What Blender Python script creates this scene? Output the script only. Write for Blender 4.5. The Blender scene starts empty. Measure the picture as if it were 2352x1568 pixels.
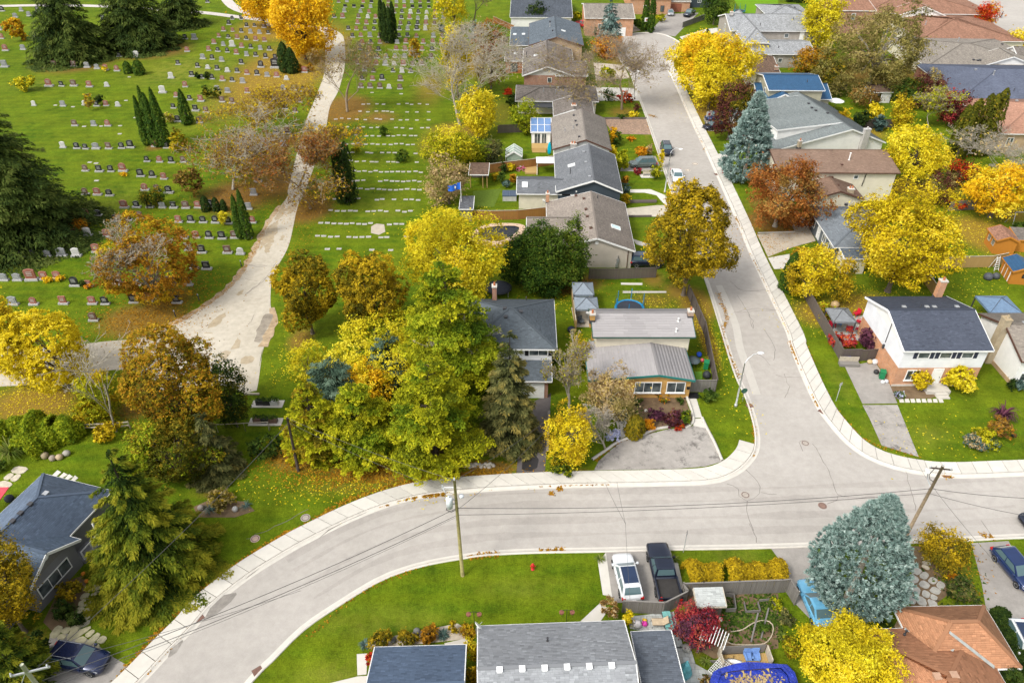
import bpy, bmesh, math, random
import numpy as np
from mathutils import Vector, Matrix
from mathutils.geometry import tessellate_polygon
random.seed(7); RNG = np.random.default_rng(11)
R = math.radians
S = bpy.context.scene
COL = S.collection
# ---------------------------------------------------------------- camera, world, sun, exposure
FPX, PITCH, CAMH = 1700.0, R(36.6), 53.0          # focal length in photo pixels (2352 wide), tilt, height in metres
SN, CS = math.sin(PITCH), math.cos(PITCH)
cam = bpy.data.objects.new('camera', bpy.data.cameras.new('camera')); COL.objects.link(cam)
cam.location = (0, 0, CAMH); cam.rotation_euler = (math.pi/2 - PITCH, 0, 0)
cam.data.sensor_width = 36; cam.data.lens = FPX/2352*36
cam.data.clip_start = .5; cam.data.clip_end = 6000
S.camera = cam
SUN_EL, SUN_AZ = R(50), R(232)                    # compass angle of the sun, clockwise from +Y
world = bpy.data.worlds.new('World'); S.world = world; world.use_nodes = True
wn = world.node_tree; bg = wn.nodes['Background']
sky = wn.nodes.new('ShaderNodeTexSky'); sky.sky_type = 'NISHITA'; sky.sun_disc = False
sky.sun_elevation = SUN_EL; sky.sun_rotation = SUN_AZ; sky.dust_density = 3.0; sky.ozone_density = 1.0
hsv = wn.nodes.new('ShaderNodeHueSaturation'); hsv.inputs['Saturation'].default_value = .16   # thin cloud: a whiter sky
wn.links.new(sky.outputs[0], hsv.inputs['Color']); wn.links.new(hsv.outputs[0], bg.inputs['Color'])
bg.inputs['Strength'].default_value = .15
sl = bpy.data.lights.new('sun', 'SUN'); sl.energy = 1.2; sl.angle = R(12); sl.color = (1, .95, .86)
sun = bpy.data.objects.new('sun', sl); COL.objects.link(sun)
sd = Vector((math.sin(SUN_AZ)*math.cos(SUN_EL), math.cos(SUN_AZ)*math.cos(SUN_EL), math.sin(SUN_EL)))
sun.rotation_euler = sd.to_track_quat('Z', 'Y').to_euler()
S.view_settings.view_transform = 'Standard'; S.view_settings.look = 'None'
S.view_settings.exposure = 0.96; S.view_settings.gamma = 1
S.render.engine = 'CYCLES'
S.cycles.max_bounces = 5; S.cycles.diffuse_bounces = 3; S.cycles.glossy_bounces = 2; S.cycles.transmission_bounces = 3
S.cycles.transparent_max_bounces = 4; S.cycles.caustics_reflective = False; S.cycles.caustics_refractive = False
# ---------------------------------------------------------------- photo measurements -> places in metres
def G(px, py, z=0.):
 u, v = (px-1176)/FPX, (py-784)/FPX
 t = (CAMH-z)/(SN+v*CS)
 return Vector((t*u, t*(CS-v*SN), z))
def mpp(py, z=0.): return (CAMH-z)/(SN+(py-784)/FPX*CS)/FPX
def hgt(py, yt):
 v, vt = (py-784)/FPX, (yt-784)/FPX
 d = CAMH/(SN+v*CS)
 return d*(v-vt)/(CS-vt*SN)
def T(tile, x, y):
 return (int(tile[1])*564.48+x*.30003, 'abcd'.index(tile[0])*376.32*(1 if tile[0] != 'd' else 0)+(1097.9 if tile[0] == 'd' else 0)+y*.30003)
def PX(s):
 """'b3 10 20 30 40; c1 5 6' -> list of photo pixels"""
 out = []
 for seg in s.split(';'):
  w = seg.split()
  if w[0][0] in 'abcd': t, w = w[0], w[1:]
  else: t = None
  n = [float(k) for k in w]
  for i in range(0, len(n)-1, 2): out.append(T(t, n[i], n[i+1]) if t else (n[i], n[i+1]))
 return out
def GP(s, z=0.): return [G(a, b, z) for a, b in PX(s)]
# ---------------------------------------------------------------- materials
MATS = {}
def node(nt, t, **kw):
 n = nt.nodes.new(t)
 for k, v in kw.items():
  if k in n.inputs: n.inputs[k].default_value = v
  else: setattr(n, k, v)
 return n
def ramp(nt, fac, stops):
 r = nt.nodes.new('ShaderNodeValToRGB'); cr = r.color_ramp
 while len(cr.elements) < len(stops): cr.elements.new(.5)
 for e, (p, c) in zip(cr.elements, stops): e.position = p; e.color = (*c, 1) if len(c) == 3 else c
 nt.links.new(fac, r.inputs['Fac']); return r.outputs['Color']
def newmat(name, rough=.8, spec=.3, metal=0.):
 m = bpy.data.materials.new(name); m.use_nodes = True
 b = m.node_tree.nodes['Principled BSDF']
 b.inputs['Roughness'].default_value = rough; b.inputs['Metallic'].default_value = metal
 b.inputs['Specular IOR Level'].default_value = spec
 return m, m.node_tree, b
def coords(nt, uv=False):
 tc = nt.nodes.new('ShaderNodeTexCoord'); return tc.outputs['UV' if uv else 'Object']
def noise(nt, vec, scale, detail=4., rough=.6):
 n = node(nt, 'ShaderNodeTexNoise', Scale=scale, Detail=detail, Roughness=rough)
 nt.links.new(vec, n.inputs['Vector']); return n.outputs['Fac']
def bump(nt, b, h, strength=.3, dist=.05):
 bn = node(nt, 'ShaderNodeBump', Strength=strength, Distance=dist)
 nt.links.new(h, bn.inputs['Height']); nt.links.new(bn.outputs[0], b.inputs['Normal'])
def mixc(nt, fac, a, b, mode='MIX'):
 m = nt.nodes.new('ShaderNodeMix'); m.data_type = 'RGBA'; m.blend_type = mode
 for s, v in ((m.inputs[0], fac), (m.inputs[6], a), (m.inputs[7], b)):
  if hasattr(v, 'links') or isinstance(v, bpy.types.NodeSocket): nt.links.new(v, s)
  elif isinstance(v, (int, float)): s.default_value = v
  else: s.default_value = (*v, 1)
 return m.outputs[2]
def mth(nt, op, a, b=0., c=None):
 m = nt.nodes.new('ShaderNodeMath'); m.operation = op
 for i, v in enumerate((a, b) if c is None else (a, b, c)):
  if isinstance(v, (int, float)): m.inputs[i].default_value = v
  else: nt.links.new(v, m.inputs[i])
 return m.outputs[0]
def sc(c, k): return tuple(min(1, x*k) for x in c)
def M(name, c, rough=.8, spec=.3, metal=0., var=.18, scale=3., bmp=0., bscale=None):
 """painted or natural surface with uneven tone"""
 if name in MATS: return MATS[name]
 m, nt, b = newmat(name, rough, spec, metal)
 v = coords(nt)
 f = noise(nt, v, scale, 5, .65)
 nt.links.new(ramp(nt, f, [(.3, sc(c, 1-var)), (.7, sc(c, 1+var))]), b.inputs['Base Color'])
 if bmp: bump(nt, b, noise(nt, v, bscale or scale*6, 3), bmp)
 MATS[name] = m; return m
def glass_mat():
 if 'glass' in MATS: return MATS['glass']
 m, nt, b = newmat('window glass', .06, .5)
 f = noise(nt, coords(nt), .9, 2)
 nt.links.new(ramp(nt, f, [(.35, (.03, .04, .045)), (.65, (.13, .15, .15))]), b.inputs['Base Color'])
 MATS['glass'] = m; return m
def shingles(name, c, c2=None, w=.34, h=.15, var=.22, streak=.25, contrast=.55):
 """roof covering: courses from the roof's own UV in metres, with weather streaks running down the slope"""
 if name in MATS: return MATS[name]
 m, nt, b = newmat(name, .92, .15)
 uv = coords(nt, True); c2 = c2 or sc(c, 1-var*1.6)
 br = node(nt, 'ShaderNodeTexBrick', Scale=1.0)
 br.inputs['Color1'].default_value = (*sc(c, 1+var), 1); br.inputs['Color2'].default_value = (*c2, 1)
 br.inputs['Mortar'].default_value = (*sc(c, contrast), 1)
 br.inputs['Mortar Size'].default_value = .012; br.inputs['Brick Width'].default_value = w; br.inputs['Row Height'].default_value = h
 nt.links.new(uv, br.inputs['Vector'])
 mp = node(nt, 'ShaderNodeMapping'); mp.inputs['Scale'].default_value = (1.3, .22, 1)
 nt.links.new(uv, mp.inputs['Vector'])
 f = noise(nt, mp.outputs[0], 1.0, 6, .7)
 f2 = noise(nt, uv, 3.5, 4, .7)
 col = mixc(nt, 1., br.outputs['Color'], ramp(nt, f, [(.3, (1-streak,)*3), (.65, (1+streak*.4,)*3)]), 'MULTIPLY')
 col = mixc(nt, 1., col, ramp(nt, f2, [(.3, (.86,)*3), (.7, (1.12,)*3)]), 'MULTIPLY')
 nt.links.new(col, b.inputs['Base Color'])
 bump(nt, b, br.outputs['Fac'], .5, -.02)
 MATS[name] = m; return m
def tone_mat(name, stops, rough=.9, spec=.12, key='tone', trans=0.):
 """pieces (leaves, shingles, petals) that differ from one another: each carries its own tone"""
 if name in MATS: return MATS[name]
 m, nt, b = newmat(name, rough, spec)
 a = node(nt, 'ShaderNodeAttribute'); a.attribute_name = key
 n = len(stops)
 c = ramp(nt, a.outputs['Fac'], [(i/(n-1)*.9+.05, s) for i, s in enumerate(stops)])
 nt.links.new(c, b.inputs['Base Color'])
 if trans:
  tr = nt.nodes.new('ShaderNodeBsdfTranslucent'); nt.links.new(c, tr.inputs['Color'])
  mx = node(nt, 'ShaderNodeMixShader'); mx.inputs[0].default_value = trans
  nt.links.new(b.outputs[0], mx.inputs[1]); nt.links.new(tr.outputs[0], mx.inputs[2])
  nt.links.new(mx.outputs[0], nt.nodes['Material Output'].inputs['Surface'])
 MATS[name] = m; return m
def siding(name, c, step=.2, axis='z', rough=.6):
 """lapped boards: courses across the wall"""
 if name in MATS: return MATS[name]
 m, nt, b = newmat(name, rough, .3)
 v = coords(nt); sx = nt.nodes.new('ShaderNodeSeparateXYZ'); nt.links.new(v, sx.inputs[0])
 if axis == 'z': t = sx.outputs['Z']
 else: t = mth(nt, 'ADD', sx.outputs['X'], sx.outputs['Y'])
 fr = mth(nt, 'FRACT', mth(nt, 'DIVIDE', t, step))
 col = ramp(nt, fr, [(0, sc(c, .72)), (.12, c), (1., sc(c, 1.04))])
 col = mixc(nt, 1., col, ramp(nt, noise(nt, v, .8, 5), [(.3, (.88,)*3), (.7, (1.06,)*3)]), 'MULTIPLY')
 nt.links.new(col, b.inputs['Base Color']); bump(nt, b, fr, .25, .03)
 MATS[name] = m; return m
def brick(name, c, c2, mortar=(.42, .38, .33)):
 if name in MATS: return MATS[name]
 m, nt, b = newmat(name, .9, .2)
 v = coords(nt); sx = nt.nodes.new('ShaderNodeSeparateXYZ'); nt.links.new(v, sx.inputs[0])
 cb = nt.nodes.new('ShaderNodeCombineXYZ')
 nt.links.new(mth(nt, 'ADD', sx.outputs['X'], sx.outputs['Y']), cb.inputs[0]); nt.links.new(sx.outputs['Z'], cb.inputs[1])
 br = node(nt, 'ShaderNodeTexBrick', Scale=1.0)
 br.inputs['Color1'].default_value = (*c, 1); br.inputs['Color2'].default_value = (*c2, 1); br.inputs['Mortar'].default_value = (*mortar, 1)
 br.inputs['Mortar Size'].default_value = .010; br.inputs['Brick Width'].default_value = .24; br.inputs['Row Height'].default_value = .08
 nt.links.new(cb.outputs[0], br.inputs['Vector'])
 col = mixc(nt, 1., br.outputs['Color'], ramp(nt, noise(nt, v, 1.2, 5), [(.3, (.82,)*3), (.7, (1.12,)*3)]), 'MULTIPLY')
 nt.links.new(col, b.inputs['Base Color']); bump(nt, b, br.outputs['Fac'], .4, -.015)
 MATS[name] = m; return m
def planks_mat(name, c, c2, wet=.5):
 if name in MATS: return MATS[name]
 m, nt, b = newmat(name, .85, .2)
 tc = nt.nodes.new('ShaderNodeTexCoord'); oi = nt.nodes.new('ShaderNodeObjectInfo')
 mp = node(nt, 'ShaderNodeMapping'); mp.inputs['Scale'].default_value = (6, 6, .6); nt.links.new(tc.outputs['Object'], mp.inputs['Vector'])
 f = noise(nt, mp.outputs[0], 2.5, 6, .7)
 a = node(nt, 'ShaderNodeAttribute'); a.attribute_name = 'tone'
 g = mth(nt, 'ADD', mth(nt, 'MULTIPLY', oi.outputs['Random'], .5), mth(nt, 'MULTIPLY', a.outputs['Fac'], .5))
 col = mixc(nt, mth(nt, 'ADD', mth(nt, 'MULTIPLY', f, .55), mth(nt, 'MULTIPLY', g, .45)), c, c2)
 nt.links.new(col, b.inputs['Base Color']); bump(nt, b, f, .3, .02)
 MATS[name] = m; return m
# ---------------------------------------------------------------- objects
def tag(o, label=None, cat=None, group=None, kind=None):
 if label: o['label'] = label
 if cat: o['category'] = cat
 if group: o['group'] = group
 if kind: o['kind'] = kind
 return o
def thing(name, label, cat, loc=(0, 0, 0), rz=0., group=None):
 o = bpy.data.objects.new(name, None); COL.objects.link(o)
 o.location = loc; o.rotation_euler = (0, 0, rz); o.empty_display_size = .3
 return tag(o, label, cat, group)
def put(name, me, parent=None, loc=None, rz=None):
 o = bpy.data.objects.new(name, me); COL.objects.link(o)
 if parent is not None: o.parent = parent
 if loc is not None: o.location = loc
 if rz is not None: o.rotation_euler = (0, 0, rz)
 return o
def copy_tree(o, parent=None):
 c = o.copy(); COL.objects.link(c)
 if parent is not None: c.parent = parent
 for ch in list(o.children): copy_tree(ch, c)
 return c
class MB:
 """collects boxes, bars, tubes and sheets; build() links them as ONE mesh object"""
 def __init__(s): s.v = []; s.f = []; s.m = []; s.uv = {}; s.tone = {}
 def add(s, vs, fs, mi=0, X=None, tone=None):
  o = len(s.v)
  s.v += [tuple(X @ Vector(p)) for p in vs] if X is not None else [tuple(p) for p in vs]
  for f in fs:
   if tone is not None: s.tone[len(s.f)] = tone
   s.f.append([i+o for i in f]); s.m.append(mi)
  return s
 def box(s, x0, x1, y0, y1, z0, z1, mi=0, X=None, tone=None):
  return s.add([(x0, y0, z0), (x1, y0, z0), (x1, y1, z0), (x0, y1, z0), (x0, y0, z1), (x1, y0, z1), (x1, y1, z1), (x0, y1, z1)],
    [(0, 3, 2, 1), (4, 5, 6, 7), (0, 1, 5, 4), (1, 2, 6, 5), (2, 3, 7, 6), (3, 0, 4, 7)], mi, X, tone)
 def bar(s, p, q, w, h, mi=0, up=Vector((0, 0, 1)), tone=None):
  p, q = Vector(p), Vector(q); d = (q-p); L = d.length
  if L < 1e-6: return s
  d /= L; sd = d.cross(up)
  if sd.length < 1e-4: sd = d.cross(Vector((1, 0, 0)))
  sd.normalize(); u = sd.cross(d)
  X = Matrix((( *(d), ), ( *(sd), ), ( *(u), ))).transposed().to_4x4(); X.translation = p
  return s.box(0, L, -w/2, w/2, -h/2, h/2, mi, X, tone)
 def tube(s, pts, rs, n=6, mi=0, cap=True, tone=None):
  pts = [Vector(p) for p in pts]
  if isinstance(rs, (int, float)): rs = [rs]*len(pts)
  o = len(s.v)
  for i, p in enumerate(pts):
   d = (pts[min(i+1, len(pts)-1)]-pts[max(i-1, 0)])
   d = d.normalized() if d.length > 1e-9 else Vector((0, 0, 1))
   a = d.cross(Vector((0, 0, 1)) if abs(d.z) < .95 else Vector((1, 0, 0))).normalized(); b = d.cross(a)
   for k in range(n):
    t = 2*math.pi*k/n; s.v.append(tuple(p+(a*math.cos(t)+b*math.sin(t))*rs[i]))
  for i in range(len(pts)-1):
   for k in range(n):
    j = (k+1) % n; s.f.append([o+i*n+k, o+i*n+j, o+(i+1)*n+j, o+(i+1)*n+k]); s.m.append(mi)
  if cap:
   s.f.append([o+k for k in range(n)]); s.m.append(mi)
   e = o+(len(pts)-1)*n; s.f.append([e+n-1-k for k in range(n)]); s.m.append(mi)
  return s
 def lathe(s, prof, n=12, mi=0, c=(0, 0, 0), tone=None, sx=1., sy=1.):
  o = len(s.v)
  for r, z in prof:
   for k in range(n):
    t = 2*math.pi*k/n; s.v.append((c[0]+r*math.cos(t)*sx, c[1]+r*math.sin(t)*sy, c[2]+z))
  for i in range(len(prof)-1):
   for k in range(n):
    j = (k+1) % n; s.f.append([o+i*n+k, o+i*n+j, o+(i+1)*n+j, o+(i+1)*n+k]); s.m.append(mi)
    if tone is not None: s.tone[len(s.f)-1] = tone
  s.f.append([o+n-1-k for k in range(n)]); s.m.append(mi)
  e = o+(len(prof)-1)*n; s.f.append([e+k for k in range(n)]); s.m.append(mi)
  return s
 def prism(s, poly, z0, z1, mi=0, X=None):
  n = len(poly); vs = [(p[0], p[1], z0) for p in poly]+[(p[0], p[1], z1) for p in poly]
  return s.add(vs, [tuple(range(n-1, -1, -1)), tuple(range(n, 2*n))]+[(i, (i+1) % n, n+(i+1) % n, n+i) for i in range(n)], mi, X)
 def mesh(s, name, mats, smooth=False):
  me = bpy.data.meshes.new(name); me.from_pydata(s.v, [], s.f)
  for m in (mats if isinstance(mats, (list, tuple)) else [mats]): me.materials.append(m)
  if any(s.m): me.polygons.foreach_set('material_index', s.m)
  if smooth: me.polygons.foreach_set('use_smooth', [True]*len(s.f))
  if s.uv:
   ul = me.uv_layers.new(name='UVMap').data
   for fi, uvs in s.uv.items():
    st = me.polygons[fi].loop_start
    for k, q in enumerate(uvs): ul[st+k].uv = q
  if s.tone:
   at = me.attributes.new('tone', 'FLOAT', 'FACE').data
   for fi, t in s.tone.items(): at[fi].value = t
  me.update(); return me
 def build(s, name, mats, parent=None, smooth=False, loc=None, rz=None):
  return put(name, s.mesh(name, mats, smooth), parent, loc, rz)
def mesh_np(name, V, Q, mat, tone=None, smooth=False):
 """fast mesh from arrays: V (n,3), Q (m,k) faces"""
 me = bpy.data.meshes.new(name); k = Q.shape[1]
 me.vertices.add(len(V)); me.vertices.foreach_set('co', np.ascontiguousarray(V, dtype=np.float32).ravel())
 me.loops.add(Q.size); me.loops.foreach_set('vertex_index', np.ascontiguousarray(Q, dtype=np.int32).ravel())
 me.polygons.add(len(Q)); me.polygons.foreach_set('loop_start', np.arange(len(Q), dtype=np.int32)*k)
 me.update(calc_edges=True)
 if tone is not None: me.attributes.new('tone', 'FLOAT', 'FACE').data.foreach_set('value', np.ascontiguousarray(tone, dtype=np.float32))
 if smooth: me.polygons.foreach_set('use_smooth', np.ones(len(Q), dtype=bool))
 if mat: me.materials.append(mat)
 return me
def smooth_line(pts, step=1.0):
 """Catmull-Rom through pts, resampled about every step metres"""
 P = [np.array((p[0], p[1])) for p in pts]; out = []
 P = [2*P[0]-P[1]]+P+[2*P[-1]-P[-2]]
 for i in range(1, len(P)-2):
  a, b, c, d = P[i-1:i+3]; n = max(1, int(np.linalg.norm(c-b)/step))
  for k in range(n):
   t = k/n; out.append(.5*((2*b)+(-a+c)*t+(2*a-5*b+4*c-d)*t*t+(-a+3*b-3*c+d)*t**3))
 out.append(P[-2]); return np.array(out)
def resample(L, n):
 L = np.asarray(L); d = np.r_[0, np.cumsum(np.linalg.norm(np.diff(L, axis=0), axis=1))]
 t = np.linspace(0, d[-1], n); return np.c_[np.interp(t, d, L[:, 0]), np.interp(t, d, L[:, 1])]
def length(L): return float(np.sum(np.linalg.norm(np.diff(L, axis=0), axis=1)))
def offset(L, w):
 d = np.gradient(L, axis=0); d /= np.linalg.norm(d, axis=1)[:, None]+1e-9
 return L+np.c_[-d[:, 1], d[:, 0]]*w
def sheet(name, poly, z, mat, parent=None, kind='structure', thick=0.):
 """flat polygon lying at height z"""
 P = [(float(p[0]), float(p[1]), z) for p in poly]
 tris = tessellate_polygon([[Vector(p) for p in P]])
 fs = []
 for t in tris:
  a, b, c = (P[i] for i in t)
  fs.append(t if (b[0]-a[0])*(c[1]-a[1])-(b[1]-a[1])*(c[0]-a[0]) > 0 else t[::-1])
 me = bpy.data.meshes.new(name); me.from_pydata(P, [], fs); me.materials.append(mat); me.update()
 o = put(name, me, parent)
 if kind and parent is None: o['kind'] = kind
 return o
ORD = 'first second third fourth fifth sixth seventh eighth ninth tenth eleventh twelfth thirteenth fourteenth fifteenth sixteenth seventeenth eighteenth nineteenth twentieth'.split()
# ================================================================ GROUND
LITTER = [  # fallen leaves lying under the trees: photo x, y, half width, half height, density, hue 0 yellow .. 1 brown
 (690,140,110,120,1,.3),(640,60,110,50,1,.2),(620,170,120,110,.85,.4),(775,110,30,60,.8,.4),(735,95,30,60,.7,.5),(330,735,120,50,1,.6),(380,690,80,50,.8,.6),(430,640,40,40,.4,.5),
 (640,420,90,60,.8,.9),(545,450,110,50,.9,.9),(630,330,80,40,.8,.8),(705,480,70,40,1,.85),(650,560,60,60,.35,.6),(790,250,75,38,1,.8),(870,270,60,22,.7,.8),(760,330,40,50,.5,.6),
 (80,925,150,60,.9,.35),(200,880,60,60,.6,.5),(320,920,60,60,.8,.85),(930,1085,230,28,1,.45),(690,1050,90,38,1,.55),(1120,1075,90,22,1,.75),(820,1120,260,30,.5,.3),(640,1150,120,50,.25,.3),
 (800,1030,150,30,.9,.6),(760,850,90,60,.6,.5),(690,780,40,40,.8,.5),(1000,1000,120,60,.9,.6),(1600,700,50,50,1,.35),(1625,780,25,80,.9,.35),(1660,900,20,40,.3,.3),(1590,740,40,40,.7,.4),
 (1500,690,80,30,.6,.4),(1560,670,50,30,.8,.4),(1840,720,40,60,.4,.5),(1880,720,80,45,.8,.35),(1990,700,120,40,.8,.3),(2260,540,80,55,1,.2),(2200,600,70,50,.4,.2),(2190,660,120,50,.25,.2),
 (1290,650,110,30,1,.9),(1250,700,50,40,.4,.6),(1990,305,70,25,.7,.2),(2090,430,90,30,.8,.2),(1640,250,80,45,1,.3),(1600,290,40,30,.8,.3),(1430,258,50,18,.7,.5),(1480,300,12,50,.5,.4),
 (1790,510,110,35,1,.85),(1760,470,80,30,.6,.8),(310,1400,90,50,.5,.9),(380,1390,60,30,.5,.8),(480,1130,70,30,.5,.6),(170,145,110,30,.9,.95),(340,115,120,30,.9,.95),(60,560,150,60,.9,.95),(20,480,120,80,.7,.95),
 (885,100,25,10,.6,.8),(357,338,30,12,.8,.8),(1050,300,90,25,.8,.4),(1000,60,60,50,.5,.3),(990,200,60,60,.6,.5),(1010,330,70,50,.7,.5),(1150,260,60,60,.5,.4),(1090,370,40,30,.6,.6),
 (1420,130,70,40,.7,.6),(1330,1090,60,16,.9,.4),(2200,1300,60,50,.5,.8),(2150,1250,50,30,.8,.9),(1950,1450,80,80,.6,.4),(1600,1490,60,40,.5,.8),(1700,1430,100,50,.5,.5),(2060,180,120,60,.7,.6),
 (1960,170,120,40,.8,.7),(2180,240,80,40,.6,.8),(2200,430,90,50,.5,.7),(2300,480,80,40,.8,.4),(2170,1400,60,30,.6,.6),(1790,600,60,40,.5,.8),(1090,140,60,60,.7,.6),(1500,640,40,30,.7,.4),(2160,880,30,14,.9,.3),(110,1300,40,60,.4,.7),(60,1480,90,60,.6,.6),(1820,860,14,60,.4,.3),(1470,900,60,40,.3,.4)]
DRY = [(420,160,140,40,1),(480,240,60,70,.8),(100,190,80,20,.5),(780,1560,130,50,.7),(900,1430,200,40,.5),(1690,1275,70,16,.8),(2130,1000,60,30,.6),(1760,460,40,30,.7),(2010,1000,16,50,.7),(870,480,90,40,.4),(250,470,80,50,.4),(1200,1350,120,30,.4),(1930,880,20,60,.5),(1500,520,30,10,.5)]
xs = np.r_[-3000, -900, -330, np.arange(-190, -60, 1.6), np.arange(-60, 90, .8), np.arange(90, 200, 1.6), 330, 900, 3000]
ys = np.r_[-2500, -400, 0, np.arange(12, 150, .8), np.arange(150, 290, 1.8), 420, 1200, 5000]
gx, gy = np.meshgrid(xs, ys); nx, ny = len(xs), len(ys)
lit = np.zeros(gx.shape); hue = np.zeros(gx.shape); wsum = np.full(gx.shape, 1e-6); dry = np.zeros(gx.shape)
def ell(x, y, rx, ry):
 c = G(x, y); m = mpp(y); s = max(.3, math.sin(PITCH+math.atan((y-784)/FPX)))
 return np.sqrt(((gx-c.x)/(rx*m))**2+((gy-c.y)/(ry*m/s))**2)
for x, y, rx, ry, a, h in LITTER:
 w = np.clip(1.25-ell(x, y, rx, ry), 0, 1)**.8*a
 lit = np.maximum(lit, w); hue += w*h; wsum += w
for x, y, rx, ry, a in DRY: dry = np.maximum(dry, np.clip(1.2-ell(x, y, rx, ry), 0, 1)*a)
gz = -.03*np.ones(gx.shape)+.03
V = np.c_[gx.ravel(), gy.ravel(), gz.ravel()]
ii = (np.arange(ny-1)[:, None]*nx+np.arange(nx-1)[None, :]).ravel()
Q = np.c_[ii, ii+1, ii+nx+1, ii+nx]
def ground_mat():
 m, nt, b = newmat('mown grass with fallen leaves', .95, .08)
 v = coords(nt)
 big = noise(nt, v, .09, 6, .7); mid = noise(nt, v, .55, 7, .78); fine = noise(nt, v, 9, 4, .7)
 g = mixc(nt, ramp(nt, mid, [(.36, (0,)*3), (.62, (1,)*3)]), (.030, .082, .003), (.092, .150, .005))
 g = mixc(nt, ramp(nt, big, [(.36, (0,)*3), (.66, (.7,)*3)]), g, (.150, .185, .008))
 wv = node(nt, 'ShaderNodeTexWave', Scale=.17, Distortion=1.6, Detail=2.); wv.bands_direction = 'Y'; wv.inputs['Detail Scale'].default_value = .5
 nt.links.new(v, wv.inputs['Vector'])
 g = mixc(nt, mth(nt, 'MULTIPLY', wv.outputs['Fac'], .38), g, (.135, .170, .006))
 g = mixc(nt, 1., g, ramp(nt, fine, [(.25, (.55,)*3), (.75, (1.45,)*3)]), 'MULTIPLY')
 g = mixc(nt, 1., g, ramp(nt, noise(nt, v, .28, 5, .75), [(.32, (.74,)*3), (.66, (1.22,)*3)]), 'MULTIPLY')
 g = mixc(nt, 1., g, ramp(nt, noise(nt, v, 2.6, 5, .8), [(.3, (.68,)*3), (.7, (1.28,)*3)]), 'MULTIPLY')
 a = {}
 for k in ('litter', 'hue', 'dry'):
  n = node(nt, 'ShaderNodeAttribute'); n.attribute_name = k; a[k] = n.outputs['Fac']
 g = mixc(nt, mth(nt, 'MULTIPLY', a['dry'], ramp(nt, mid, [(.35, (0,)*3), (.7, (.8,)*3)])), g, (.24, .22, .04))
 lc = mixc(nt, a['hue'], (.42, .27, .02), (.21, .085, .022))
 lc = mixc(nt, 1., lc, ramp(nt, noise(nt, v, 14, 3, .7), [(.3, (.5,)*3), (.72, (1.5,)*3)]), 'MULTIPLY')
 soil = mixc(nt, mid, (.10, .065, .03), (.17, .12, .05))
 lf = mth(nt, 'ADD', mth(nt, 'MULTIPLY', noise(nt, v, 2.2, 6, .75), .9), mth(nt, 'MULTIPLY', fine, .25))
 mr = node(nt, 'ShaderNodeMapRange'); mr.interpolation_type = 'SMOOTHSTEP'
 nt.links.new(mth(nt, 'ADD', mth(nt, 'MULTIPLY', a['litter'], .75), mth(nt, 'MULTIPLY', lf, .6)), mr.inputs['Value'])
 mr.inputs['From Min'].default_value = .54; mr.inputs['From Max'].default_value = .96
 mr.inputs['To Min'].default_value = 0; mr.inputs['To Max'].default_value = .9
 lc2 = mixc(nt, mth(nt, 'MULTIPLY', noise(nt, v, 1.1, 5, .7), .8), lc, soil)
 nt.links.new(mixc(nt, mr.outputs[0], g, lc2), b.inputs['Base Color'])
 bump(nt, b, mth(nt, 'ADD', fine, mth(nt, 'MULTIPLY', mid, .5)), .8, .12)
 return m
gm = mesh_np('ground', V, Q, ground_mat(), smooth=True)
for k, arr in (('litter', lit), ('hue', hue/wsum), ('dry', dry)):
 gm.attributes.new(k, 'FLOAT', 'POINT').data.foreach_set('value', arr.ravel().astype(np.float32))
tag(put('ground', gm), 'mown autumn grass with drifts of fallen leaves', kind='structure')
# ================================================================ ROADS
def asphalt(name, c, c2, streak=.1, spot=.0):
 m, nt, b = newmat(name, .9, .2); v = coords(nt)
 big = noise(nt, v, .12, 5, .65); mid = noise(nt, v, 1.3, 6, .7); fine = noise(nt, v, 25, 2, .6)
 col = mixc(nt, ramp(nt, big, [(.32, (0,)*3), (.68, (1,)*3)]), c, c2)
 col = mixc(nt, 1., col, ramp(nt, mid, [(.25, (1-streak*1.4,)*3), (.75, (1+streak,)*3)]), 'MULTIPLY')
 col = mixc(nt, 1., col, ramp(nt, fine, [(.3, (.92,)*3), (.7, (1.07,)*3)]), 'MULTIPLY')
 if spot:
  s = noise(nt, v, .55, 7, .8)
  col = mixc(nt, ramp(nt, s, [(.53, (0,)*3), (.64, (spot,)*3)]), col, sc(c, .3))
 nt.links.new(col, b.inputs['Base Color']); bump(nt, b, fine, .25, .02)
 MATS[name] = m; return m
def concrete(name, c, var=.12):
 m, nt, b = newmat(name, .9, .2); v = coords(nt)
 oi = nt.nodes.new('ShaderNodeObjectInfo')
 f = mth(nt, 'ADD', mth(nt, 'MULTIPLY', noise(nt, v, 1.2, 6, .7), .7), mth(nt, 'MULTIPLY', oi.outputs['Random'], .35))
 col = ramp(nt, f, [(.25, sc(c, 1-var)), (.75, sc(c, 1+var))])
 nt.links.new(col, b.inputs['Base Color']); bump(nt, b, noise(nt, v, 22, 2), .2, .02)
 MATS[name] = m; return m
A_NEW = asphalt('worn pale asphalt', (.35, .325, .295), (.41, .382, .35), .09)
A_OLD = asphalt('older cracked asphalt', (.33, .305, .275), (.405, .375, .34), .10)
A_DRV = asphalt('driveway asphalt', (.255, .235, .215), (.33, .308, .283), .14)
A_STAIN = asphalt('stained driveway asphalt', (.285, .262, .238), (.375, .35, .32), .16, .8)
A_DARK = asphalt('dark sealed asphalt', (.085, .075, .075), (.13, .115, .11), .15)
A_CEM = asphalt('sandy cemetery track', (.42, .375, .30), (.50, .455, .375), .14)
CONC = concrete('sidewalk concrete', (.52, .495, .445)); CONC2 = concrete('kerb concrete', (.50, .47, .42), .16)
PEBB = asphalt('pebble concrete', (.40, .345, .27), (.46, .40, .32), .14)
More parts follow.
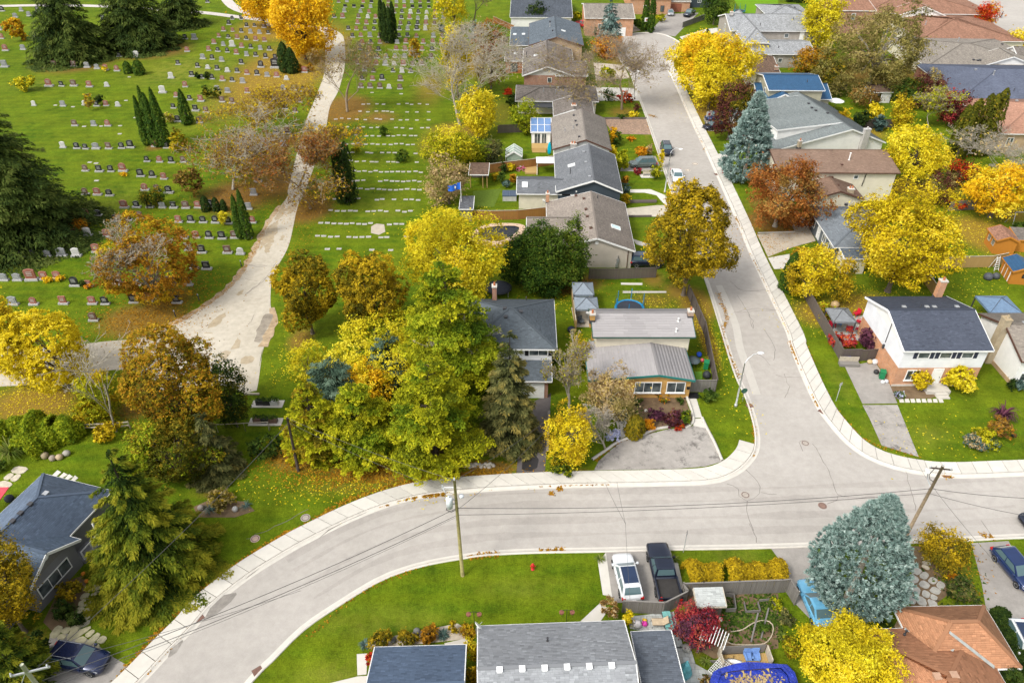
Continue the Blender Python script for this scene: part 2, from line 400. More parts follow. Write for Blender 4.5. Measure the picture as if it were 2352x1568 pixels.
SOIL = asphalt('garden soil', (.13, .085, .05), (.20, .14, .08), .3)
K1 = smooth_line(GP('190 1690; 318 1568; 390 1491; 444 1437; 480 1393.5; 570 1321.5; 658.6 1266; 684.5 1251; 798.5 1194; 894.5 1156.5; 984.5 1135; 1100 1124; 1223 1117; 1350 1113; 1498 1110.5; 1621 1106; 1668 1095; 1702 1076; 1727 1049; 1737 1022; 1735 986; 1724.5 944.6; 1711 905; 1684 844; 1630 670; 1590 560; 1546 450; 1486 274; 1462 210; a2 1060 560 985 460 940 360 990 280 1150 252 1300 262 1400 300 1450 345 1420 410 1350 470 1345 515 1400 620 1525 900 1650 1160 1760 1400; b3 10 440 125 720 395 1290; 1816 785; 1849 867; 1879 930; 1903.5 966; 1948.5 1017; 1996.5 1050; 2053.5 1072; 2128.5 1087; 2203.5 1092; 2352 1087; 2640 1078'), .8)
K2 = smooth_line(GP('2640 1226; 2352 1233; 2233 1239; 2100 1244; 1771 1256; 1561 1260; 1390 1264.5; 1223 1267.5; 1120 1273; 1056 1281.5; 984 1294.5; 924 1311; 864 1336; 774 1391; 696 1445; 624 1516; 579 1561; 480 1690'), .8)
sheet('road', list(K1)+list(K2), .010, A_NEW)
def px_index(K, s):
 g = GP(s)[0]; return int(np.argmin(np.linalg.norm(K-np.array((g.x, g.y)), axis=1)))
i0, i1 = px_index(K1, 'c3 40 512'), px_index(K1, 'c3 625 565')
street = sheet('street', list(K1[i0:i1+1]), .014, A_OLD)
def kerb(name, K, hgt_=.10):
 prof = [(-.38, .018), (-.03, .018), (0, hgt_), (.15, hgt_+.01), (.17, .0)]
 Ls = [offset(K, w) for w, z in prof]; n = len(K)
 V = np.concatenate([np.c_[L, np.full(n, z)] for L, (w, z) in zip(Ls, prof)])
 Q = []
 for j in range(len(prof)-1):
  a = np.arange(n-1)+j*n; Q.append(np.c_[a, a+1, a+n+1, a+n])
 o = put(name, mesh_np(name, V, np.concatenate(Q), CONC2)); tag(o, kind='structure')
 if o.data.polygons[0].normal.z < 0: o.data.flip_normals()
 return o
kb = kerb('kerb', K1); kb2 = kerb('kerb', K2)
def slabs(owner, K, w0, w1, step=1.55, z=.125, mat=None, name='slab', gap=.055):
 n = max(1, round(length(K)/step)); sub = 3; a = resample(offset(K, w0), n*sub+1); b = resample(offset(K, w1), n*sub+1)
 for k in range(n):
  la, lb = a[k*sub:(k+1)*sub+1].copy(), b[k*sub:(k+1)*sub+1].copy()
  for L in (la, lb):
   d = L[1]-L[0]; L[0] += d/np.linalg.norm(d)*gap/2; d = L[-2]-L[-1]; L[-1] += d/np.linalg.norm(d)*gap/2
  zz = z+random.uniform(-.008, .008); poly = [tuple(p) for p in la]+[tuple(p) for p in lb[::-1]]
  mb = MB().prism(poly[::-1], .0, zz)
  ob = mb.build(name, mat or CONC, owner)
ia, ib = px_index(K1, '1735 1012'), px_index(K1, 'a2 1440 335')
SEAM = M('joint dirt', (.16, .135, .10), .95)
for nm, seg in (('sidewalk', K1[:ia]), ('sidewalk', K1[ib:])):
 st = sheet(nm, list(offset(seg, .18))+list(offset(seg, 1.72))[::-1], .030, SEAM)
 slabs(st, seg, .19, 1.70)
# concrete strip and patches in the old street
pt = GP('b2 1740 930; b2 1800 1060; b2 1870 1240; c3 20 150; c3 85 330; c3 148 512'); pl = smooth_line(pt, 1.)
tag(sheet('gutter_strip', list(offset(pl, .45))+list(offset(pl, -.45))[::-1], .0185, concrete('old gutter concrete', (.42, .395, .355))), 'pale concrete strip along the old asphalt', kind='structure')
def crack(s, w=.05, z=.021, mat=None, wob=.12):
 L = smooth_line(GP(s), .5); L = L+RNG.normal(0, wob*.5, L.shape)
 n = len(L); ww = w*RNG.uniform(.5, 1.3, n); d = np.gradient(L, axis=0); d /= np.linalg.norm(d, axis=1)[:, None]; nn = np.c_[-d[:, 1], d[:, 0]]
 V = np.r_[np.c_[L+nn*ww[:, None]/2, np.full(n, z)], np.c_[L-nn*ww[:, None]/2, np.full(n, z)]]
 a = np.arange(n-1); put('crack', mesh_np('crack', V, np.c_[a, a+n, a+n+1, a+1], mat or M('crack', (.17, .15, .14), .95)), bpy.data.objects['road'])
for s in ['c3 575 890 620 950 650 1020 700 1100 740 1210 770 1280', 'c3 770 1280 900 1300 1050 1290', 'c3 60 1080 130 1150 180 1220 170 1270 130 1310 70 1325 10 1290; c2 1880 1230 1800 1190',
   'c3 180 1265 300 1275', 'c3 500 860 470 870 490 910 500 940', 'c3 770 1280 760 1330 690 1345', 'b3 0 1140 120 1130 300 1118', 'b3 0 960 80 975 190 975', 'b3 0 1010 30 1050 90 1150 120 1260', 'b3 120 1450 200 1480 250 1540',
   'b2 1830 900 1900 960 2000 975 2100 960', 'b2 1850 1140 2000 1110 2190 1120', 'b2 1970 1150 1990 1200 2010 1260', 'c3 360 350 380 420 400 480 360 540', 'c3 300 360 400 380 520 380', 'c3 200 10 260 100 290 170 280 250', 'c3 70 1325 75 1400 100 1500 130 1560',
   'd3 1860 315 1920 400 1960 455', 'd2 1980 350 2010 420 2030 490', 'c3 1290 1100 1320 1220 1350 1330 1360 1400', 'b0 1900 770 2000 790 2050 780; b1 10 775 90 790', 'b1 0 1000 90 930 170 850 230 760', 'b1 0 880 90 895', 'b0 1870 1010 1940 950 2060 860 2130 760',
   'a2 1190 1320 1250 1290 1330 1270', 'd1 0 470 130 410 300 330 480 230', 'b0 1900 1230 1930 1190 1945 1150']:
 crack(s)
LANE = asphalt('tyre polished asphalt', (.31, .286, .26), (.385, .357, .326), .10)
for K, a0, a1, ds in ((K2, 12, len(K2)-12, (-1.5, -3.1, -5.0, -6.4)), (K1[i0-60:i1+1], 70, -90, ())):
 for d_ in ds:
  Lc = offset(K[a0:a1], d_-.35); ww = (.28+.16*np.sin(np.arange(len(Lc))*.21+d_*3)+RNG.normal(0, .05, len(Lc)))[:, None]; nn = offset(Lc, 1)-Lc
  tag(sheet('tyre_lane', list(Lc+nn*ww)+list(Lc-nn*ww)[::-1], .0122+.0004*abs(d_), LANE), kind='structure')
# overlay: older worn tyre lines along the big curve
dk = asphalt('dark wet edge of the road', (.22, .20, .18), (.30, .28, .25), .3)
for s, w in [('d0 1560 1090 1640 1010 1740 920 1810 880', 1.0), ('d0 1290 1370 1330 1320 1400 1240', .7), ('d1 560 460 700 350 850 290 960 240', .35), ('d1 0 770 130 660 300 540', .25)]:
 pl = smooth_line(GP(s), .7); wv = w*.5*(1+.5*RNG.uniform(-1, 1, len(pl)))*np.sin(np.linspace(.15, 3.0, len(pl)))
 tag(sheet('road_stain', list(offset(pl, 0)+(offset(pl, 1)-pl)*wv[:, None])+list(offset(pl, 0)-(offset(pl, 1)-pl)*wv[:, None])[::-1], .0225, dk), kind='structure')
# cemetery track
cem = smooth_line(GP('a1 560 200 640 215 735 265 757 340 762 480 715 680 645 820 612 990; 733 330; 722 380; 700 440; b1 395 340 330 620 235 800 198 900 190 1080 215 1190 190 1290 140 1400 100 1568; c0 2010 160 1980 400 1965 480'), .8)
ceml = smooth_line(GP('c0 1870 500 1700 440 1400 500 1150 440; c0 1040 330 800 330 400 420 0 450; c0 -400 480'), 1.)
cemu = smooth_line(GP('c0 -400 160; c0 0 140 400 150 800 105 1000 90 1090 70; b0 1280 1240 1350 1210 1600 1060 1790 900 1930 700 2040 470 2195 260; b1 320 210; 668 410; 680 360; a1 440 1000 470 900 545 720 600 560 610 400 600 260 500 225'), .8)
tag(sheet('cemetery_road', list(cem)+list(ceml)+list(cemu), .012, A_CEM), 'pale sandy cemetery road widening at its lower end', kind='structure')
mud = asphalt('dried mud', (.345, .275, .175), (.41, .345, .25), .22)
for s in ['b0 1585 1250 1640 1190 1710 1145 1720 1165 1690 1210 1640 1250', 'b0 1770 1410 1790 1370 1830 1330 1835 1370 1800 1415', 'b0 1830 1520 1870 1480 1945 1470 1940 1510 1880 1530', 'b0 1805 1005 1840 970 1865 965 1850 1000', 'b0 1610 1330 1645 1325 1640 1340 1612 1342', 'b0 1608 1385 1655 1352 1660 1365 1615 1392', 'b1 160 500 230 440 250 460 230 540 170 600 110 660 120 600', 'b1 220 420 270 330 300 310 290 380 250 430', 'b1 140 650 190 560 230 540 200 620 160 690', 'b1 55 100 80 60', 'c0 1660 210 1720 180 1760 175 1740 240 1690 230', 'c0 1570 40 1635 36 1632 45 1574 48', 'b1 260 580 285 545 290 570 270 590', 'b1 310 350 360 300 390 310 370 350 330 390']:
 p = GP(s)
 if len(p) > 2:
  L = smooth_line(p+[p[0]], .35); L = L+RNG.normal(0, .12, L.shape); L[-1] = L[0]; mz = globals().get('mz', .0160)+.0004
  tag(sheet('mud_patch', list(L[:-1]), mz, mud), kind='structure')
wetm = asphalt('damp sand', (.25, .215, .17), (.36, .32, .26), .3)
L = smooth_line(GP('b1 60 1360 100 1250 150 1150 205 1160 190 1220 130 1320 100 1370 60 1360'), .5); tag(sheet('mud_patch', list((L+RNG.normal(0, .1, L.shape))[:-1]), .0158, wetm), kind='structure')
edge = asphalt('gravel verge', (.36, .26, .16), (.44, .34, .22), .35)
for s, w in [('b0 1090 1330 1280 1240 1350 1215 1600 1065 1790 905 1930 705 2040 475 2150 320', .6), ('b1 140 1400 190 1290 220 1190 205 1100', .7)]:
 pl = smooth_line(GP(s), .7); ww = w*(.5+RNG.uniform(0, .8, len(pl)))[:, None]; nn = offset(pl, 1)-pl
 tag(sheet('verge', list(pl+nn*ww)+list(pl-nn*ww*.6)[::-1], .0145, edge), kind='structure')
# cemetery track at the top of the cemetery
pl = smooth_line(GP('a0 -300 60 0 48 400 42 800 50 1200 75 1550 98 1800 128 2080 165; a1 200 195 420 205 640 225'), 1.5)
pl2 = smooth_line(GP('a0 1650 -140 1720 -20 1790 55 1900 100 2060 140'), 1.5)
tag(sheet('cemetery_road', list(offset(pl, 1.4))+list(offset(pl, -1.4))[::-1], .0125, asphalt('pale gravel track', (.45, .41, .38), (.52, .48, .45), .1)), 'narrow pale track behind the spruces', kind='structure')
tag(sheet('cemetery_road', list(offset(pl2, 1.6))+list(offset(pl2, -1.6))[::-1], .0120, MATS['pale gravel track']), kind='structure')
# ================================================================ DRIVEWAYS, PATHS, BEDS
for nm, s, z, m, lab in [
 ('driveway', 'c2 785 1090 820 1020 985 870 1140 830 1350 775 1480 770 1545 750 1640 762 1700 880 1768 1022 1640 1060 1400 1080', .020, A_STAIN, 'stained grey driveway before the mustard house'),
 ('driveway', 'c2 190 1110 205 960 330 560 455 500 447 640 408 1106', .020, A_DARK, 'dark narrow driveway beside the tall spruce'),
 ('driveway', 'c3 825 300 1050 255 1165 430 1225 578 958 582', .020, A_DRV, 'upper driveway beside the white house'),
 ('driveway', 'c3 958 592 1226 590 1388 988 1105 900 1010 690', .020, A_STAIN, 'lower driveway beside the white house'),
 ('driveway', 'd2 868 566 1372 556 1485 952 918 952', .020, A_DRV, 'driveway under the white car and black pickup'),
 ('driveway', 'd3 255 534 560 524 620 640 720 1000 560 1080 430 945 378 700', .020, A_DRV, 'driveway under the pale blue car'),
 ('driveway', 'd3 1790 496 2076 480 2120 560 2195 660 2500 1000 2500 1700 2230 1568 2050 1220 1900 975 1870 800', .020, A_DRV, 'driveway under the dark blue hatchback'),
 ('driveway', 'd0 250 1640 330 1440 380 1215 500 1185 700 1240 870 1370 978 1432 860 1640', .020, A_DRV, 'driveway under the shiny navy car'),
 ('driveway', 'a2 1000 1255 1255 1195 1312 1312 985 1312', .020, A_DRV, 'driveway under the grey estate car'),
 ('driveway', 'b2 1005 345 1262 318 1392 318 1330 405 1035 405', .020, A_CEM, 'pale driveway beside the beige house'),
 ('driveway', 'a2 850 908 1188 915 1232 1032 930 1026', .020, None, 'brick paved driveway'),
 ('driveway', 'a2 780 668 1085 676 1152 772 815 772', .020, CONC, 'pale concrete driveway'),
 ('driveway', 'a2 780 480 1010 500 1060 600 800 620', .020, PEBB, 'pebble driveway'),
 ('driveway', 'b3 150 540 440 520 400 425 510 408 600 590 420 640 235 712', .020, PEBB, 'leaf strewn pebble driveway'),
 ('driveway', 'b3 235 720 400 690 400 800 282 806', .020, CONC, 'short concrete driveway'),
 ('driveway', 'a2 925 160 1010 118 1142 236 1000 266', .020, PEBB, 'tan driveway at the turning circle'),
 ('driveway', 'a2 1212 246 1335 110 1585 100 1470 215 1405 282', .020, A_DRV, 'cracked driveway at the turning circle'),
 ('driveway', 'a2 1440 285 1640 225 1730 215 1730 250 1460 305', .020, CONC, 'concrete driveway up to the grey house'),
 ('driveway', 'a2 1722 1180 1832 1172 1840 1312 1782 1312', .020, CONC, 'pale driveway beside the blue spruce'),
 ('driveway', 'a2 1622 905 1705 895 1900 1000 1660 1005', .020, A_DRV, 'driveway under the black and blue cars'),
 ('driveway', 'a2 1480 585 1800 560 1850 660 1530 690', .020, CONC, 'driveway beneath the golden maple'),
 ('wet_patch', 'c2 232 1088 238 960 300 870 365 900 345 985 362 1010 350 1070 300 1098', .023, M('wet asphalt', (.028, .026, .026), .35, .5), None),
 ('court', 'a3 1640 -60 2600 -60 2600 420 2100 345 1985 215 1862 205 1832 100 1640 92', .015, A_NEW, 'pale asphalt court'),
 ('path', 'c2 1480 522 1562 520 1612 688 1546 690', .026, CONC, 'concrete front path of the mustard house'),
 ('path', 'c2 1546 696 1612 694 1655 772 1545 750', .024, CONC, 'concrete step path'),
 ('path', 'c2 930 640 1040 620 1040 820 990 850', .024, CONC, 'concrete path behind the pale shrub'),
 ('path', 'd2 812 632 876 572 922 905 852 892', .024, CONC, 'concrete strip beside the white car'),
 ('path', 'd2 1392 648 1426 644 1470 840 1440 860', .024, CONC, 'concrete strip beside the pickup'),
 ('path', 'd2 680 1095 830 955 900 1000 830 1100', .024, CONC, 'concrete path round the house corner'),
 ('path', 'a2 1060 1452 1215 1450 1330 1496 1384 1575 1332 1575 1262 1496 1170 1476 1060 1476', .026, CONC, 'curving concrete path to the dark gabled house'),
 ('path', 'b2 1076 572 1130 592 1225 620 1260 655 1110 618', .026, CONC, 'curving path to the beige house'),
 ('path', 'b2 990 910 1155 912 1155 928 992 926', .026, CONC2, 'garden paving strip'),
 ('path', 'b2 1005 974 1338 975 1338 988 1005 990', .026, CONC2, 'longer garden paving strip'),
 ('path', 'd1 850 1345 930 1340 925 1500 855 1508', .026, CONC, 'concrete slab path at the garage'),
 ('path', 'd1 640 1568 860 1515 945 1510 940 1640 600 1640', .024, CONC, 'concrete apron before the garage'),
 ('path', 'd1 1520 1262 1700 1222 1700 1275 1530 1290', .024, CONC, 'concrete landing behind the garage'),
 ('patio', 'd2 1045 1060 1395 1020 1470 1300 1400 1300 1290 1190 1060 1150', .024, None, 'blue grey flagstone patio'),
 ('patio', 'd2 1400 1290 1520 1285 1560 1420 1700 1500 1720 1640 1460 1640', .024, None, 'square slab patio beside the slate roof'),
 ('patio', 'b3 640 1180 990 1160 980 1330 760 1420 720 1360', .024, None, 'slab patio under the grey canopy'),
 ('patio', 'b2 610 1100 760 1100 760 1250 640 1250', .024, PEBB, 'paved corner under the canopy'),
 ('bed', 'c2 1045 520 1480 520 1500 590 1540 700 1490 770 1350 760 1150 830 1050 810 1100 650', .016, SOIL, 'planted bed before the mustard house'),
 ('bed', 'c3 1150 430 1600 420 1600 500 1480 540 1220 545', .016, SOIL, 'flower bed before the white house'),
 ('bed', 'd3 1300 520 1400 520 1640 720 1600 900 1500 975 1330 980 1340 690', .014, SOIL, 'bare soil bed beside the big blue spruce'),
 ('bed', 'd2 1480 890 2195 880 2195 1300 1700 1380 1480 1250', .014, SOIL, None),
 ('bed', 'c0 1480 1370 1620 1310 1880 1330 1950 1400 1800 1450 1520 1450', .014, SOIL, None),
 ('bed', 'd1 870 1260 1620 1110 1740 1180 1720 1225 960 1310', .014, PEBB, 'pebble bed with round shrubs'),
 ('bed', 'd0 330 1100 480 800 640 740 670 860 590 1150 400 1170', .014, SOIL, None),
 ('dirt_patch', 'b1 958 530 960 480 1000 458 1060 465 1068 520 1020 545', .018, PEBB, 'bare filled grave in the grass'),
 ('lawn', 'a2 1830 -40 2195 -40 2195 120 1935 122', .012, M('bright lawn', (.12, .24, .008), .95, .1, var=.3, scale=6, bmp=.5), 'bright green lawn'),
 ('turf', 'b1 1740 210 1960 190 1900 330 1740 330', .014, M('artificial lawn', (.10, .15, .02), .95, .1, var=.2), None),
 ('turf', 'c2 1555 335 1612 335 1612 395 1570 400', .03, M('green mat', (.11, .24, .03), .95, .1), None)]:
 if m is None:
  if 'pavers '+nm not in MATS:
   MATS['pavers '+nm] = shingles('pavers '+nm, {'driveway': (.34, .23, .16), 'patio': (.42, .44, .43)}[nm], {'driveway': (.24, .17, .13), 'patio': (.36, .36, .33)}[nm], .5 if nm == 'patio' else .3, .5 if nm == 'patio' else .22, .15, .2, .6)
  m = MATS['pavers '+nm]
 o = sheet(nm, GP(s), z, m)
 if m.name.startswith('pavers'):
  ul = o.data.uv_layers.new(name='UVMap').data
  for lp in o.data.loops: c = o.data.vertices[lp.vertex_index].co; ul[lp.index].uv = (c.x, c.y)
 tag(o, lab, kind='structure')
# stone slabs one can pick apart
def stones(owner_name, quads, z0=.0, z1=.05, mat=None, name='paving_stone', lab=None):
 own = None
 for q in quads:
  p = [(a.x, a.y) for a in GP(q)]
  ar = sum(p[i][0]*p[(i+1) % len(p)][1]-p[(i+1) % len(p)][0]*p[i][1] for i in range(len(p)))
  if ar < 0: p = p[::-1]
  c = sum(a[0] for a in p)/len(p), sum(a[1] for a in p)/len(p)
  if own is None:
   own = put(owner_name, None); own.location = (0, 0, 0); tag(own, lab, kind='structure')
  MB().prism(p, z0, z1+random.uniform(-.01, .01)).build(name, mat or CONC, own)
 return own
stones('stepping_path', ['c3 %d 546 %d 545 %d 572 %d 572' % (x+8, x+38, x+48, x+14) for x in range(1230, 1560, 43)], lab='row of pale stepping slabs across the white house lawn')
FLAG = M('flagstone', (.40, .37, .24), .9, var=.25, scale=2)
def crazy(owner, line, w, n, lab, mat=FLAG):
 """irregular flagstones laid along a line"""
 pl = smooth_line(GP(line), .35); own = put(owner, None); tag(own, lab, kind='structure')
 m = max(4, int(length(pl)/.62)); c = resample(pl, m); nn = offset(c, 1)-c
 for i in range(m-1):
  k = n if i % 2 else max(1, n-1)
  for j in range(k):
   u0, u1 = j/k*2-1, (j+1)/k*2-1; jit = lambda: random.uniform(-.07, .07)
   p = [c[i]+nn[i]*w*u0, c[i]+nn[i]*w*u1, c[i+1]+nn[i+1]*w*u1, c[i+1]+nn[i+1]*w*u0]
   mid = sum(p)/4; p = [mid+(q-mid)*.88+np.array((jit(), jit())) for q in p]
   q = []
   for a, b in zip(p, p[1:]+p[:1]): q += [tuple(a*.8+b*.2), tuple(a*.25+b*.75)]
   ar = sum(q[t][0]*q[(t+1) % len(q)][1]-q[(t+1) % len(q)][0]*q[t][1] for t in range(len(q)))
   MB().prism(q if ar > 0 else q[::-1], 0, .05+random.uniform(0, .02)).build('flagstone', mat, own)
crazy('flagstone_path', 'd0 720 815 690 900 650 1000 620 1100 625 1190 700 1240 780 1280', .75, 2, 'crazy paved flagstone path to the navy car')
crazy('flagstone_path', 'd0 400 1170 480 1190 590 1200', .6, 2, 'short flagstone path behind the navy car')
crazy('garden_path', 'c0 0 1230 90 1150 180 1060', .8, 2, 'stone garden path behind the slate roofed house', M('pale garden stone', (.47, .42, .33), .9, var=.2))
stones('garden_steps', ['c0 400 1130 440 1090 470 1105 430 1140', 'c0 455 1140 490 1108 520 1125 480 1150', 'c0 500 1150 530 1120 560 1140 515 1165', 'c0 545 1165 575 1130 600 1150 570 1175'], lab='four pale stone slabs behind the roof hip')
crazy('paver_path', 'd3 1420 980 1400 900 1420 830 1480 740', 1.3, 4, 'grey paver path beside the big blue spruce', M('grey paver', (.36, .35, .32), .9, var=.2))
crazy('rock_path', 'd3 1440 600 1450 660 1430 690', .35, 1, 'three flat rocks in the soil bed', M('pale garden stone', (.47, .42, .33), .9))
# manhole covers and drain grates, set flush
IRON = M('rusty iron', (.16, .11, .10), .8, .4, .3, var=.3, scale=30)
def manhole(s, r, lab, ring=None):
 p = GP(s)[0]; z = .024
 t = thing('manhole_cover', lab, 'manhole cover', (p.x, p.y, 0), 0, 'manhole covers in the asphalt and grass')
 MB().lathe([(r, 0), (r, z), (r*.8, z+.004), (r*.78, z-.004), (r*.05, z-.004)], 20).build('cover', IRON, t)
 MB().lathe([(r*1.22, 0), (r*1.2, z-.002), (r*1.0, z-.001)], 20).build('ring', ring or M('worn mortar', (.34, .30, .26), .9), t)
manhole('c2 1943 1278', .36, 'rusty manhole cover in the loop shaped crack at the corner')
manhole('c3 520 882', .34, 'rusty manhole cover in the middle of the junction')
manhole('d3 652 210', .33, 'pale ringed manhole cover beside the tip of the big blue spruce', M('rust ring', (.22, .14, .11), .9))
manhole('a2 1558 1255', .45, 'manhole cover in a pale collar, nearer the dark parked car', M('pale collar', (.52, .46, .38), .9))
manhole('a2 1503 1304', .40, 'manhole cover in a pale collar, nearer the white parked car', M('pale collar', (.52, .46, .38), .9))
manhole('d1 457 302', .36, 'round iron cover in the grass next to the curved sidewalk')
manhole('d1 72 462', .34, 'pinkish round cover in the grass farther from the sidewalk', M('pink mortar', (.42, .30, .24), .9))
def grate(s, ang, lab, g='catch basins at the kerb'):
 p = GP(s)[0]; t = thing('drain_grate', lab, 'drain grate', (p.x, p.y, .02), ang, g)
 MB().box(-.36, .36, -.30, .30, 0, .012).build('frame', IRON, t)
 mb = MB()
 for k in range(6): mb.box(-.3+k*.11, -.24+k*.11, -.25, .25, .012, .03)
 mb.build('bars', M('brown grate', (.20, .10, .07), .8, .3, var=.3), t)
grate('c2 1975 597', .3, 'rust brown drain grate beside the stop sign pole'); grate('c3 648 640', -.9, 'leafy drain grate opposite the stop sign')
grate('d0 1525 1070', .75, 'drain grate in the dark stained outer gutter of the curve'); grate('d1 90 1475', .65, 'drain grate with a twig at the inner gutter of the curve')
grate('c3 1597 1130', 0, 'leaf covered drain grate below the leaning pole'); grate('a2 1720 1336', -1.2, 'small drain grate near the far fire hydrant')
# ================================================================ HOUSES
WHITE = M('white trim', (.74, .74, .72), .55, var=.06); CREAM = M('cream stucco', (.62, .57, .45), .85, var=.08, scale=1.2); WSTUC = M('white render', (.72, .71, .68), .85, var=.07, scale=1.)
def rc(n, c, **k): return shingles(n, c, **k)
R_BLUE = rc('slate blue shingles', (.085, .115, .165)); R_DARK = rc('charcoal shingles', (.048, .055, .075)); R_SLATE = rc('slate grey shingles', (.085, .098, .118)); R_GREY = rc('weathered grey shingles', (.24, .25, .26), streak=.35)
R_ORANGE = rc('terracotta shingles', (.40, .155, .07), streak=.3); R_BEIGE = rc('taupe shingles', (.215, .185, .16)); R_MID = rc('mid grey shingles', (.125, .13, .142), streak=.4); R_TAN = rc('tan grey shingles', (.20, .175, .155), streak=.4)
R_BROWN = rc('brown shingles', (.16, .105, .075), streak=.35); R_PALE = rc('pale grey shingles', (.32, .33, .34)); R_SAGE = rc('green grey shingles', (.135, .155, .155)); R_LBROWN = rc('light brown shingles', (.31, .165, .11)); R_BG = rc('blue grey shingles', (.125, .15, .175)); R_FAR = rc('greige shingles', (.27, .24, .205))
R_METAL = shingles('grey brown metal tiles', (.27, .25, .25), (.25, .235, .235), 1.3, .36, .06, .12, .6); R_BMETAL = shingles('blue metal panels', (.03, .085, .17), (.027, .078, .155), .45, .36, .08, .1, .55)
for k in ('grey brown metal tiles', 'blue metal panels'): MATS[k].node_tree.nodes['Principled BSDF'].inputs['Roughness'].default_value = .45
BRK_M = brick('mustard brick', (.56, .30, .065), (.46, .235, .05), (.40, .30, .16)); BRK_R = brick('red brick', (.34, .115, .05), (.26, .085, .04)); BRK_O = brick('orange brick', (.58, .25, .10), (.48, .195, .075)); BRK_T = brick('tan brick', (.42, .27, .13), (.36, .22, .10)); BRK_B = brick('buff stone', (.42, .33, .20), (.34, .26, .15)); BRK_G = brick('grey stone block', (.34, .31, .27), (.28, .25, .22)); BRK_W = brick('pale grey block', (.50, .49, .47), (.42, .41, .40))
SID_W = siding('white siding', (.72, .73, .75), .2); SID_B = siding('beige siding', (.50, .45, .38), .16); SID_G = siding('grey siding', (.20, .20, .21), .16); SID_D = siding('dark slate boarding', (.045, .06, .075), .3, 'x'); SID_V = siding('pale vertical boarding', (.52, .50, .46), .3, 'x'); SID_K = siding('khaki siding', (.38, .36, .26), .2); SID_GR = siding('grey green siding', (.12, .14, .155), .2)
TEAL = M('teal paint', (.02, .16, .14), .5, var=.1); BROWNT = M('brown trim', (.10, .05, .035), .6); BLACK = M('black plastic', (.012, .012, .014), .5); STEEL = M('galvanised metal', (.45, .46, .47), .4, metal=.6); DKM = M('dark vent metal', (.05, .05, .055), .5)
def shingle_tone(c): return tone_mat('single shingles %.2f %.2f %.2f' % c, [sc(c, .70), sc(c, .92), sc(c, 1.06), sc(c, 1.3)], .92, .15)
def frame_of(poly):
 P = [Vector(p) for p in poly]; e = (P[1]-P[0]).normalized(); n = e.cross(P[-1]-P[0]).normalized(); s = n.cross(e); return P, e, s, n
def shingle_geo(poly, w=.33, h=.15, lift=.016, tones=.17):
 P, e, s, n = frame_of(poly); q = [((p-P[0]).dot(e), (p-P[0]).dot(s)) for p in P]; vmax = max(b for a, b in q); V, Q, tn = [], [], []
 rows = int(vmax/h); ph = random.uniform(0, 9)
 for r in range(rows+1):
  v0 = r*h; v1 = min(v0+h, vmax); vm = (v0+v1)/2; xs = []
  for (a, b), (c, d) in zip(q, q[1:]+q[:1]):
   if (b-vm)*(d-vm) < 0: xs.append(a+(c-a)*(vm-b)/(d-b))
  if len(xs) < 2 or v1-v0 < .02: continue
  xa, xb = min(xs), max(xs); u = xa-random.uniform(0, w)
  while u < xb:
   wd = w*random.uniform(.8, 1.25); ua, ub = max(u, xa), min(u+wd, xb); u += wd
   if ub-ua < .03: continue
   o = len(V); li = lift*random.uniform(.7, 1.3)
   for (uu, vv, k) in ((ua+.006, v0, li), (ub-.006, v0, li), (ub-.006, v1, .004), (ua+.006, v1, .004), (ua+.006, v0, .001), (ub-.006, v0, .001)): V.append(tuple(P[0]+e*uu+s*vv+n*k))
   Q += [(o, o+1, o+2, o+3), (o+4, o+5, o+1, o)]; t = .5+random.gauss(0, tones)+.12*math.sin(ua*1.1+ph)*math.sin(ua*.37+v0*.2); tn += [t, t]
 return V, Q, tn
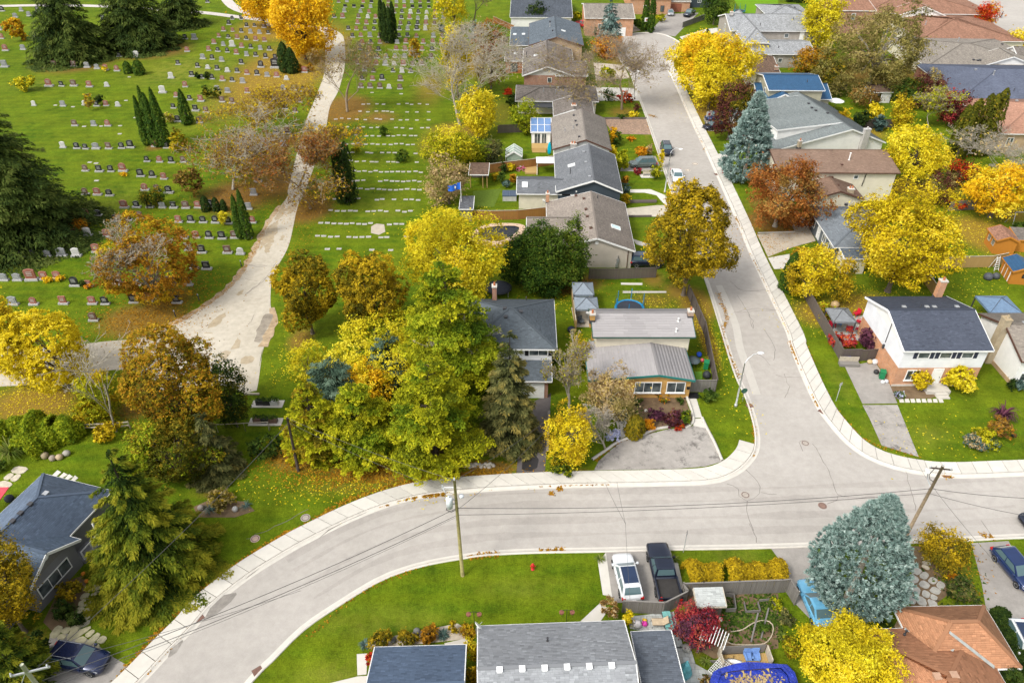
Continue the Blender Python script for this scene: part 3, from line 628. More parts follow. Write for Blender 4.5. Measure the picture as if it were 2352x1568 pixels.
class House:
 def __init__(s, label, cat, at, ang=-1.5, name='house', z=2.9):
  p = G(*PX(at)[0], z); s.a = R(ang); s.o = Vector((p.x, p.y, 0)); s.t = thing(name, label, cat, s.o, s.a); s.planes = []; s.M = Matrix.Translation(s.o) @ Matrix.Rotation(s.a, 4, 'Z'); s.I = s.M.inverted()
 def L(s, px, py, z): return s.I @ G(px, py, z)
 def rect(s, pts, z, add=(0, 0, 0, 0)):
  q = [s.L(a, b, z) for a, b in PX(pts)]; xs_ = [p.x for p in q]; ys_ = [p.y for p in q]
  return [min(xs_)+add[0], max(xs_)+add[1], min(ys_)+add[2], max(ys_)+add[3]]
 def block(s, pts, ze, rise, kind, wall, roof, ov=.45, z0=0., add=(0, 0, 0, 0), near=None, low=None, gable=None, inset=None, trim=None, mid=.5, thick=.16, cap=True, wh=.33, hh=.15):
  x0, x1, y0, y1 = s.rect(pts, ze, add) if isinstance(pts, str) else pts
  zr = ze+rise; xm, ym = x0+(x1-x0)*mid, y0+(y1-y0)*mid; trim = trim or WHITE; ends = []
  if kind == 'gx': pl = [[(x0, y0, ze), (x1, y0, ze), (x1, ym, zr), (x0, ym, zr)], [(x1, y1, ze), (x0, y1, ze), (x0, ym, zr), (x1, ym, zr)]]; sl = rise/(ym-y0); caps = [((x0, ym, zr), (x1, ym, zr))]; rake = [((x0, y0, ze), (x0, ym, zr)), ((x0, y1, ze), (x0, ym, zr)), ((x1, y0, ze), (x1, ym, zr)), ((x1, y1, ze), (x1, ym, zr))]; eave = [((x0, y0, ze), (x1, y0, ze)), ((x0, y1, ze), (x1, y1, ze))]
  elif kind == 'gy': pl = [[(x1, y0, ze), (x1, y1, ze), (xm, y1, zr), (xm, y0, zr)], [(x0, y1, ze), (x0, y0, ze), (xm, y0, zr), (xm, y1, zr)]]; sl = rise/(xm-x0); caps = [((xm, y0, zr), (xm, y1, zr))]; rake = [((x0, y0, ze), (xm, y0, zr)), ((x1, y0, ze), (xm, y0, zr)), ((x0, y1, ze), (xm, y1, zr)), ((x1, y1, ze), (xm, y1, zr))]; eave = [((x1, y0, ze), (x1, y1, ze)), ((x0, y0, ze), (x0, y1, ze))]
  elif kind == 'hx':
   d = inset or (y1-y0)/2; a, b = (x0+d, ym, zr), (x1-d, ym, zr)
   pl = [[(x0, y0, ze), (x1, y0, ze), b, a], [(x1, y1, ze), (x0, y1, ze), a, b], [(x1, y0, ze), (x1, y1, ze), b], [(x0, y1, ze), (x0, y0, ze), a]]; sl = rise/d; caps = [(a, b), ((x0, y0, ze), a), ((x0, y1, ze), a), ((x1, y0, ze), b), ((x1, y1, ze), b)]; rake = []; eave = [((x0, y0, ze), (x1, y0, ze)), ((x0, y1, ze), (x1, y1, ze)), ((x0, y0, ze), (x0, y1, ze)), ((x1, y0, ze), (x1, y1, ze))]
  elif kind == 'hy':
   d = inset or (x1-x0)/2; a, b = (xm, y0+d, zr), (xm, y1-d, zr)
   pl = [[(x1, y0, ze), (x1, y1, ze), b, a], [(x0, y1, ze), (x0, y0, ze), a, b], [(x0, y0, ze), (x1, y0, ze), a], [(x1, y1, ze), (x0, y1, ze), b]]; sl = rise/d; caps = [(a, b), ((x0, y0, ze), a), ((x1, y0, ze), a), ((x0, y1, ze), b), ((x1, y1, ze), b)]; rake = []; eave = [((x0, y0, ze), (x1, y0, ze)), ((x0, y1, ze), (x1, y1, ze)), ((x0, y0, ze), (x0, y1, ze)), ((x1, y0, ze), (x1, y1, ze))]
  else:  # single slope, low along one side: ls south, ln north, le east, lw west
   zz = {'ls': (ze, ze, zr, zr), 'ln': (zr, zr, ze, ze), 'le': (zr, ze, ze, zr), 'lw': (ze, zr, zr, ze)}[kind]
   c = [(x0, y0, zz[0]), (x1, y0, zz[1]), (x1, y1, zz[2]), (x0, y1, zz[3])]; k = {'ls': 0, 'le': 1, 'ln': 2, 'lw': 3}[kind]; pl = [c[k:]+c[:k]]; sl = 0; caps = []; rake = [(c[k-1], c[k]), (c[(k+1) % 4], c[(k+2) % 4])]; eave = [(c[k], c[(k+1) % 4])]
  rf = MB()
  for P in pl:
   n = len(P); o = len(rf.v); rf.add([tuple(p) for p in P]+[(p[0], p[1], p[2]-thick) for p in P], [tuple(range(n)), tuple(range(2*n-1, n-1, -1))]+[((i+1) % n, i, n+i, n+(i+1) % n) for i in range(n)])
   q, e, u, nn = frame_of(P); rf.uv[len(rf.f)-n-2] = [((p-q[0]).dot(e)+q[0].x*.37, (p-q[0]).dot(u)) for p in q]
  ro = rf.build('roof', roof, s.t); s.planes += [([Vector(p) for p in P]) for P in pl]
  if near:
   mb = [[], [], []]
   for P in pl:
    if frame_of(P)[3].z < .05: continue
    a, b, c = shingle_geo(P, wh, hh, .016 if wh < 1 else .005, .17 if wh < 1 else .06); o = len(mb[0]); mb[0] += a; mb[1] += [tuple(i+o for i in f) for f in b]; mb[2] += c
   me = mesh_np('shingles', np.array(mb[0]), np.array(mb[1]), shingle_tone(near), np.clip(mb[2], 0, 1)); so = put('shingles', me, ro); so['kind'] = 'stuff'
  if cap and caps:
   mb = MB()
   for a, b in caps: mb.bar(Vector(a)+Vector((0, 0, .025)), Vector(b)+Vector((0, 0, .025)), .26, .05)
   mb.build('ridge_cap', roof if not near else shingle_tone(near), s.t)
  mb = MB()
  for a, b in rake: mb.bar(Vector(a)+Vector((0, 0, -.11)), Vector(b)+Vector((0, 0, -.11)), .07, .24)
  for a, b in eave: mb.bar(Vector(a)+Vector((0, 0, -.10)), Vector(b)+Vector((0, 0, -.10)), .13, .14)
  mb.build('gutter', trim, s.t)
  X0, X1, Y0, Y1 = x0+ov, x1-ov, y0+ov, y1-ov; zw = ze-.06+(sl*ov if kind in ('gx', 'gy', 'hx', 'hy') else 0)-.10
  if wall is not None:
   mb = MB(); g2 = gable or wall; mats = [wall, g2, low[1] if low else wall]; zl = low[0] if low else z0
   def ring(a, b, mi):
    if b-a > .02: mb.add([(X0, Y0, a), (X1, Y0, a), (X1, Y1, a), (X0, Y1, a), (X0, Y0, b), (X1, Y0, b), (X1, Y1, b), (X0, Y1, b)], [(0, 1, 5, 4), (1, 2, 6, 5), (2, 3, 7, 6), (3, 0, 4, 7)], mi)
   if low: ring(z0, zl, 2)
   if kind in ('ls', 'ln', 'le', 'lw'):
    f = lambda x, y: frame_z(pl[0], x, y)-.18
    mb.add([(X0, Y0, zl), (X1, Y0, zl), (X1, Y1, zl), (X0, Y1, zl)]+[(x, y, f(x, y)) for x, y in ((X0, Y0), (X1, Y0), (X1, Y1), (X0, Y1))], [(0, 1, 5, 4), (1, 2, 6, 5), (2, 3, 7, 6), (3, 0, 4, 7)])
   else: ring(zl, zw, 0)
   if kind == 'gx': mb.add([(X0, Y0, zw), (X0, Y1, zw), (X0, ym, zr-.2), (X1, Y0, zw), (X1, Y1, zw), (X1, ym, zr-.2)], [(1, 0, 2), (3, 4, 5)], 1)
   if kind == 'gy': mb.add([(X0, Y0, zw), (X1, Y0, zw), (xm, Y0, zr-.2), (X0, Y1, zw), (X1, Y1, zw), (xm, Y1, zr-.2)], [(0, 1, 2), (4, 3, 5)], 1)
   mb.build('wall', mats, s.t)
  b = type('B', (), {})(); b.x0, b.x1, b.y0, b.y1, b.ze, b.zr, b.planes = X0, X1, Y0, Y1, ze, zr, pl; b.r = (x0, x1, y0, y1); b.xm, b.ym = xm, ym; return b
 def ray(s, px, py):
  """where the photo's line of sight meets this roof"""
  o = s.I @ Vector((0, 0, CAMH)); d = (s.I @ G(px, py, 0))-o; best = None
  for P in s.planes:
   n = (P[1]-P[0]).cross(P[-1]-P[0]); k = n.dot(d)
   if abs(k) < 1e-9: continue
   t = n.dot(P[0]-o)/k; q = o+d*t
   if all((P[(i+1) % len(P)]-P[i]).cross(q-P[i]).dot(n) > -.02*n.length for i in range(len(P))) and (best is None or t < best[0]): best = (t, q)
  return best[1] if best else (s.I @ G(px, py, 3.2))
 def side(s, b, f):
  return {'S': (Vector((b.x0, b.y0, 0)), Vector((1, 0, 0)), Vector((0, -1, 0)), b.x1-b.x0), 'N': (Vector((b.x1, b.y1, 0)), Vector((-1, 0, 0)), Vector((0, 1, 0)), b.x1-b.x0), 'E': (Vector((b.x1, b.y0, 0)), Vector((0, 1, 0)), Vector((1, 0, 0)), b.y1-b.y0), 'W': (Vector((b.x0, b.y1, 0)), Vector((0, -1, 0)), Vector((-1, 0, 0)), b.y1-b.y0)}[f]
 def win(s, b, f, u, z, w, h, n=2, frame=None, sill=False, shutters=None, off=0.):
  o, e, n_, W_ = s.side(b, f); c = o+e*(W_*u)+Vector((0, 0, z))+n_*off; fr = MB(); X = Matrix((tuple(e)+(0,), tuple(n_)+(0,), (0, 0, 1, 0), (0, 0, 0, 1))).transposed(); X.translation = c
  t = .08
  for a in ((-w/2-t, w/2+t, h/2, h/2+t), (-w/2-t, w/2+t, -h/2-t, -h/2), (-w/2-t, -w/2, -h/2, h/2), (w/2, w/2+t, -h/2, h/2)): fr.box(a[0], a[1], -.02, .07, a[2], a[3], 0, X)
  for k in range(1, n): fr.box(-w/2+w*k/n-.03, -w/2+w*k/n+.03, -.01, .055, -h/2, h/2, 0, X)
  if sill: fr.box(-w/2-.15, w/2+.15, -.01, .14, -h/2-t-.09, -h/2-t-.002, 0, X)
  wo = fr.build('window', frame or WHITE, s.t); gl = MB()
  for k in range(n): gl.box(-w/2+w*k/n+(.031 if k else .001), -w/2+w*(k+1)/n-(.031 if k < n-1 else .001), -.005, .025, -h/2+.001, h/2-.001, 0, X)
  gl.build('pane', glass_mat(), wo)
  if shutters:
   for sg in (-1, 1):
    sh = MB().box(sg*(w/2+t+.24)-.2, sg*(w/2+t+.24)+.2, -.01, .06, -h/2-.05, h/2+.05, 0, X)
    for k in range(6): sh.box(sg*(w/2+t+.24)-.16, sg*(w/2+t+.24)+.16, .06, .075, -h/2+.05+k*h/6.2, -h/2+.05+k*h/6.2+h/10, 0, X)
    sh.build('shutter', shutters, s.t)
  return wo
 def door(s, b, f, u, z0, w, h, mat, light=False):
  o, e, n_, W_ = s.side(b, f); c = o+e*(W_*u)+Vector((0, 0, z0)); X = Matrix((tuple(e)+(0,), tuple(n_)+(0,), (0, 0, 1, 0), (0, 0, 0, 1))).transposed(); X.translation = c
  d = MB().box(-w/2, w/2, -.01, .05, 0, h, 0, X)
  for q in ((-.36, -.06), (.06, .36)):
   for zz in (.12, .52): d.box(w*q[0], w*q[1], .05, .065, h*zz, h*(zz+.34), 0, X)
  do = d.build('door', mat, s.t); fr = MB()
  for a in ((-w/2-.1, -w/2-.002, 0, h+.1), (w/2+.002, w/2+.1, 0, h+.1), (-w/2, w/2, h+.002, h+.1)): fr.box(a[0], a[1], -.01, .08, a[2], a[3], 0, X)
  fr.build('door_frame', WHITE, s.t); MB().box(w*.36, w*.42, .065, .12, h*.46, h*.5, 0, X).build('handle', BLACK, do)
 def garage(s, b, f, u, w, h, mat):
  o, e, n_, W_ = s.side(b, f); c = o+e*(W_*u); X = Matrix((tuple(e)+(0,), tuple(n_)+(0,), (0, 0, 1, 0), (0, 0, 0, 1))).transposed(); X.translation = c; g = MB()
  for k in range(4): g.box(-w/2, w/2, -.01, .05, h*k/4+.012, h*(k+1)/4-.012, 0, X)
  g.build('garage_door', mat, s.t)
 def chimney(s, at, w, d, top, mat, flues=1, z0=None, capm=None):
  p = s.ray(*PX(at)[0]); zb = (p.z-.9) if z0 is None else z0
  mb = MB().box(p.x-w/2, p.x+w/2, p.y-d/2, p.y+d/2, zb, p.z+top-.14)
  co = mb.build('chimney', mat, s.t); MB().box(p.x-w/2-.06, p.x+w/2+.06, p.y-d/2-.06, p.y+d/2+.06, p.z+top-.14, p.z+top).build('cap', capm or CONC2, co)
  fl = MB()
  for k in range(flues): fl.lathe([(.13, 0), (.11, .38)], 8, 0, (p.x+(k-(flues-1)/2)*w*.45, p.y, p.z+top))
  fl.build('flue', M('terracotta flue', (.40, .14, .06), .9), co)
  MB().box(p.x-w/2-.05, p.x+w/2+.05, p.y-d/2-.05, p.y+d/2+.05, p.z-.35, p.z+.10).build('flashing', DKM, co); return co
 def vents(s, ats, size=.3, h=.18, mat=None, name='roof_vent'):
  for a, b in PX(ats):
   p = s.ray(a, b); MB().box(p.x-size/2, p.x+size/2, p.y-size/2, p.y+size/2, p.z-.12, p.z+h).box(p.x-size*.62, p.x+size*.62, p.y-size*.62, p.y+size*.62, p.z+h+.002, p.z+h+.05).build(name, mat or DKM, s.t)
 def pipe(s, ats, r=.06, h=.5, mat=None):
  for a, b in PX(ats):
   p = s.ray(a, b); MB().lathe([(r*1.7, -.1), (r*1.7, .04), (r, .06), (r, h), (r*1.5, h+.002), (r*1.5, h+.1)], 8, 0, p).build('vent_pipe', mat or DKM, s.t)
 def skylight(s, ats, w=.8, d=1.1, mat=None):
  for a, b in PX(ats):
   o = s.I @ Vector((0, 0, CAMH)); p = s.ray(a, b); n = None
   for P in s.planes:
    nn = (P[1]-P[0]).cross(P[-1]-P[0]).normalized()
    if abs(nn.dot(p-P[0])) < .02: n, e = nn, (P[1]-P[0]).normalized()
   if n is None: continue
   u = n.cross(e); X = Matrix((tuple(e)+(0,), tuple(u)+(0,), tuple(n)+(0,), (0, 0, 0, 1))).transposed(); X.translation = p
   k = MB().box(-w/2, w/2, -d/2, -d/2+.08, -.05, .14, 0, X).box(-w/2, w/2, d/2-.08, d/2, -.05, .14, 0, X).box(-w/2, -w/2+.08, -d/2+.081, d/2-.081, -.05, .14, 0, X).box(w/2-.08, w/2, -d/2+.081, d/2-.081, -.05, .14, 0, X).build('skylight', WHITE, s.t)
   MB().box(-w/2+.081, w/2-.081, -d/2+.081, d/2-.081, .02, .10, 0, X).build('pane', mat or M('skylight glass', (.50, .58, .62), .15, .6, var=.1), k)
 def part(s, name, mb, mat, smooth=False): return mb.build(name, mat, s.t, smooth)
def frame_z(P, x, y):
 a, b, c = Vector(P[0]), Vector(P[1]), Vector(P[2]); n = (b-a).cross(c-a); return a.z-(n.x*(x-a.x)+n.y*(y-a.y))/n.z
def dish(at, z, label, ang=2.2, r=.36):
 p = G(*PX(at)[0], z); t = thing('satellite_dish', label, 'satellite dish', p, ang); mb = MB(); mb.lathe([(.02, 0), (r*.6, .03), (r, .11), (r*1.02, .12), (r*.98, .125)], 14); o = mb.build('reflector', M('pale dish', (.66, .66, .65), .5), t, True); o.rotation_euler = (R(60), 0, 0); o.location = (0, -.1, .45)
 MB().tube([(0, 0, -.5), (0, 0, .2), (0, -.05, .45)], .03, 6).tube([(0, -.1, .42), (0, -.55, .62)], .018, 5).build('mount', STEEL, t)
# --- front row, seen from above
h = House('bungalow garage with slate blue shingle roof, cut off below the lawn', 'garage', 'd1 985 1297', 1.8, 'garage', 2.6)
b = h.block(h.rect('d1 985 1297 1688 1272', 2.6, (0, 0, -7.4, 0)), 2.6, 1.5, 'gx', BRK_T, R_BLUE, near=(.105, .145, .215))
b.t = None
h = House('long weathered grey shingle roofed bungalow with a row of white roof vents', 'house', 'd1 1775 1130', 2.4, z=3.0)
b = h.block(h.rect('d1 1775 1130; d2 1015 1088', 3.0, (0, 0, -8.4, 0)), 3.0, 1.5, 'gx', BRK_T, R_GREY, near=(.27, .28, .295), mid=.5)
h.vents('d2 62 1470 235 1463 407 1458 578 1450 748 1444 920 1438', .34, .14, M('white plastic', (.78, .78, .78), .5, var=.04)); h.pipe('d2 428 1245', .06, .35)
h = House('low addition with slate grey shingle roof joined to the grey bungalow', 'house', 'd2 1380 1182', 2.4, 'house_addition', 2.7)
h.block(h.rect('d2 1035 1146 1380 1182', 2.7, (.25, 0, -7.5, -.3)), 2.7, .5, 'ln', SID_W, R_SLATE, near=(.115, .130, .155), cap=False)
dish('d1 1765 1165', 3.1, 'satellite dish on the corner of the grey bungalow eave')
h = House('orange shingle roofed bungalow with crossing hips beside the driveway', 'house', 'd3 1890 972', 1.2, z=2.8)
b = h.block('d3 1195 985 1890 972 2160 1450', 2.8, 1.9, 'hx', BRK_T, R_ORANGE, near=(.40, .20, .11))
b2 = h.block(h.rect('d3 1050 1152 1985 1452', 2.8, (-1.6, 0, -6.5, 0)), 2.8, 1.55, 'hx', BRK_T, R_ORANGE, near=(.37, .18, .10))
fl = MB()
for q in ('d3 1280 1150 1655 1318', 'd3 1622 1178 1965 1448'):
 a, c = PX(q); A, B = h.ray(*a), h.ray(*c); fl.bar(A+Vector((0, 0, .05)), B+Vector((0, 0, .06)), .26, .04)
h.part('valley_flashing', fl, M('valley metal', (.36, .38, .36), .5)); h.vents('d3 1565 1440 1525 1525 1655 1515', .42, .2, M('brown roof vent', (.40, .25, .17), .6)); h.vents('d3 1172 1205', .3, .2); h.pipe('d3 1282 1192', .06, .4)
# --- slate roofed house at the left
pa, pb = G(0, 1179, 2.9), G(99, 1087, 2.9); ang5 = math.degrees(math.atan2(pb.y-pa.y, pb.x-pa.x))
h = House('grey sided house with slate blue hipped roof behind the drooping spruce', 'house', '99 1087', ang5, z=2.9)
pN = h.L(99, 1087, 2.9); pS = h.L(168, 1220, 2.9)
b = h.block([pN.x-17, pN.x, min(pN.y, pS.y), max(pN.y, pS.y)], 2.9, 2.0, 'hx', SID_G, R_BLUE, near=(.115, .15, .21))
wl = [h.L(64.5, 1372, 2.9), h.L(181.5, 1237, 2.9)]; wx0, wx1 = sorted((wl[0].x, wl[1].x)); wy = (wl[0].y+wl[1].y)/2
b2 = h.block([wx0, wx1, wy, pS.y+3.2], 2.9, 1.75, 'gy', SID_G, R_BLUE, near=(.12, .16, .22), gable=siding('grey vertical boarding', (.17, .165, .16), .3, 'x'))
h.win(b2, 'S', .47, 1.55, 3.1, 1.15, 3); h.vents('d0 235 203 160 272 100 333', .32, .14); h.vents('d0 355 123', .36, .16, STEEL)
o_, e_, n_, W_ = h.side(b2, 'S'); gv = o_+e_*W_*.5+Vector((0, 0, 4.0))+n_*.02; h.part('gable_vent', MB().tube([gv, gv+n_*.06], .28, 14), WHITE)
MB().box(b2.x1+.05, b2.x1+2.4, b2.y0-.1, b2.y0+3.6, 0, .35).box(b2.x1+.4, b2.x1+1.9, b2.y0-.8, b2.y0-.101, 0, .18).build('porch', M('grey porch boards', (.22, .22, .235), .8), h.t)
pp = MB()
for q in (.2, 1.2, 2.2): pp.box(b2.x1+q, b2.x1+q+.1, b2.y0-.05, b2.y0+.05, .351, 1.25)
pp.bar((b2.x1+.2, b2.y0, 1.3), (b2.x1+2.3, b2.y0, 1.3), .08, .08); pp.box(b2.x1+2.2, b2.x1+2.34, b2.y0-.07, b2.y0+.07, 1.35, 2.7); h.part('railing', pp, WHITE)
# --- mustard brick split level with metal roofs
h = House('mustard brick house with low grey metal roof and teal eaves at the corner', 'house', 'c2 1560 400', 0, z=2.7)
b = h.block('c2 745 403 1560 400 705 108', 2.7, .75, 'gy', BRK_M, R_METAL, ov=.32, trim=TEAL, mid=.655, near=(.30, .285, .285), wh=1.3, hh=.36)
b2 = h.block(h.rect('b2 775 1325 1565 1325 745 1107', 4.6), 4.6, 1.0, 'gx', CREAM, R_METAL, ov=.5, trim=M('dark green trim', (.03, .08, .06), .5), near=(.30, .28, .275), wh=1.3, hh=.36, mid=.60, low=(2.4, BRK_M))
h.win(b, 'S', .575, 1.5, 2.7, 1.3, 3, WHITE, True); h.win(b, 'S', .855, 1.5, 1.85, 1.3, 2, WHITE, True)
o_, e_, n_, W_ = h.side(b, 'S'); q = o_+e_*(W_*.985)+Vector((0, 0, 1.35)); h.part('mailbox', MB().box(q.x-.22, q.x+.1, q.y-.16, q.y-.01, 1.3, 1.6), BLACK)
h.chimney('b2 770 1190', .55, .7, .9, BRK_M); h.chimney('b2 1520 1160', .6, .6, .75, brick('pinkish brick', (.45, .30, .22), (.38, .25, .18))); h.pipe('b2 1428 1205 1413 1285', .07, .35, WHITE)
dish('b2 740 1180', 4.2, 'satellite dish at the chimney of the metal roofed house', 2.8, .4)
# --- slate grey hipped house beside it
h = House('two storey house with slate grey hipped roof beside the tall pine', 'house', 'b2 500 1418', -.6, z=5.2)
b = h.block(h.rect('b2 500 1418 465 1038', 5.2, (-9.8, 0, 0, 0)), 5.2, 2.0, 'hx', SID_W, R_SLATE, ov=.5, near=(.10, .118, .135), low=(2.6, BRK_R))
h.win(b, 'S', .84, 4.35, 1.9, .7, 2, shutters=BLACK); h.chimney('b1 1905 1040', .5, .6, 2.0, BRK_R); h.vents('b2 225 1135 100 1110; b1 1990 1175', .35, .14)
b2 = h.block(h.rect('c2 462 408 455 226', 2.7, (-6, 0, 0, 0)), 2.7, .9, 'ls', BRK_R, R_SLATE, ov=.4, near=(.10, .118, .135)); h.garage(b2, 'S', .60, 3.4, 2.1, WHITE)
h.pipe('b2 265 1045', .05, .4)
# --- beige bungalow with cedars
h = House('beige sided bungalow with taupe gabled roof beside the cedar clump', 'house', 'b2 1100 665', -1.5)
b = h.block('b2 420 335 1100 667 990 300', 2.9, 1.9, 'gy', SID_B, R_BEIGE, ov=.35, trim=WHITE, near=(.25, .215, .185), mid=.56)
h.block(h.rect('b2 268 412 640 520', 2.9, (0, 2.2, -.6, 0)), 2.9, 1.3, 'gx', SID_B, R_BEIGE, ov=.35, near=(.235, .205, .175))
h.vents('b2 645 248 706 270 722 352 733 406 760 495 360 455', .34, .16, BROWNT); h.skylight('b2 950 488', 1.0, 1.4, M('pale blue skylight', (.45, .62, .66), .2, .6)); h.chimney('b2 428 292', .5, .5, 1.5, BRK_O); h.pipe('b2 812 262', .05, .3)
dp = MB(); dp.tube([(b.x1-.5, b.y0-.06, 2.75), (b.x1-.55, b.y0-.1, 2.5), (b.x1-.55, b.y0-.1, .1)], .05, 6); h.part('downpipe', dp, BROWNT)
h.part('gas_meter', MB().box(b.x1-2.0, b.x1-1.7, b.y0-.22, b.y0-.01, .9, 1.5).tube([(b.x1-1.85, b.y0-.12, 1.5), (b.x1-1.85, b.y0-.12, 2.0)], .05, 6).box(b.x1-2.1, b.x1-1.75, b.y0-.22, b.y0-.01, .2, .75), STEEL)
h.part('gable_vent', MB().tube([(b.xm, b.y0+.01, 3.9), (b.xm, b.y0-.07, 3.9)], .26, 14), WHITE); dish('b2 395 310', 3.3, 'satellite dish beside the orange brick chimney')
# --- dark gabled house
h = House('house with mid grey roof and dark slate boarded gable', 'house', 'a2 1005 1470', -1.5, z=3.4)
b = h.block('a2 480 1190 925 1185 1005 1472', 3.4, 1.9, 'gy', SID_D, R_MID, ov=.35, mid=.56, near=(.15, .158, .17))
b2 = h.block(h.rect('a2 190 1482 555 1478 292 1362', 2.8, (0, 1.6, 0, .6)), 2.8, 1.0, 'gx', CREAM, R_MID, ov=.4, near=(.14, .148, .16))
h.vents('a2 704 1168 722 1246 750 1357', .34, .16, STEEL); h.skylight('a2 613 1268 255 1417', .9, 1.2); h.pipe('a2 602 1330', .06, .9); h.part('gable_light', MB().box(b.xm-2.7, b.xm-2.5, b.y0-.12, b.y0-.01, 3.2, 3.4), WHITE)
h.part('house_sign', MB().box(b.x0+.6, b.x0+1.9, b.y0-.06, b.y0-.01, 2.6, 2.85), BLACK)
# --- white gabled house with sunroom
h = House('white gabled house with tan grey roof and a glazed sunroom', 'house', 'a2 920 1148', -1.5, z=3.0)
b = h.block('a2 455 915 845 905 920 1148', 3.0, 1.8, 'gy', WSTUC, R_TAN, ov=.35, mid=.56, trim=BROWNT, near=(.235, .21, .185))
h.vents('a2 630 887 643 930 652 962 670 1050', .32, .16); h.pipe('a2 562 1005 625 985', .06, .5, STEEL); h.chimney('a2 625 1140', 1.0, .7, 1.0, BRK_W, 2); h.chimney('a2 628 850', .9, .7, 1.2, BRK_O, 2)
# --- low hipped brown house with orange leaves on its roof
h = House('low house with flat brown hipped roof scattered with orange leaves', 'house', 'a2 820 770', -1.5, z=2.8)
b = h.block('a2 182 772 820 770 785 655', 2.8, 1.1, 'hx', CREAM, R_TAN, ov=.5)
b2 = h.block(h.rect('a2 470 800 790 892', 3.0, (0, 0, 0, 2.)), 3.0, 1.3, 'gy', WSTUC, R_TAN, ov=.3, mid=.5)
h.vents('a2 505 675', .45, .18, STEEL); h.pipe('a2 398 700 490 715', .07, .6, STEEL); h.part('low_porch_roof', MB().box(b.x0+3.2, b.x0+7.4, b.y0-2.6, b.y0-.02, 2.15, 2.3), R_MID); h.win(b, 'S', .42, 1.6, 1.2, .9)
# --- brick house with deck
h = House('red brick house with brown roof and pale boarded gable front', 'house', 'a2 735 578', -1.5, z=3.4)
b = h.block('a2 235 580 640 575 600 460 290 375', 3.4, 2.0, 'gy', BRK_R, R_TAN, ov=.4, mid=.48, gable=SID_V); b2 = h.block(h.rect('a2 560 580 738 578 700 465', 3.4, (-2, 0, 0, 0)), 3.4, 1.1, 'gx', BRK_R, R_TAN, ov=.4)
b3 = h.block('a2 98 466 300 464 300 396', 2.9, .5, 'ls', M('orange wood wall', (.36, .14, .05), .7), R_TAN, ov=.25); h.skylight('a2 185 412 340 425', .9, 1.0); h.vents('a2 375 355 405 385 420 435 405 475', .32, .16, STEEL); h.pipe('a2 268 445', .09, 1.3); h.chimney('a2 650 560', .6, .6, .5, BRK_R, z0=0); h.win(b, 'S', .52, 2.4, .8, .9, 1)
h.win(b3, 'S', .35, 1.3, 1.6, 1.8, 2, BROWNT); h.win(b3, 'S', .8, 1.3, 1.0, 2.0, 1, BROWNT)
# --- blue grey house, white house and brick houses at the far end
h = House('yellow brick house with blue grey roof and two skylights', 'house', 'a2 705 342', -1.5, z=4.2)
b = h.block('a2 285 347 705 342 655 182', 4.2, 1.9, 'gy', BRK_T, R_BG, ov=.4, mid=.5, trim=BROWNT); b2 = h.block('a2 138 347 330 345 400 238', 3.2, 1.0, 'ls', SID_K, R_BG, ov=.3); h.skylight('a2 178 265 245 264 550 238', .8, 1.0); h.vents('a2 447 172 468 240', .35, .3); h.pipe('a2 447 205', .12, .7, STEEL); h.win(b2, 'S', .45, 1.9, 2.8, .9, 2)
h = House('white far house with slate roof behind the round evergreen', 'house', 'a2 610 62', -1.5, z=3.0)
b = h.block('a2 140 132 610 60 470 -30', 3.0, 1.9, 'gx', WSTUC, R_SLATE, ov=.35); h.win(b, 'E', .5, 2.0, 1.6, .8, 2, shutters=BLACK)
h = House('tan brick house with stone steps behind the blue spruce', 'house', 'a2 1000 100', -1.5, z=5.0)
b = h.block('a2 690 30 860 140 1050 28', 4.6, 1.8, 'gx', BRK_O, R_FAR, ov=.3); h.win(b, 'S', .3, 2.2, .7, 1.6, 1); h.garage(b, 'S', .75, 2.6, 2.2, WHITE);
h = House('brick house with brown garage door at the turning circle', 'house', 'a2 1475 20', -1.5, z=3.0)
b = h.block('a2 1300 12 1475 12 1475 -60', 3.0, 1.1, 'ls', BRK_O, R_FAR, ov=.2); h.garage(b, 'S', .5, 3.6, 2.3, M('brown garage door', (.28, .10, .06), .6)); b = h.block('a2 1060 -10 1300 -40 1300 -140', 4.4, 1.2, 'hx', BRK_O, R_FAR, ov=.3); h.win(b, 'S', .4, 1.9, 1.6, 1.1, 2); h.win(b, 'S', .8, 1.6, 1.0, 1.6, 1, BROWNT)
h = House('dark timber clad house cut off at the far end', 'house', 'a2 1600 -20', -1.5, z=3.0); b = h.block('a2 1520 -20 1640 -20 1640 -100', 3.0, 1.2, 'gx', SID_D, R_SLATE, ov=.3); h.win(b, 'S', .4, 1.8, 1.0, .7)
# --- right hand side of the street, far to near
h = House('large pale grey house with crossing hipped roofs beside the lemon tree', 'house', 'a3 490 412', -1.5, z=5.2)
b = h.block('a2 1735 122; a3 525 125 525 240', 5.4, 2.2, 'gx', BRK_G, R_PALE, ov=.4); b2 = h.block('a2 1775 135; a3 250 330', 5.0, 2.6, 'hy', BRK_G, R_PALE, ov=.4); b3 = h.block(h.rect('a2 2005 415; a3 492 412 485 306', 3.2, (0, 0, 0, .2)), 3.2, 1.3, 'gx', BRK_G, R_PALE, ov=.4)
h.win(b, 'S', .87, 4.2, .9, .8, 1); h.door(b, 'S', .79, 3.1, .9, 2., WHITE); h.win(b, 'S', .62, 4.2, .9, .8, 1); h.win(b3, 'S', .82, 1.7, 1.2, .9, 2); h.win(b3, 'S', .45, 1.7, .8, .8, 1); h.win(b, 'W', .5, 4.4, .7, 1.6, 1); h.pipe('a3 175 195 315 368 428 152', .07, .4)
h.chimney('a2 1835 122', .8, .6, 1.0, BRK_W)
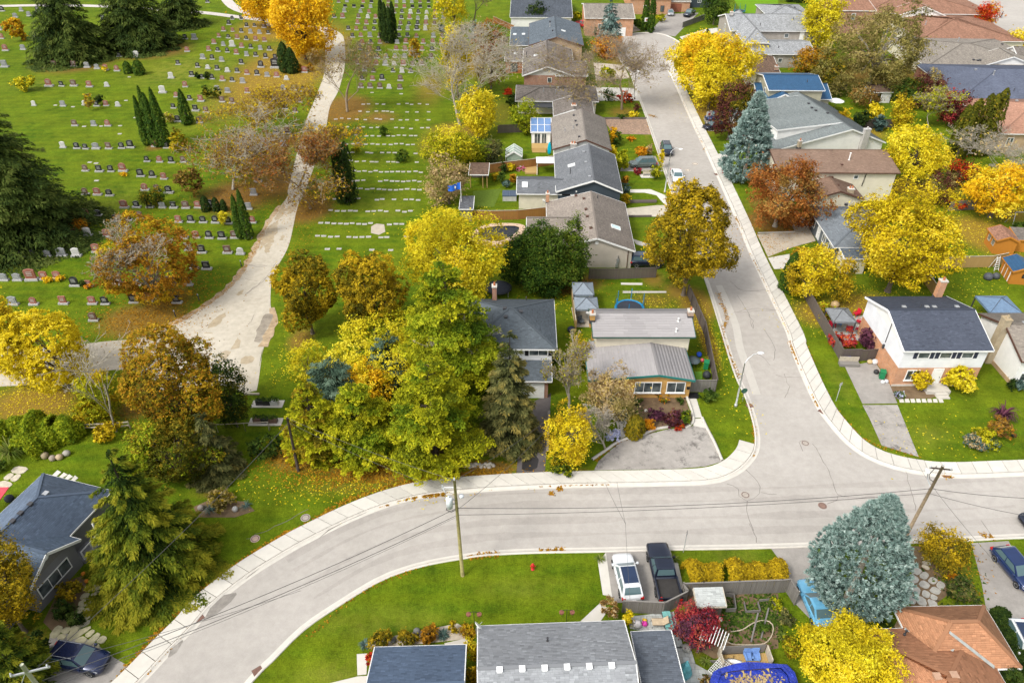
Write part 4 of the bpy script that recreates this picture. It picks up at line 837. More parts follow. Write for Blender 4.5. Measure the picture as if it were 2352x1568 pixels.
h = House('small pale grey hipped house beyond the bright lawn', 'house', 'a3 530 124', -1.5, z=3.6); b = h.block('a3 232 124 532 124 470 35', 3.6, 1.5, 'hx', BRK_G, R_PALE, ov=.4); h.vents('a3 438 60 470 85 490 100', .4, .2)
h = House('dark brown roofed house half hidden behind the golden maple', 'house', 'a3 340 555', -1.5, z=3.0); b = h.block('a2 1960 550; a3 330 556 200 415', 3.0, 1.5, 'gx', CREAM, R_BROWN, ov=.4); h.chimney('a3 297 540', .8, .6, .9, brick('pink brick', (.46, .26, .17), (.40, .22, .14)), 1); h.pipe('a3 222 462', .06, .3)
h = House('khaki house with bright blue metal roofs', 'house', 'a3 700 752', -1.5, z=3.0)
b = h.block('a3 95 672 690 760 620 650', 3.4, 1.7, 'gx', SID_K, R_BMETAL, ov=.4); b2 = h.block('a3 240 690 578 688 545 560', 5.8, 1.3, 'gx', SID_K, R_BMETAL, ov=.35); b3 = h.block(h.rect('a3 215 860 560 780', 3.4, (0, -1.5, 4.0, 3.2)), 3.4, 2.2, 'gy', SID_K, R_BMETAL, ov=.3)
h.win(b2, 'W', .35, 4.5, .8, 1.2, 1); h.win(b2, 'W', .7, 4.5, .8, 1.2, 1); h.chimney('a3 583 740', .7, .6, 1.5, brick('ochre brick', (.42, .22, .07), (.34, .17, .05)), 2); h.pipe('a3 535 630', .06, .4); h.win(b, 'E', .5, 1.6, 1.4, 1.0, 2)
h = House('white house with green grey roof and long side dormer', 'house', 'a3 850 1030', 10, z=2.6)
b = h.block(h.rect('a3 290 1152 850 1032 640 765', 2.6, (0, 0, 0, -2.5)), 2.6, 2.9, 'gy', WSTUC, R_SAGE, ov=.35, mid=.66, near=(.165, .185, .185)); x0_, x1_, y0_, y1_ = b.r
b2 = h.block([x0_+1.6, b.xm-.1, y0_+3.4, y1_-2.2], 4.9, .6, 'lw', WSTUC, R_SAGE, ov=.2, z0=3.0, near=(.165, .185, .18)); h.win(b2, 'W', .3, 4.3, .9, .6, 1, BROWNT); h.win(b2, 'W', .72, 4.3, .9, .6, 1, BROWNT)
o_, e_, n_, W_ = h.side(b, 'S'); cx = b.x0+W_*.80; h.part('chimney', MB().box(cx-.55, cx+.55, b.y0-.7, b.y0-.01, 0, 5.3).box(cx-.62, cx+.62, b.y0-.76, b.y0+.04, 5.302, 5.42).lathe([(.16, 0), (.14, .35)], 8, 0, (cx, b.y0-.35, 5.42)), BRK_W)
h.vents('a3 545 797 570 830 600 850 690 870', .35, .18); h.chimney('a3 470 1130', .55, .55, 1.3, BRK_B, 1, z0=0)
h = House('cream split level house with brown shingle roof and plain side wall', 'house', 'a3 1140 1312', -1.0, z=5.0)
b = h.block(h.rect('a3 320 1318 1140 1314 1082 1152', 5.0), 5.0, 1.1, 'gx', CREAM, R_BROWN, ov=.4, mid=.72, trim=BROWNT, near=(.205, .14, .105)); b2 = h.block(h.rect('a3 580 1522 965 1518 860 1385', 2.9, (0, 0, 0, 1.5)), 2.9, 1.3, 'gy', CREAM, R_BROWN, ov=.35, mid=.5, trim=BROWNT, near=(.20, .13, .095))
h.pipe('a3 855 1225', .10, 1.1, WHITE); h.vents('a3 800 1265 725 1362 770 1420', .3, .15, BROWNT); h.win(b, 'S', .66, 4.1, .6, .5, 1); h.chimney('a3 858 1490', .85, .7, 1.1, BRK_B, 2); dp = MB(); dp.tube([(b.x0+(b.x1-b.x0)*.74, b.y0-.1, 4.8), (b.x0+(b.x1-b.x0)*.73, b.y0-.1, 2.6)], .05, 6); h.part('downpipe', dp, BLACK)
h = House('grey house with blue grey hipped roof under the biggest yellow tree', 'house', 'b3 750 637', -1.5, z=2.9)
b = h.block('b3 565 365 752 637 1000 637 1025 330', 2.9, 1.7, 'hy', SID_GR, R_BG, ov=.45, near=(.165, .185, .205)); h.win(b, 'W', .18, 1.5, 1.5, 1.1, 2); h.win(b, 'W', .62, 1.5, 1.2, 1.0, 2); h.win(b, 'W', .86, 1.5, 1.2, 1.0, 2); h.door(b, 'W', .42, .3, .95, 2.0, WHITE); h.vents('b3 833 313 870 328 905 378 938 425', .38, .14); b2 = h.block(h.rect('b3 800 650 930 650 930 720', 2.6, (-.4, .6, 0, .5)), 2.5, .4, 'ls', CREAM, R_BG, ov=.2)
# --- white two storey house with charcoal roof
h = House('white two storey house with charcoal roof and orange brick ground floor', 'house', 'b3 1275 1428', .5, z=5.1)
b = h.block('b3 1275 1428 1968 1428 1032 1016', 5.1, 1.7, 'gx', SID_W, R_DARK, ov=.3, mid=.5, near=(.068, .078, .105), low=(2.55, BRK_O), gable=WSTUC)
for u in (.245, .505, .765): h.win(b, 'S', u, 4.25, 1.15, .68, 1, WHITE, shutters=M('navy shutter', (.03, .035, .06), .6))
h.win(b, 'S', .20, 1.55, 1.25, 1.25, 2, WHITE, True); h.door(b, 'S', .50, .25, .95, 2.1, WHITE); h.win(b, 'S', .505, 2.1, .6, .35, 3); h.chimney('b3 1530 1015', .75, .65, 2.3, BRK_O, 1)
h.vents('b3 1275 1100 1450 1100 1508 1100 1680 1098', .36, .12, STEEL); h.pipe('b3 1402 1100', .05, .35); mast = MB(); q0 = h.side(b, 'W'); ps = q0[0]+q0[1]*(q0[3]*.62)
mast.tube([ps+Vector((-.06, 0, 3.2)), ps+Vector((-.1, 0, 6.3))], .04, 6).tube([ps+Vector((-.1, 0, 6.2)), ps+Vector((-.3, 0, 6.35))], .03, 5).box(ps.x-.2, ps.x-.02, ps.y-.12, ps.y+.12, 2.4, 2.9); h.part('service_mast', mast, DKM)
st = MB().box(b.x0+(b.x1-b.x0)*.36, b.x0+(b.x1-b.x0)*.64, b.y0-1.5, b.y0-.01, 0, .42).box(b.x0+(b.x1-b.x0)*.45, b.x0+(b.x1-b.x0)*.60, b.y0-1.9, b.y0-1.501, 0, .28).box(b.x0+(b.x1-b.x0)*.45, b.x0+(b.x1-b.x0)*.60, b.y0-2.3, b.y0-1.901, 0, .14); h.part('front_steps', st, CONC2); h.part('foundation', MB().box(b.x0-.03, b.x1+.03, b.y0-.06, b.y0-.011, 0, .25), CONC2)
h = House('white rendered house with brown grey roof and buff stone chimney, cut off', 'house', 'b3 2180 1510', .5, z=3.6)
b = h.block(h.rect('b3 1888 1142 2182 1512', 3.6, (0, 6.5, 0, 0)), 3.6, 1.7, 'gx', WSTUC, R_TAN, ov=.3, trim=BROWNT, near=(.23, .195, .17)); h.part('chimney', MB().box(b.x0-.75, b.x0-.01, b.ym-.45, b.ym+.45, 0, 6.0).box(b.x0-.82, b.x0+.02, b.ym-.52, b.ym+.52, 6.002, 6.12).lathe([(.15, 0), (.13, .35)], 8, 0, (b.x0-.35, b.ym, 6.12)), BRK_B)
h.vents('b3 2195 1222', .34, .15, STEEL); h.win(b, 'S', .2, 1.2, 1.4, 1.0, 2); h.part('foundation', MB().box(b.x0-.06, b.x1, b.y0-.08, b.y0-.011, 0, .6).box(b.x0-.08, b.x0-.011, b.y0, b.y1, 0, .5), BRK_T)
# --- far right
h = House('buff house with tan roof and white front gable beside the flame red maple', 'house', 'a3 1640 105', -3, z=4.2)
b = h.block('a3 880 25 1640 108 1640 -60', 4.2, 2.0, 'hx', BRK_T, R_LBROWN, ov=.4); b2 = h.block(h.rect('a3 1225 112 1580 110', 4.2, (0, 0, -.8, 5)), 4.2, 2.3, 'gy', WSTUC, R_LBROWN, ov=.3); h.win(b2, 'S', .5, 4.0, 1.6, 1.1, 3, BROWNT); h.win(b, 'W', .6, 2.6, 1.0, 1.6, 2); b3 = h.block('a3 790 80 870 80 890 -40', 6.0, 1.5, 'gx', BRK_R, R_LBROWN, ov=.2); h.win(b3, 'S', .4, 4.4, .9, 1.5, 1)
h = House('house with broad light brown hipped roof below the white gable', 'house', 'a3 1860 242', -3, z=3.0); b = h.block('a3 1400 308 1865 242 1830 112', 3.0, 2.2, 'hx', CREAM, R_LBROWN, ov=.4); h.vents('a3 1578 272 1652 270 1668 265', .4, .2, STEEL); h.pipe('a3 1440 190', .12, .8, STEEL)
h = House('house with greige hipped roof and white side gable', 'house', 'a3 2195 490', -3, z=3.0); b = h.block('a3 1450 512 2050 505 1985 296', 3.0, 2.0, 'hx', CREAM, R_FAR, ov=.4); b2 = h.block(h.rect('a3 1880 505 2240 490', 3.0, (0, .8, 0, 5)), 3.0, 2.1, 'gy', WSTUC, R_FAR, ov=.3); h.win(b, 'S', .34, 1.8, .9, .9, 1); h.vents('a3 1808 462 1840 467 1858 465 2027 342', .38, .2); h.pipe('a3 1690 318', .12, .8, STEEL)
h = House('red brick house with large slate blue hipped roof at the edge', 'house', 'a3 1710 752', -3, z=3.0); b = h.block(h.rect('a3 1580 572 1710 755 2195 500', 3.0, (0, 6, 0, 0)), 3.0, 2.6, 'hx', BRK_R, R_BLUE, ov=.4, near=(.105, .12, .165)); h.win(b, 'W', .45, 1.6, 1.6, 1.4, 3); h.vents('a3 1825 538 2030 718 1990 498', .4, .2, STEEL); h.pipe('a3 1960 575', .12, .8, STEEL); h.pipe('a3 2115 700', .06, .5)
h = House('tan brick house with light brown hipped roof behind the columnar oaks', 'house', 'a3 2020 1020', -3, z=3.2); b = h.block(h.rect('a3 1835 812 2022 1022 2195 760', 3.2, (0, 6, 0, 0)), 3.2, 2.4, 'hx', BRK_T, R_LBROWN, ov=.4, near=(.36, .20, .14)); h.win(b, 'W', .35, 1.7, 1.6, 1.5, 2); h.win(b, 'S', .1, 1.4, 1.0, 1.6, 2); h.vents('a3 2138 778', .4, .2, STEEL)
h = House('grey far roof glimpsed beside the court', 'house', 'a3 2195 430', -3, z=3.0); h.block(h.rect('a3 2150 440 2300 380', 3.0, (0, 3, 0, 0)), 3.0, 1.5, 'gx', WSTUC, R_TAN, ov=.3)
# ================================================================ TREES
PAL = {  # leaf colours of each kind, dark to light
 'yellow': [(.38, .29, .008), (.62, .48, .010), (.74, .58, .016), (.82, .68, .06)],
 'lemon': [(.34, .28, .010), (.56, .46, .012), (.70, .60, .020), (.80, .70, .06)],
 'gold': [(.46, .23, .006), (.70, .40, .008), (.83, .53, .012), (.86, .60, .04)],
 'ochre': [(.13, .095, .008), (.34, .235, .010), (.52, .36, .012), (.66, .47, .02)],
 'golive': [(.06, .06, .006), (.16, .135, .008), (.30, .215, .010), (.46, .30, .015)],
 'olive': [(.035, .045, .005), (.075, .085, .007), (.14, .13, .010), (.36, .24, .015)],
 'ygreen': [(.09, .115, .006), (.24, .26, .008), (.42, .41, .012), (.58, .53, .02)],
 'lime': [(.06, .11, .006), (.16, .22, .008), (.28, .33, .013), (.44, .45, .02)],
 'green': [(.02, .045, .008), (.04, .08, .010), (.07, .12, .014), (.11, .16, .02)],
 'dkgreen': [(.010, .026, .006), (.022, .045, .008), (.040, .070, .010), (.07, .10, .016)],
 'cedar': [(.014, .040, .006), (.036, .080, .008), (.070, .120, .011), (.14, .175, .018)],
 'spruce': [(.018, .040, .010), (.045, .075, .015), (.080, .115, .020), (.16, .19, .04)],
 'norway': [(.018, .040, .006), (.060, .095, .008), (.15, .18, .012), (.30, .28, .02)],
 'bgreen': [(.035, .065, .042), (.08, .135, .09), (.14, .21, .145), (.23, .31, .22)],
 'sage': [(.035, .045, .016), (.085, .095, .03), (.15, .15, .05), (.30, .24, .06)],
 'blue': [(.05, .09, .075), (.12, .195, .175), (.23, .335, .30), (.42, .52, .48)],
 'bluedk': [(.025, .055, .045), (.055, .10, .085), (.10, .16, .14), (.17, .24, .20)],
 'rust': [(.13, .035, .010), (.25, .075, .016), (.34, .12, .022), (.42, .20, .05)],
 'brown': [(.10, .055, .016), (.19, .10, .025), (.28, .16, .035), (.36, .24, .06)],
 'orange': [(.34, .11, .006), (.52, .19, .008), (.64, .28, .010), (.68, .38, .02)],
 'rustgold': [(.12, .07, .008), (.30, .14, .010), (.44, .20, .012), (.50, .30, .02)],
 'red': [(.22, .012, .008), (.45, .03, .012), (.62, .07, .015), (.68, .16, .02)],
 'crimson': [(.12, .010, .018), (.28, .022, .035), (.42, .05, .06), (.40, .10, .05)],
 'maroon': [(.045, .012, .012), (.095, .025, .024), (.15, .05, .035), (.17, .10, .03)],
 'plum': [(.035, .012, .022), (.075, .022, .045), (.13, .04, .07), (.20, .07, .10)],
 'beige': [(.26, .17, .07), (.42, .30, .15), (.52, .40, .22), (.56, .42, .10)],
 'tan': [(.14, .11, .035), (.24, .19, .06), (.33, .26, .09), (.42, .33, .13)],
 'willow': [(.10, .095, .025), (.19, .17, .04), (.28, .24, .065), (.38, .31, .10)],
 'grass': [(.05, .09, .012), (.10, .16, .02), (.18, .22, .04), (.32, .30, .10)],
 'lilac': [(.30, .32, .50), (.45, .47, .66), (.62, .64, .80), (.35, .40, .30)]}
def leafmat(p): return tone_mat('leaves '+p, PAL[p], .85, .12, trans=.3)
BARK = M('grey brown bark', (.13, .105, .08), .95, var=.35, scale=8); BARKT = M('tan twigs', (.25, .19, .13), .95, var=.3, scale=8); BARKP = M('pale grey bark', (.33, .295, .235), .95, var=.3, scale=8); BARKD = M('dark bark', (.06, .045, .035), .95, var=.3, scale=8)
def nrm(a): return a/(np.linalg.norm(a, axis=1)[:, None]+1e-9)
def leaf_arrays(P, N, size, tang=None, aspect=1.35, jit=.7):
 n = len(P); N = nrm(N+RNG.normal(0, jit, (n, 3)))
 t = RNG.normal(0, 1, (n, 3)) if tang is None else tang+RNG.normal(0, .18, (n, 3))
 t = nrm(t-N*np.sum(t*N, axis=1)[:, None]); b = np.cross(N, t)
 s = (size*RNG.uniform(.55, 1.5, n))[:, None] if np.isscalar(size) else (size*RNG.uniform(.7, 1.3, n))[:, None]
 V = np.stack([P-t*s*.5*aspect-b*s*.46, P+t*s*.62*aspect, P-t*s*.38*aspect+b*s*.46], axis=1).reshape(-1, 3)
 return V, np.arange(n*3).reshape(-1, 3)
def leaf_obj(name, P, N, size, tone, pal, parent=None, **kw):
 V, Q = leaf_arrays(P, N, size, **kw)
 return put(name, mesh_np(name, V, Q, leafmat(pal) if isinstance(pal, str) else pal, np.clip(tone, 0, 1)), parent)
def unit(n):
 v = RNG.normal(0, 1, (n, 3)); return nrm(v)
def crown_points(rx, ry, rz, n, lobes=26, lump=.42, bottom=-.55, size=.3, fill=.78, loose=1.):
 """leaf clumps over a crown of uneven lobes: returns points, outward directions, tones, and the lobe centres"""
 E = np.array((rx, ry, rz)); d = unit(lobes*3); d = d[d[:, 2] > bottom][:lobes]
 k = len(d); rad = RNG.uniform(.34, .80, k)[:, None]; C = d*rad*E; lr = lump*RNG.uniform(.55, 1.15, k)
 C = np.r_[C, [[0, 0, 0]]]; lr = np.r_[lr, .62]; k += 1
 ltone = RNG.normal(0, .15, k)
 nc = max(8, n//15); pts, nor, ton = [], [], []
 li = RNG.choice(k, nc*3, p=lr**2/np.sum(lr**2)); dd = unit(nc*3); cp = C[li]+dd*(lr[li][:, None]*E)
 # keep clump centres that are not buried in another lobe
 q = cp/E; ok = np.ones(len(q), bool)
 for j in range(k):
  dist = np.linalg.norm(q-C[j]/E, axis=1); ok &= (dist > lr[j]*fill) | (li == j)
 ok &= (q[:, 2] > bottom-.25); az_ = np.arctan2(q[:, 1], q[:, 0]); f0 = RNG.uniform(0, 6.28, 4); cp = cp*(1+loose*.11*np.sin(3*az_+f0[0]+2*q[:, 2])+loose*.09*np.sin(5*az_+f0[1]-4*q[:, 2])+loose*.07*np.sin(9*az_+6*q[:, 2]+f0[2]))[:, None]; idx = np.where(ok)[0][:nc]
 cp, dd, li = cp[idx], dd[idx], li[idx]; nc = len(idx); m = max(1, int(n/max(1, nc)))
 ct = RNG.normal(0, .19, nc)
 sp = RNG.standard_t(5, (nc, m, 3))*RNG.uniform(.5, 1.25, (nc, 1, 1))*size*loose*np.array((1.25, 1.25, .8))
 P = cp[:, None, :]+sp; ton = .48+ltone[li][:, None]+ct[:, None]+RNG.normal(0, .15, (nc, m))+.06*(sp[:, :, 2]/size)
 N = np.repeat((dd*.7+np.array((0, 0, .75)))[:, None, :], m, axis=1)
 return P.reshape(-1, 3), N.reshape(-1, 3), ton.ravel(), C*1.0
def limb_mesh(h0, C, r0, crown_c, lean=(0, 0), sides=6, n=14):
 """tapered trunk with limbs that reach into the lobes of the crown"""
 mb = MB(); top = Vector((lean[0], lean[1], crown_c[2]+.2))
 fk = Vector((lean[0]*.5, lean[1]*.5, max(h0*.75, .5)))
 mb.tube([(0, 0, -.1), (0, 0, .25), fk, fk.lerp(top, .55), top], [r0*1.5, r0*1.05, r0*.85, r0*.5, r0*.22], sides+2)
 for c in C[:n]:
  e = Vector(crown_c)+Vector(c)*.95; s = fk.lerp(top, random.uniform(0, .75)); m = s.lerp(e, .5)+Vector((0, 0, (e-s).length*.12))
  mb.tube([s, m, e], [r0*.42, r0*.25, r0*.08], 5, cap=False)
 return mb
def solve(x0, x1, y0, y1, clear, ratio=None):
 """crown box in the photo + height of its underside above ground -> centre on the ground, radii, centre height"""
 xc, yc = (x0+x1)/2, (y0+y1)/2; rz = None; hc = clear+3
 for _ in range(30):
  m = mpp(yc, hc); ph = PITCH+math.atan((yc-784)/FPX)
  rx = (x1-x0)/2*m; A = (y1-y0)/2*m
  z2 = max(A*A-(rx*math.sin(ph))**2, (.42*rx)**2); rz = math.sqrt(z2)/math.cos(ph)
  if ratio: rz = rx*ratio
  hc = hc*.5+(clear+rz)*.5
 c = G(xc, yc, hc); return Vector((c.x, c.y, 0)), rx, rz, hc
def pine(pal, x0, x1, y0, y1, label, clear=.8, cat='pine tree', name='pine_tree', px=3.7, dens=1., plates=60, pal2=None):
 """loose whorls of flat feathery plates round a straight trunk"""
 c, rx, rz, hc = solve(x0, x1, y0, y1, clear); h = hc+rz; size = px*mpp((y0+y1)/2, hc); n = nleaf(x0, x1, y0, y1, 5.2*dens, px); t = thing(name, label, cat, c, random.uniform(0, 6.28))
 u = RNG.uniform(0, 1, plates)**.9; z = clear*.6+(h-clear*.6)*u; Rz = rx*np.minimum(1, .55+u*1.6)*np.clip(1.04-u, .03, 1)**.62*1.1; az = np.arange(plates)*2.4+RNG.normal(0, .5, plates); ro = Rz*RNG.uniform(.45, .80, plates); C = np.c_[ro*np.cos(az), ro*np.sin(az), z]; pr = Rz*RNG.uniform(.22, .40, plates)+.22
 i = RNG.choice(plates, n, p=pr**2/np.sum(pr**2)); th = RNG.uniform(0, 6.283, n); rr = pr[i]*np.sqrt(RNG.uniform(0, 1, n))*(.8+.25*np.sin(th*5+i)); P = C[i]+np.c_[rr*np.cos(th)*1.15, rr*np.sin(th)*1.15, RNG.normal(0, .07, n)*pr[i]+.10*pr[i]-.35*(rr/pr[i])**2*pr[i]*.6]
 P[:, 2] = np.maximum(P[:, 2], .15); N = np.c_[P[:, :2]/rx*.4, np.ones(n)]; ton = .45+RNG.normal(0, .17, plates)[i]+RNG.normal(0, .16, n)+.45*(rr/pr[i]-.6)
 pk = RNG.uniform(0, 1, plates)[i] < .3
 if pal2: leaf_obj('crown', P[pk], N[pk], size, ton[pk], pal2, t, aspect=1.5); P, N, ton = P[~pk], N[~pk], ton[~pk]
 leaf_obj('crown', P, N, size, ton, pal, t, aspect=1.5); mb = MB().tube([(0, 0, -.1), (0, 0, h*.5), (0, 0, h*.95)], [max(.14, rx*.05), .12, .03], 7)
 for k in range(plates): mb.tube([(0, 0, z[k]-.1), tuple(C[k]-np.array((0, 0, .15*pr[k])))], [.05, .02], 4, cap=False)
 mb.build('trunk', BARKD, t, True); return t
def tufted(pal, x0, x1, y0, y1, label, px=3.3, dens=1., cat='spruce tree', name='spruce_tree', belly=.3, pw=.62, bark=BARKP, bot=.6):
 """dense blue spruce: short upturned shoots in tufts all over an egg shaped outline"""
 c, rx, rz, hc = solve(x0, x1, y0, y1, 0); h = hc+rz; size = px*mpp((y0+y1)/2, hc); n = nleaf(x0, x1, y0, y1, 12.*dens, px); t = thing(name, label, cat, c, random.uniform(0, 6.28)); nc = n//26
 u = RNG.uniform(.01, .99, nc); prof = np.where(u < belly, bot+(1-bot)*np.sin(u/belly*1.57), ((1-u)/(1-belly))**pw); th = RNG.uniform(0, 6.283, nc); ly = 1+.11*np.sin(u*h/1.5*6.283+np.sin(th*3)*1.2)+.05*np.sin(th*7+u*20); R0 = rx*prof*ly*(1-.42*RNG.beta(1, 2.6, nc))
 C = np.c_[R0*np.cos(th), R0*np.sin(th), u*h*.98+.2]; o = np.c_[np.cos(th), np.sin(th), .25+.9*u]; i = np.repeat(np.arange(nc), 26); d = nrm(o[i]+RNG.normal(0, .55, (len(i), 3))); L = RNG.uniform(0, 1, len(i))[:, None]
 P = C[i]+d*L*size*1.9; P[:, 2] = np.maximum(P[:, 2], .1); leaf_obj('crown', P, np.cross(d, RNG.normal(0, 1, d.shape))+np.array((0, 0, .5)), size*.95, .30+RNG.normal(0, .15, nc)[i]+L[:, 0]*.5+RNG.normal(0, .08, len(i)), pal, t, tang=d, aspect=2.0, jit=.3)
 MB().tube([(0, 0, -.1), (0, 0, h*.4), (0, 0, h*.9)], [rx*.09, rx*.06, .05], 8).build('trunk', bark, t, True); return t
def nleaf(x0, x1, y0, y1, k, px): return int((x1-x0)*(y1-y0)*.785/(px*px*.56)*k)
PXK = .74
def broad(pal, x0, x1, y0, y1, clear, label, cat='tree', dens=1., px=4.3, low=-.95, bark=None, lobes=26, trunk=True, name='tree', pal2=None, frac2=.3, group=None, lump=.42, ratio=None, loose=1., cone=0.):
 px *= PXK; clear = clear*.35 if trunk else clear; c, rx, rz, hc = solve(x0, x1, y0, y1, clear, ratio); size = px*mpp((y0+y1)/2, hc)
 n = nleaf(x0, x1, y0, y1, 4.1*dens, px)
 t = thing(name, label, cat, c, random.uniform(0, 6.28), group)
 P, N, ton, C = crown_points(rx*.95, rx*.95, rz*.95, n, lobes, lump, low, size=size*1.3, loose=loose); P[:, :2] *= (1-cone*P[:, 2:]/(rz*.95))
 P = P+np.array((0, 0, hc)); ok = P[:, 2] > .15; P, N, ton = P[ok], N[ok], ton[ok]
 if pal2:
  s = RNG.normal(0, 1, len(C)); li = np.argmin(((P[:, None, :]-np.array((0, 0, hc))-C[None])**2).sum(2), axis=1) if len(P)*len(C) < 2e6 else RNG.integers(0, len(C), len(P))
  pick = (s[li]+RNG.normal(0, .5, len(P))) > np.quantile(s, 1-frac2)
  leaf_obj('crown', P[~pick], N[~pick], size, ton[~pick], pal, t); leaf_obj('crown', P[pick], N[pick], size, ton[pick], pal2, t)
 else: leaf_obj('crown', P, N, size, ton, pal, t)
 if trunk: limb_mesh(max(clear*2, .8), C, max(.09, rx*.05), (0, 0, hc), n=min(len(C), 22)).build('trunk', bark or BARK, t, True)
 return t
def limbs_rec(h, spread, levels, kids, r0, rise=.5, seed=0, first=.28, curl=.25, tips=None):
 """bare branching: list of (p, q, r_p, r_q)"""
 rnd = random.Random(seed); seg = []; tips = tips if tips is not None else []
 def grow(p, d, L, r, lv):
  n = 3; q = p.copy(); dd = d.copy(); rr = r; pts = [q.copy()]
  for i in range(n):
   dd = (dd+Vector((rnd.gauss(0, curl*.4), rnd.gauss(0, curl*.4), rnd.gauss(.05, curl*.2)))).normalized()
   q2 = q+dd*L/n; r2 = rr*.86; seg.append((q.copy(), q2.copy(), rr, r2)); q, rr = q2, r2; pts.append(q.copy())
  if lv >= levels: tips.append(q.copy()); return
  k = kids+(rnd.random() < .5)
  for j in range(k):
   s = pts[rnd.choice([1, 2, 3, 3])]; az = rnd.uniform(0, 6.28); sp = spread*rnd.uniform(.6, 1.3)
   a = dd.cross(Vector((0, 0, 1)) if abs(dd.z) < .9 else Vector((1, 0, 0))).normalized(); b = dd.cross(a)
   nd = (dd+(a*math.cos(az)+b*math.sin(az))*sp+Vector((0, 0, rise*.25))).normalized()
   grow(s, nd, L*rnd.uniform(.60, .82), rr*rnd.uniform(.52, .70), lv+1)
 grow(Vector((0, 0, 0)), Vector((0, 0, 1)), h*first, r0, 0)
 return seg, tips
def seg_mesh(seg, mat, name='branches', rmin=.012):
 P0 = np.array([s[0][:] for s in seg]); P1 = np.array([s[1][:] for s in seg]); r0 = np.maximum([s[2] for s in seg], rmin)[:, None]; r1 = np.maximum([s[3] for s in seg], rmin)[:, None]
 d = nrm(P1-P0); a = np.cross(d, np.where(np.abs(d[:, 2:3]) < .9, [[0, 0, 1.]], [[1., 0, 0]])); a = nrm(a); b = np.cross(d, a)
 k = 4; rings = []
 for (P, r) in ((P0, r0), (P1, r1)):
  for j in range(k):
   t = 2*math.pi*j/k; rings.append(P+(a*math.cos(t)+b*math.sin(t))*r)
 V = np.stack(rings, axis=1).reshape(-1, 3); o = (np.arange(len(seg))*2*k)[:, None]
 Q = np.concatenate([o+np.array([j, (j+1) % k, k+(j+1) % k, k+j]) for j in range(k)])
 return mesh_np(name, V, Q, mat, smooth=True)
def bare(x0, x1, y0, y1, base, label, pal=None, dens=.3, bark=BARKP, levels=5, kids=3, spread=.75, rise=.5, first=.3, px=4.0, twig=.016, seed=1, tr=.019, low=0., cat='tree', name='bare_tree', pal2=None):
 bx, by = base; c = G(bx, by); h = hgt(by, y0)*.94; m = mpp((y0+y1)/2, h*.5); w = (x1-x0)/2*m
 seg, tips = limbs_rec(h, spread, levels, kids, max(.08, h*tr), rise, seed, first)
 T_ = np.array([p[:] for p in tips]); mx = np.quantile(np.abs(T_[:, :2]), .80); mz = T_[:, 2].max(); cx = (x0+x1)/2
 sx, sz = w/mx, h/mz; mid = G(cx, (y0+y1)/2, h*.55).x-c.x; m2 = G(cx, y0*.8+y1*.2, h*.9).x-c.x
 f = lambda p: Vector((p.x*sx+float(np.interp(p.z/mz, [0, .15, .55, .9], [0, mid*.2, mid, m2])), p.y*sx, p.z*sz))
 seg = [(f(a), f(b), ra, rb) for a, b, ra, rb in seg]; tips = [f(p) for p in tips]
 t = thing(name, label, cat, c)
 big = [s for s in seg if s[2] > .05]; small = [s for s in seg if s[2] <= .05]
 # fine twigs at each tip
 rnd = random.Random(seed+5)
 for p in tips:
  for _ in range(4):
   d = Vector((rnd.gauss(0, 1), rnd.gauss(0, 1), rnd.gauss(.35, .8))).normalized()*w*rnd.uniform(.06, .16); small.append((p, p+d, twig, twig*.7))
 put('trunk', seg_mesh(big or seg[:3], bark, 'trunk'), t); put('branches', seg_mesh(small, bark, 'branches', twig), t)
 if pal:
  n = nleaf(x0, x1, y0, y1, 3.0*dens, px); P = np.array([p[:] for p in tips]); size = px*m
  for q, pl in ((.72 if pal2 else 1., pal), (.28, pal2)):
   if pl is None: continue
   k = int(n*q); i = RNG.integers(0, len(P), k)
   if low: # leaves kept on the lower limbs only
    wgt = np.clip(1-P[:, 2]/h, .02, 1)**(2*low); i = RNG.choice(len(P), k, p=wgt/wgt.sum())
   X = P[i]+RNG.normal(0, w*.085, (k, 3)); X[:, 2] = np.maximum(X[:, 2], .2)
   leaf_obj('crown', X, np.tile([0, 0, .8], (k, 1)), size*.9, .5+RNG.normal(0, .2, k), pl, t)
 return t
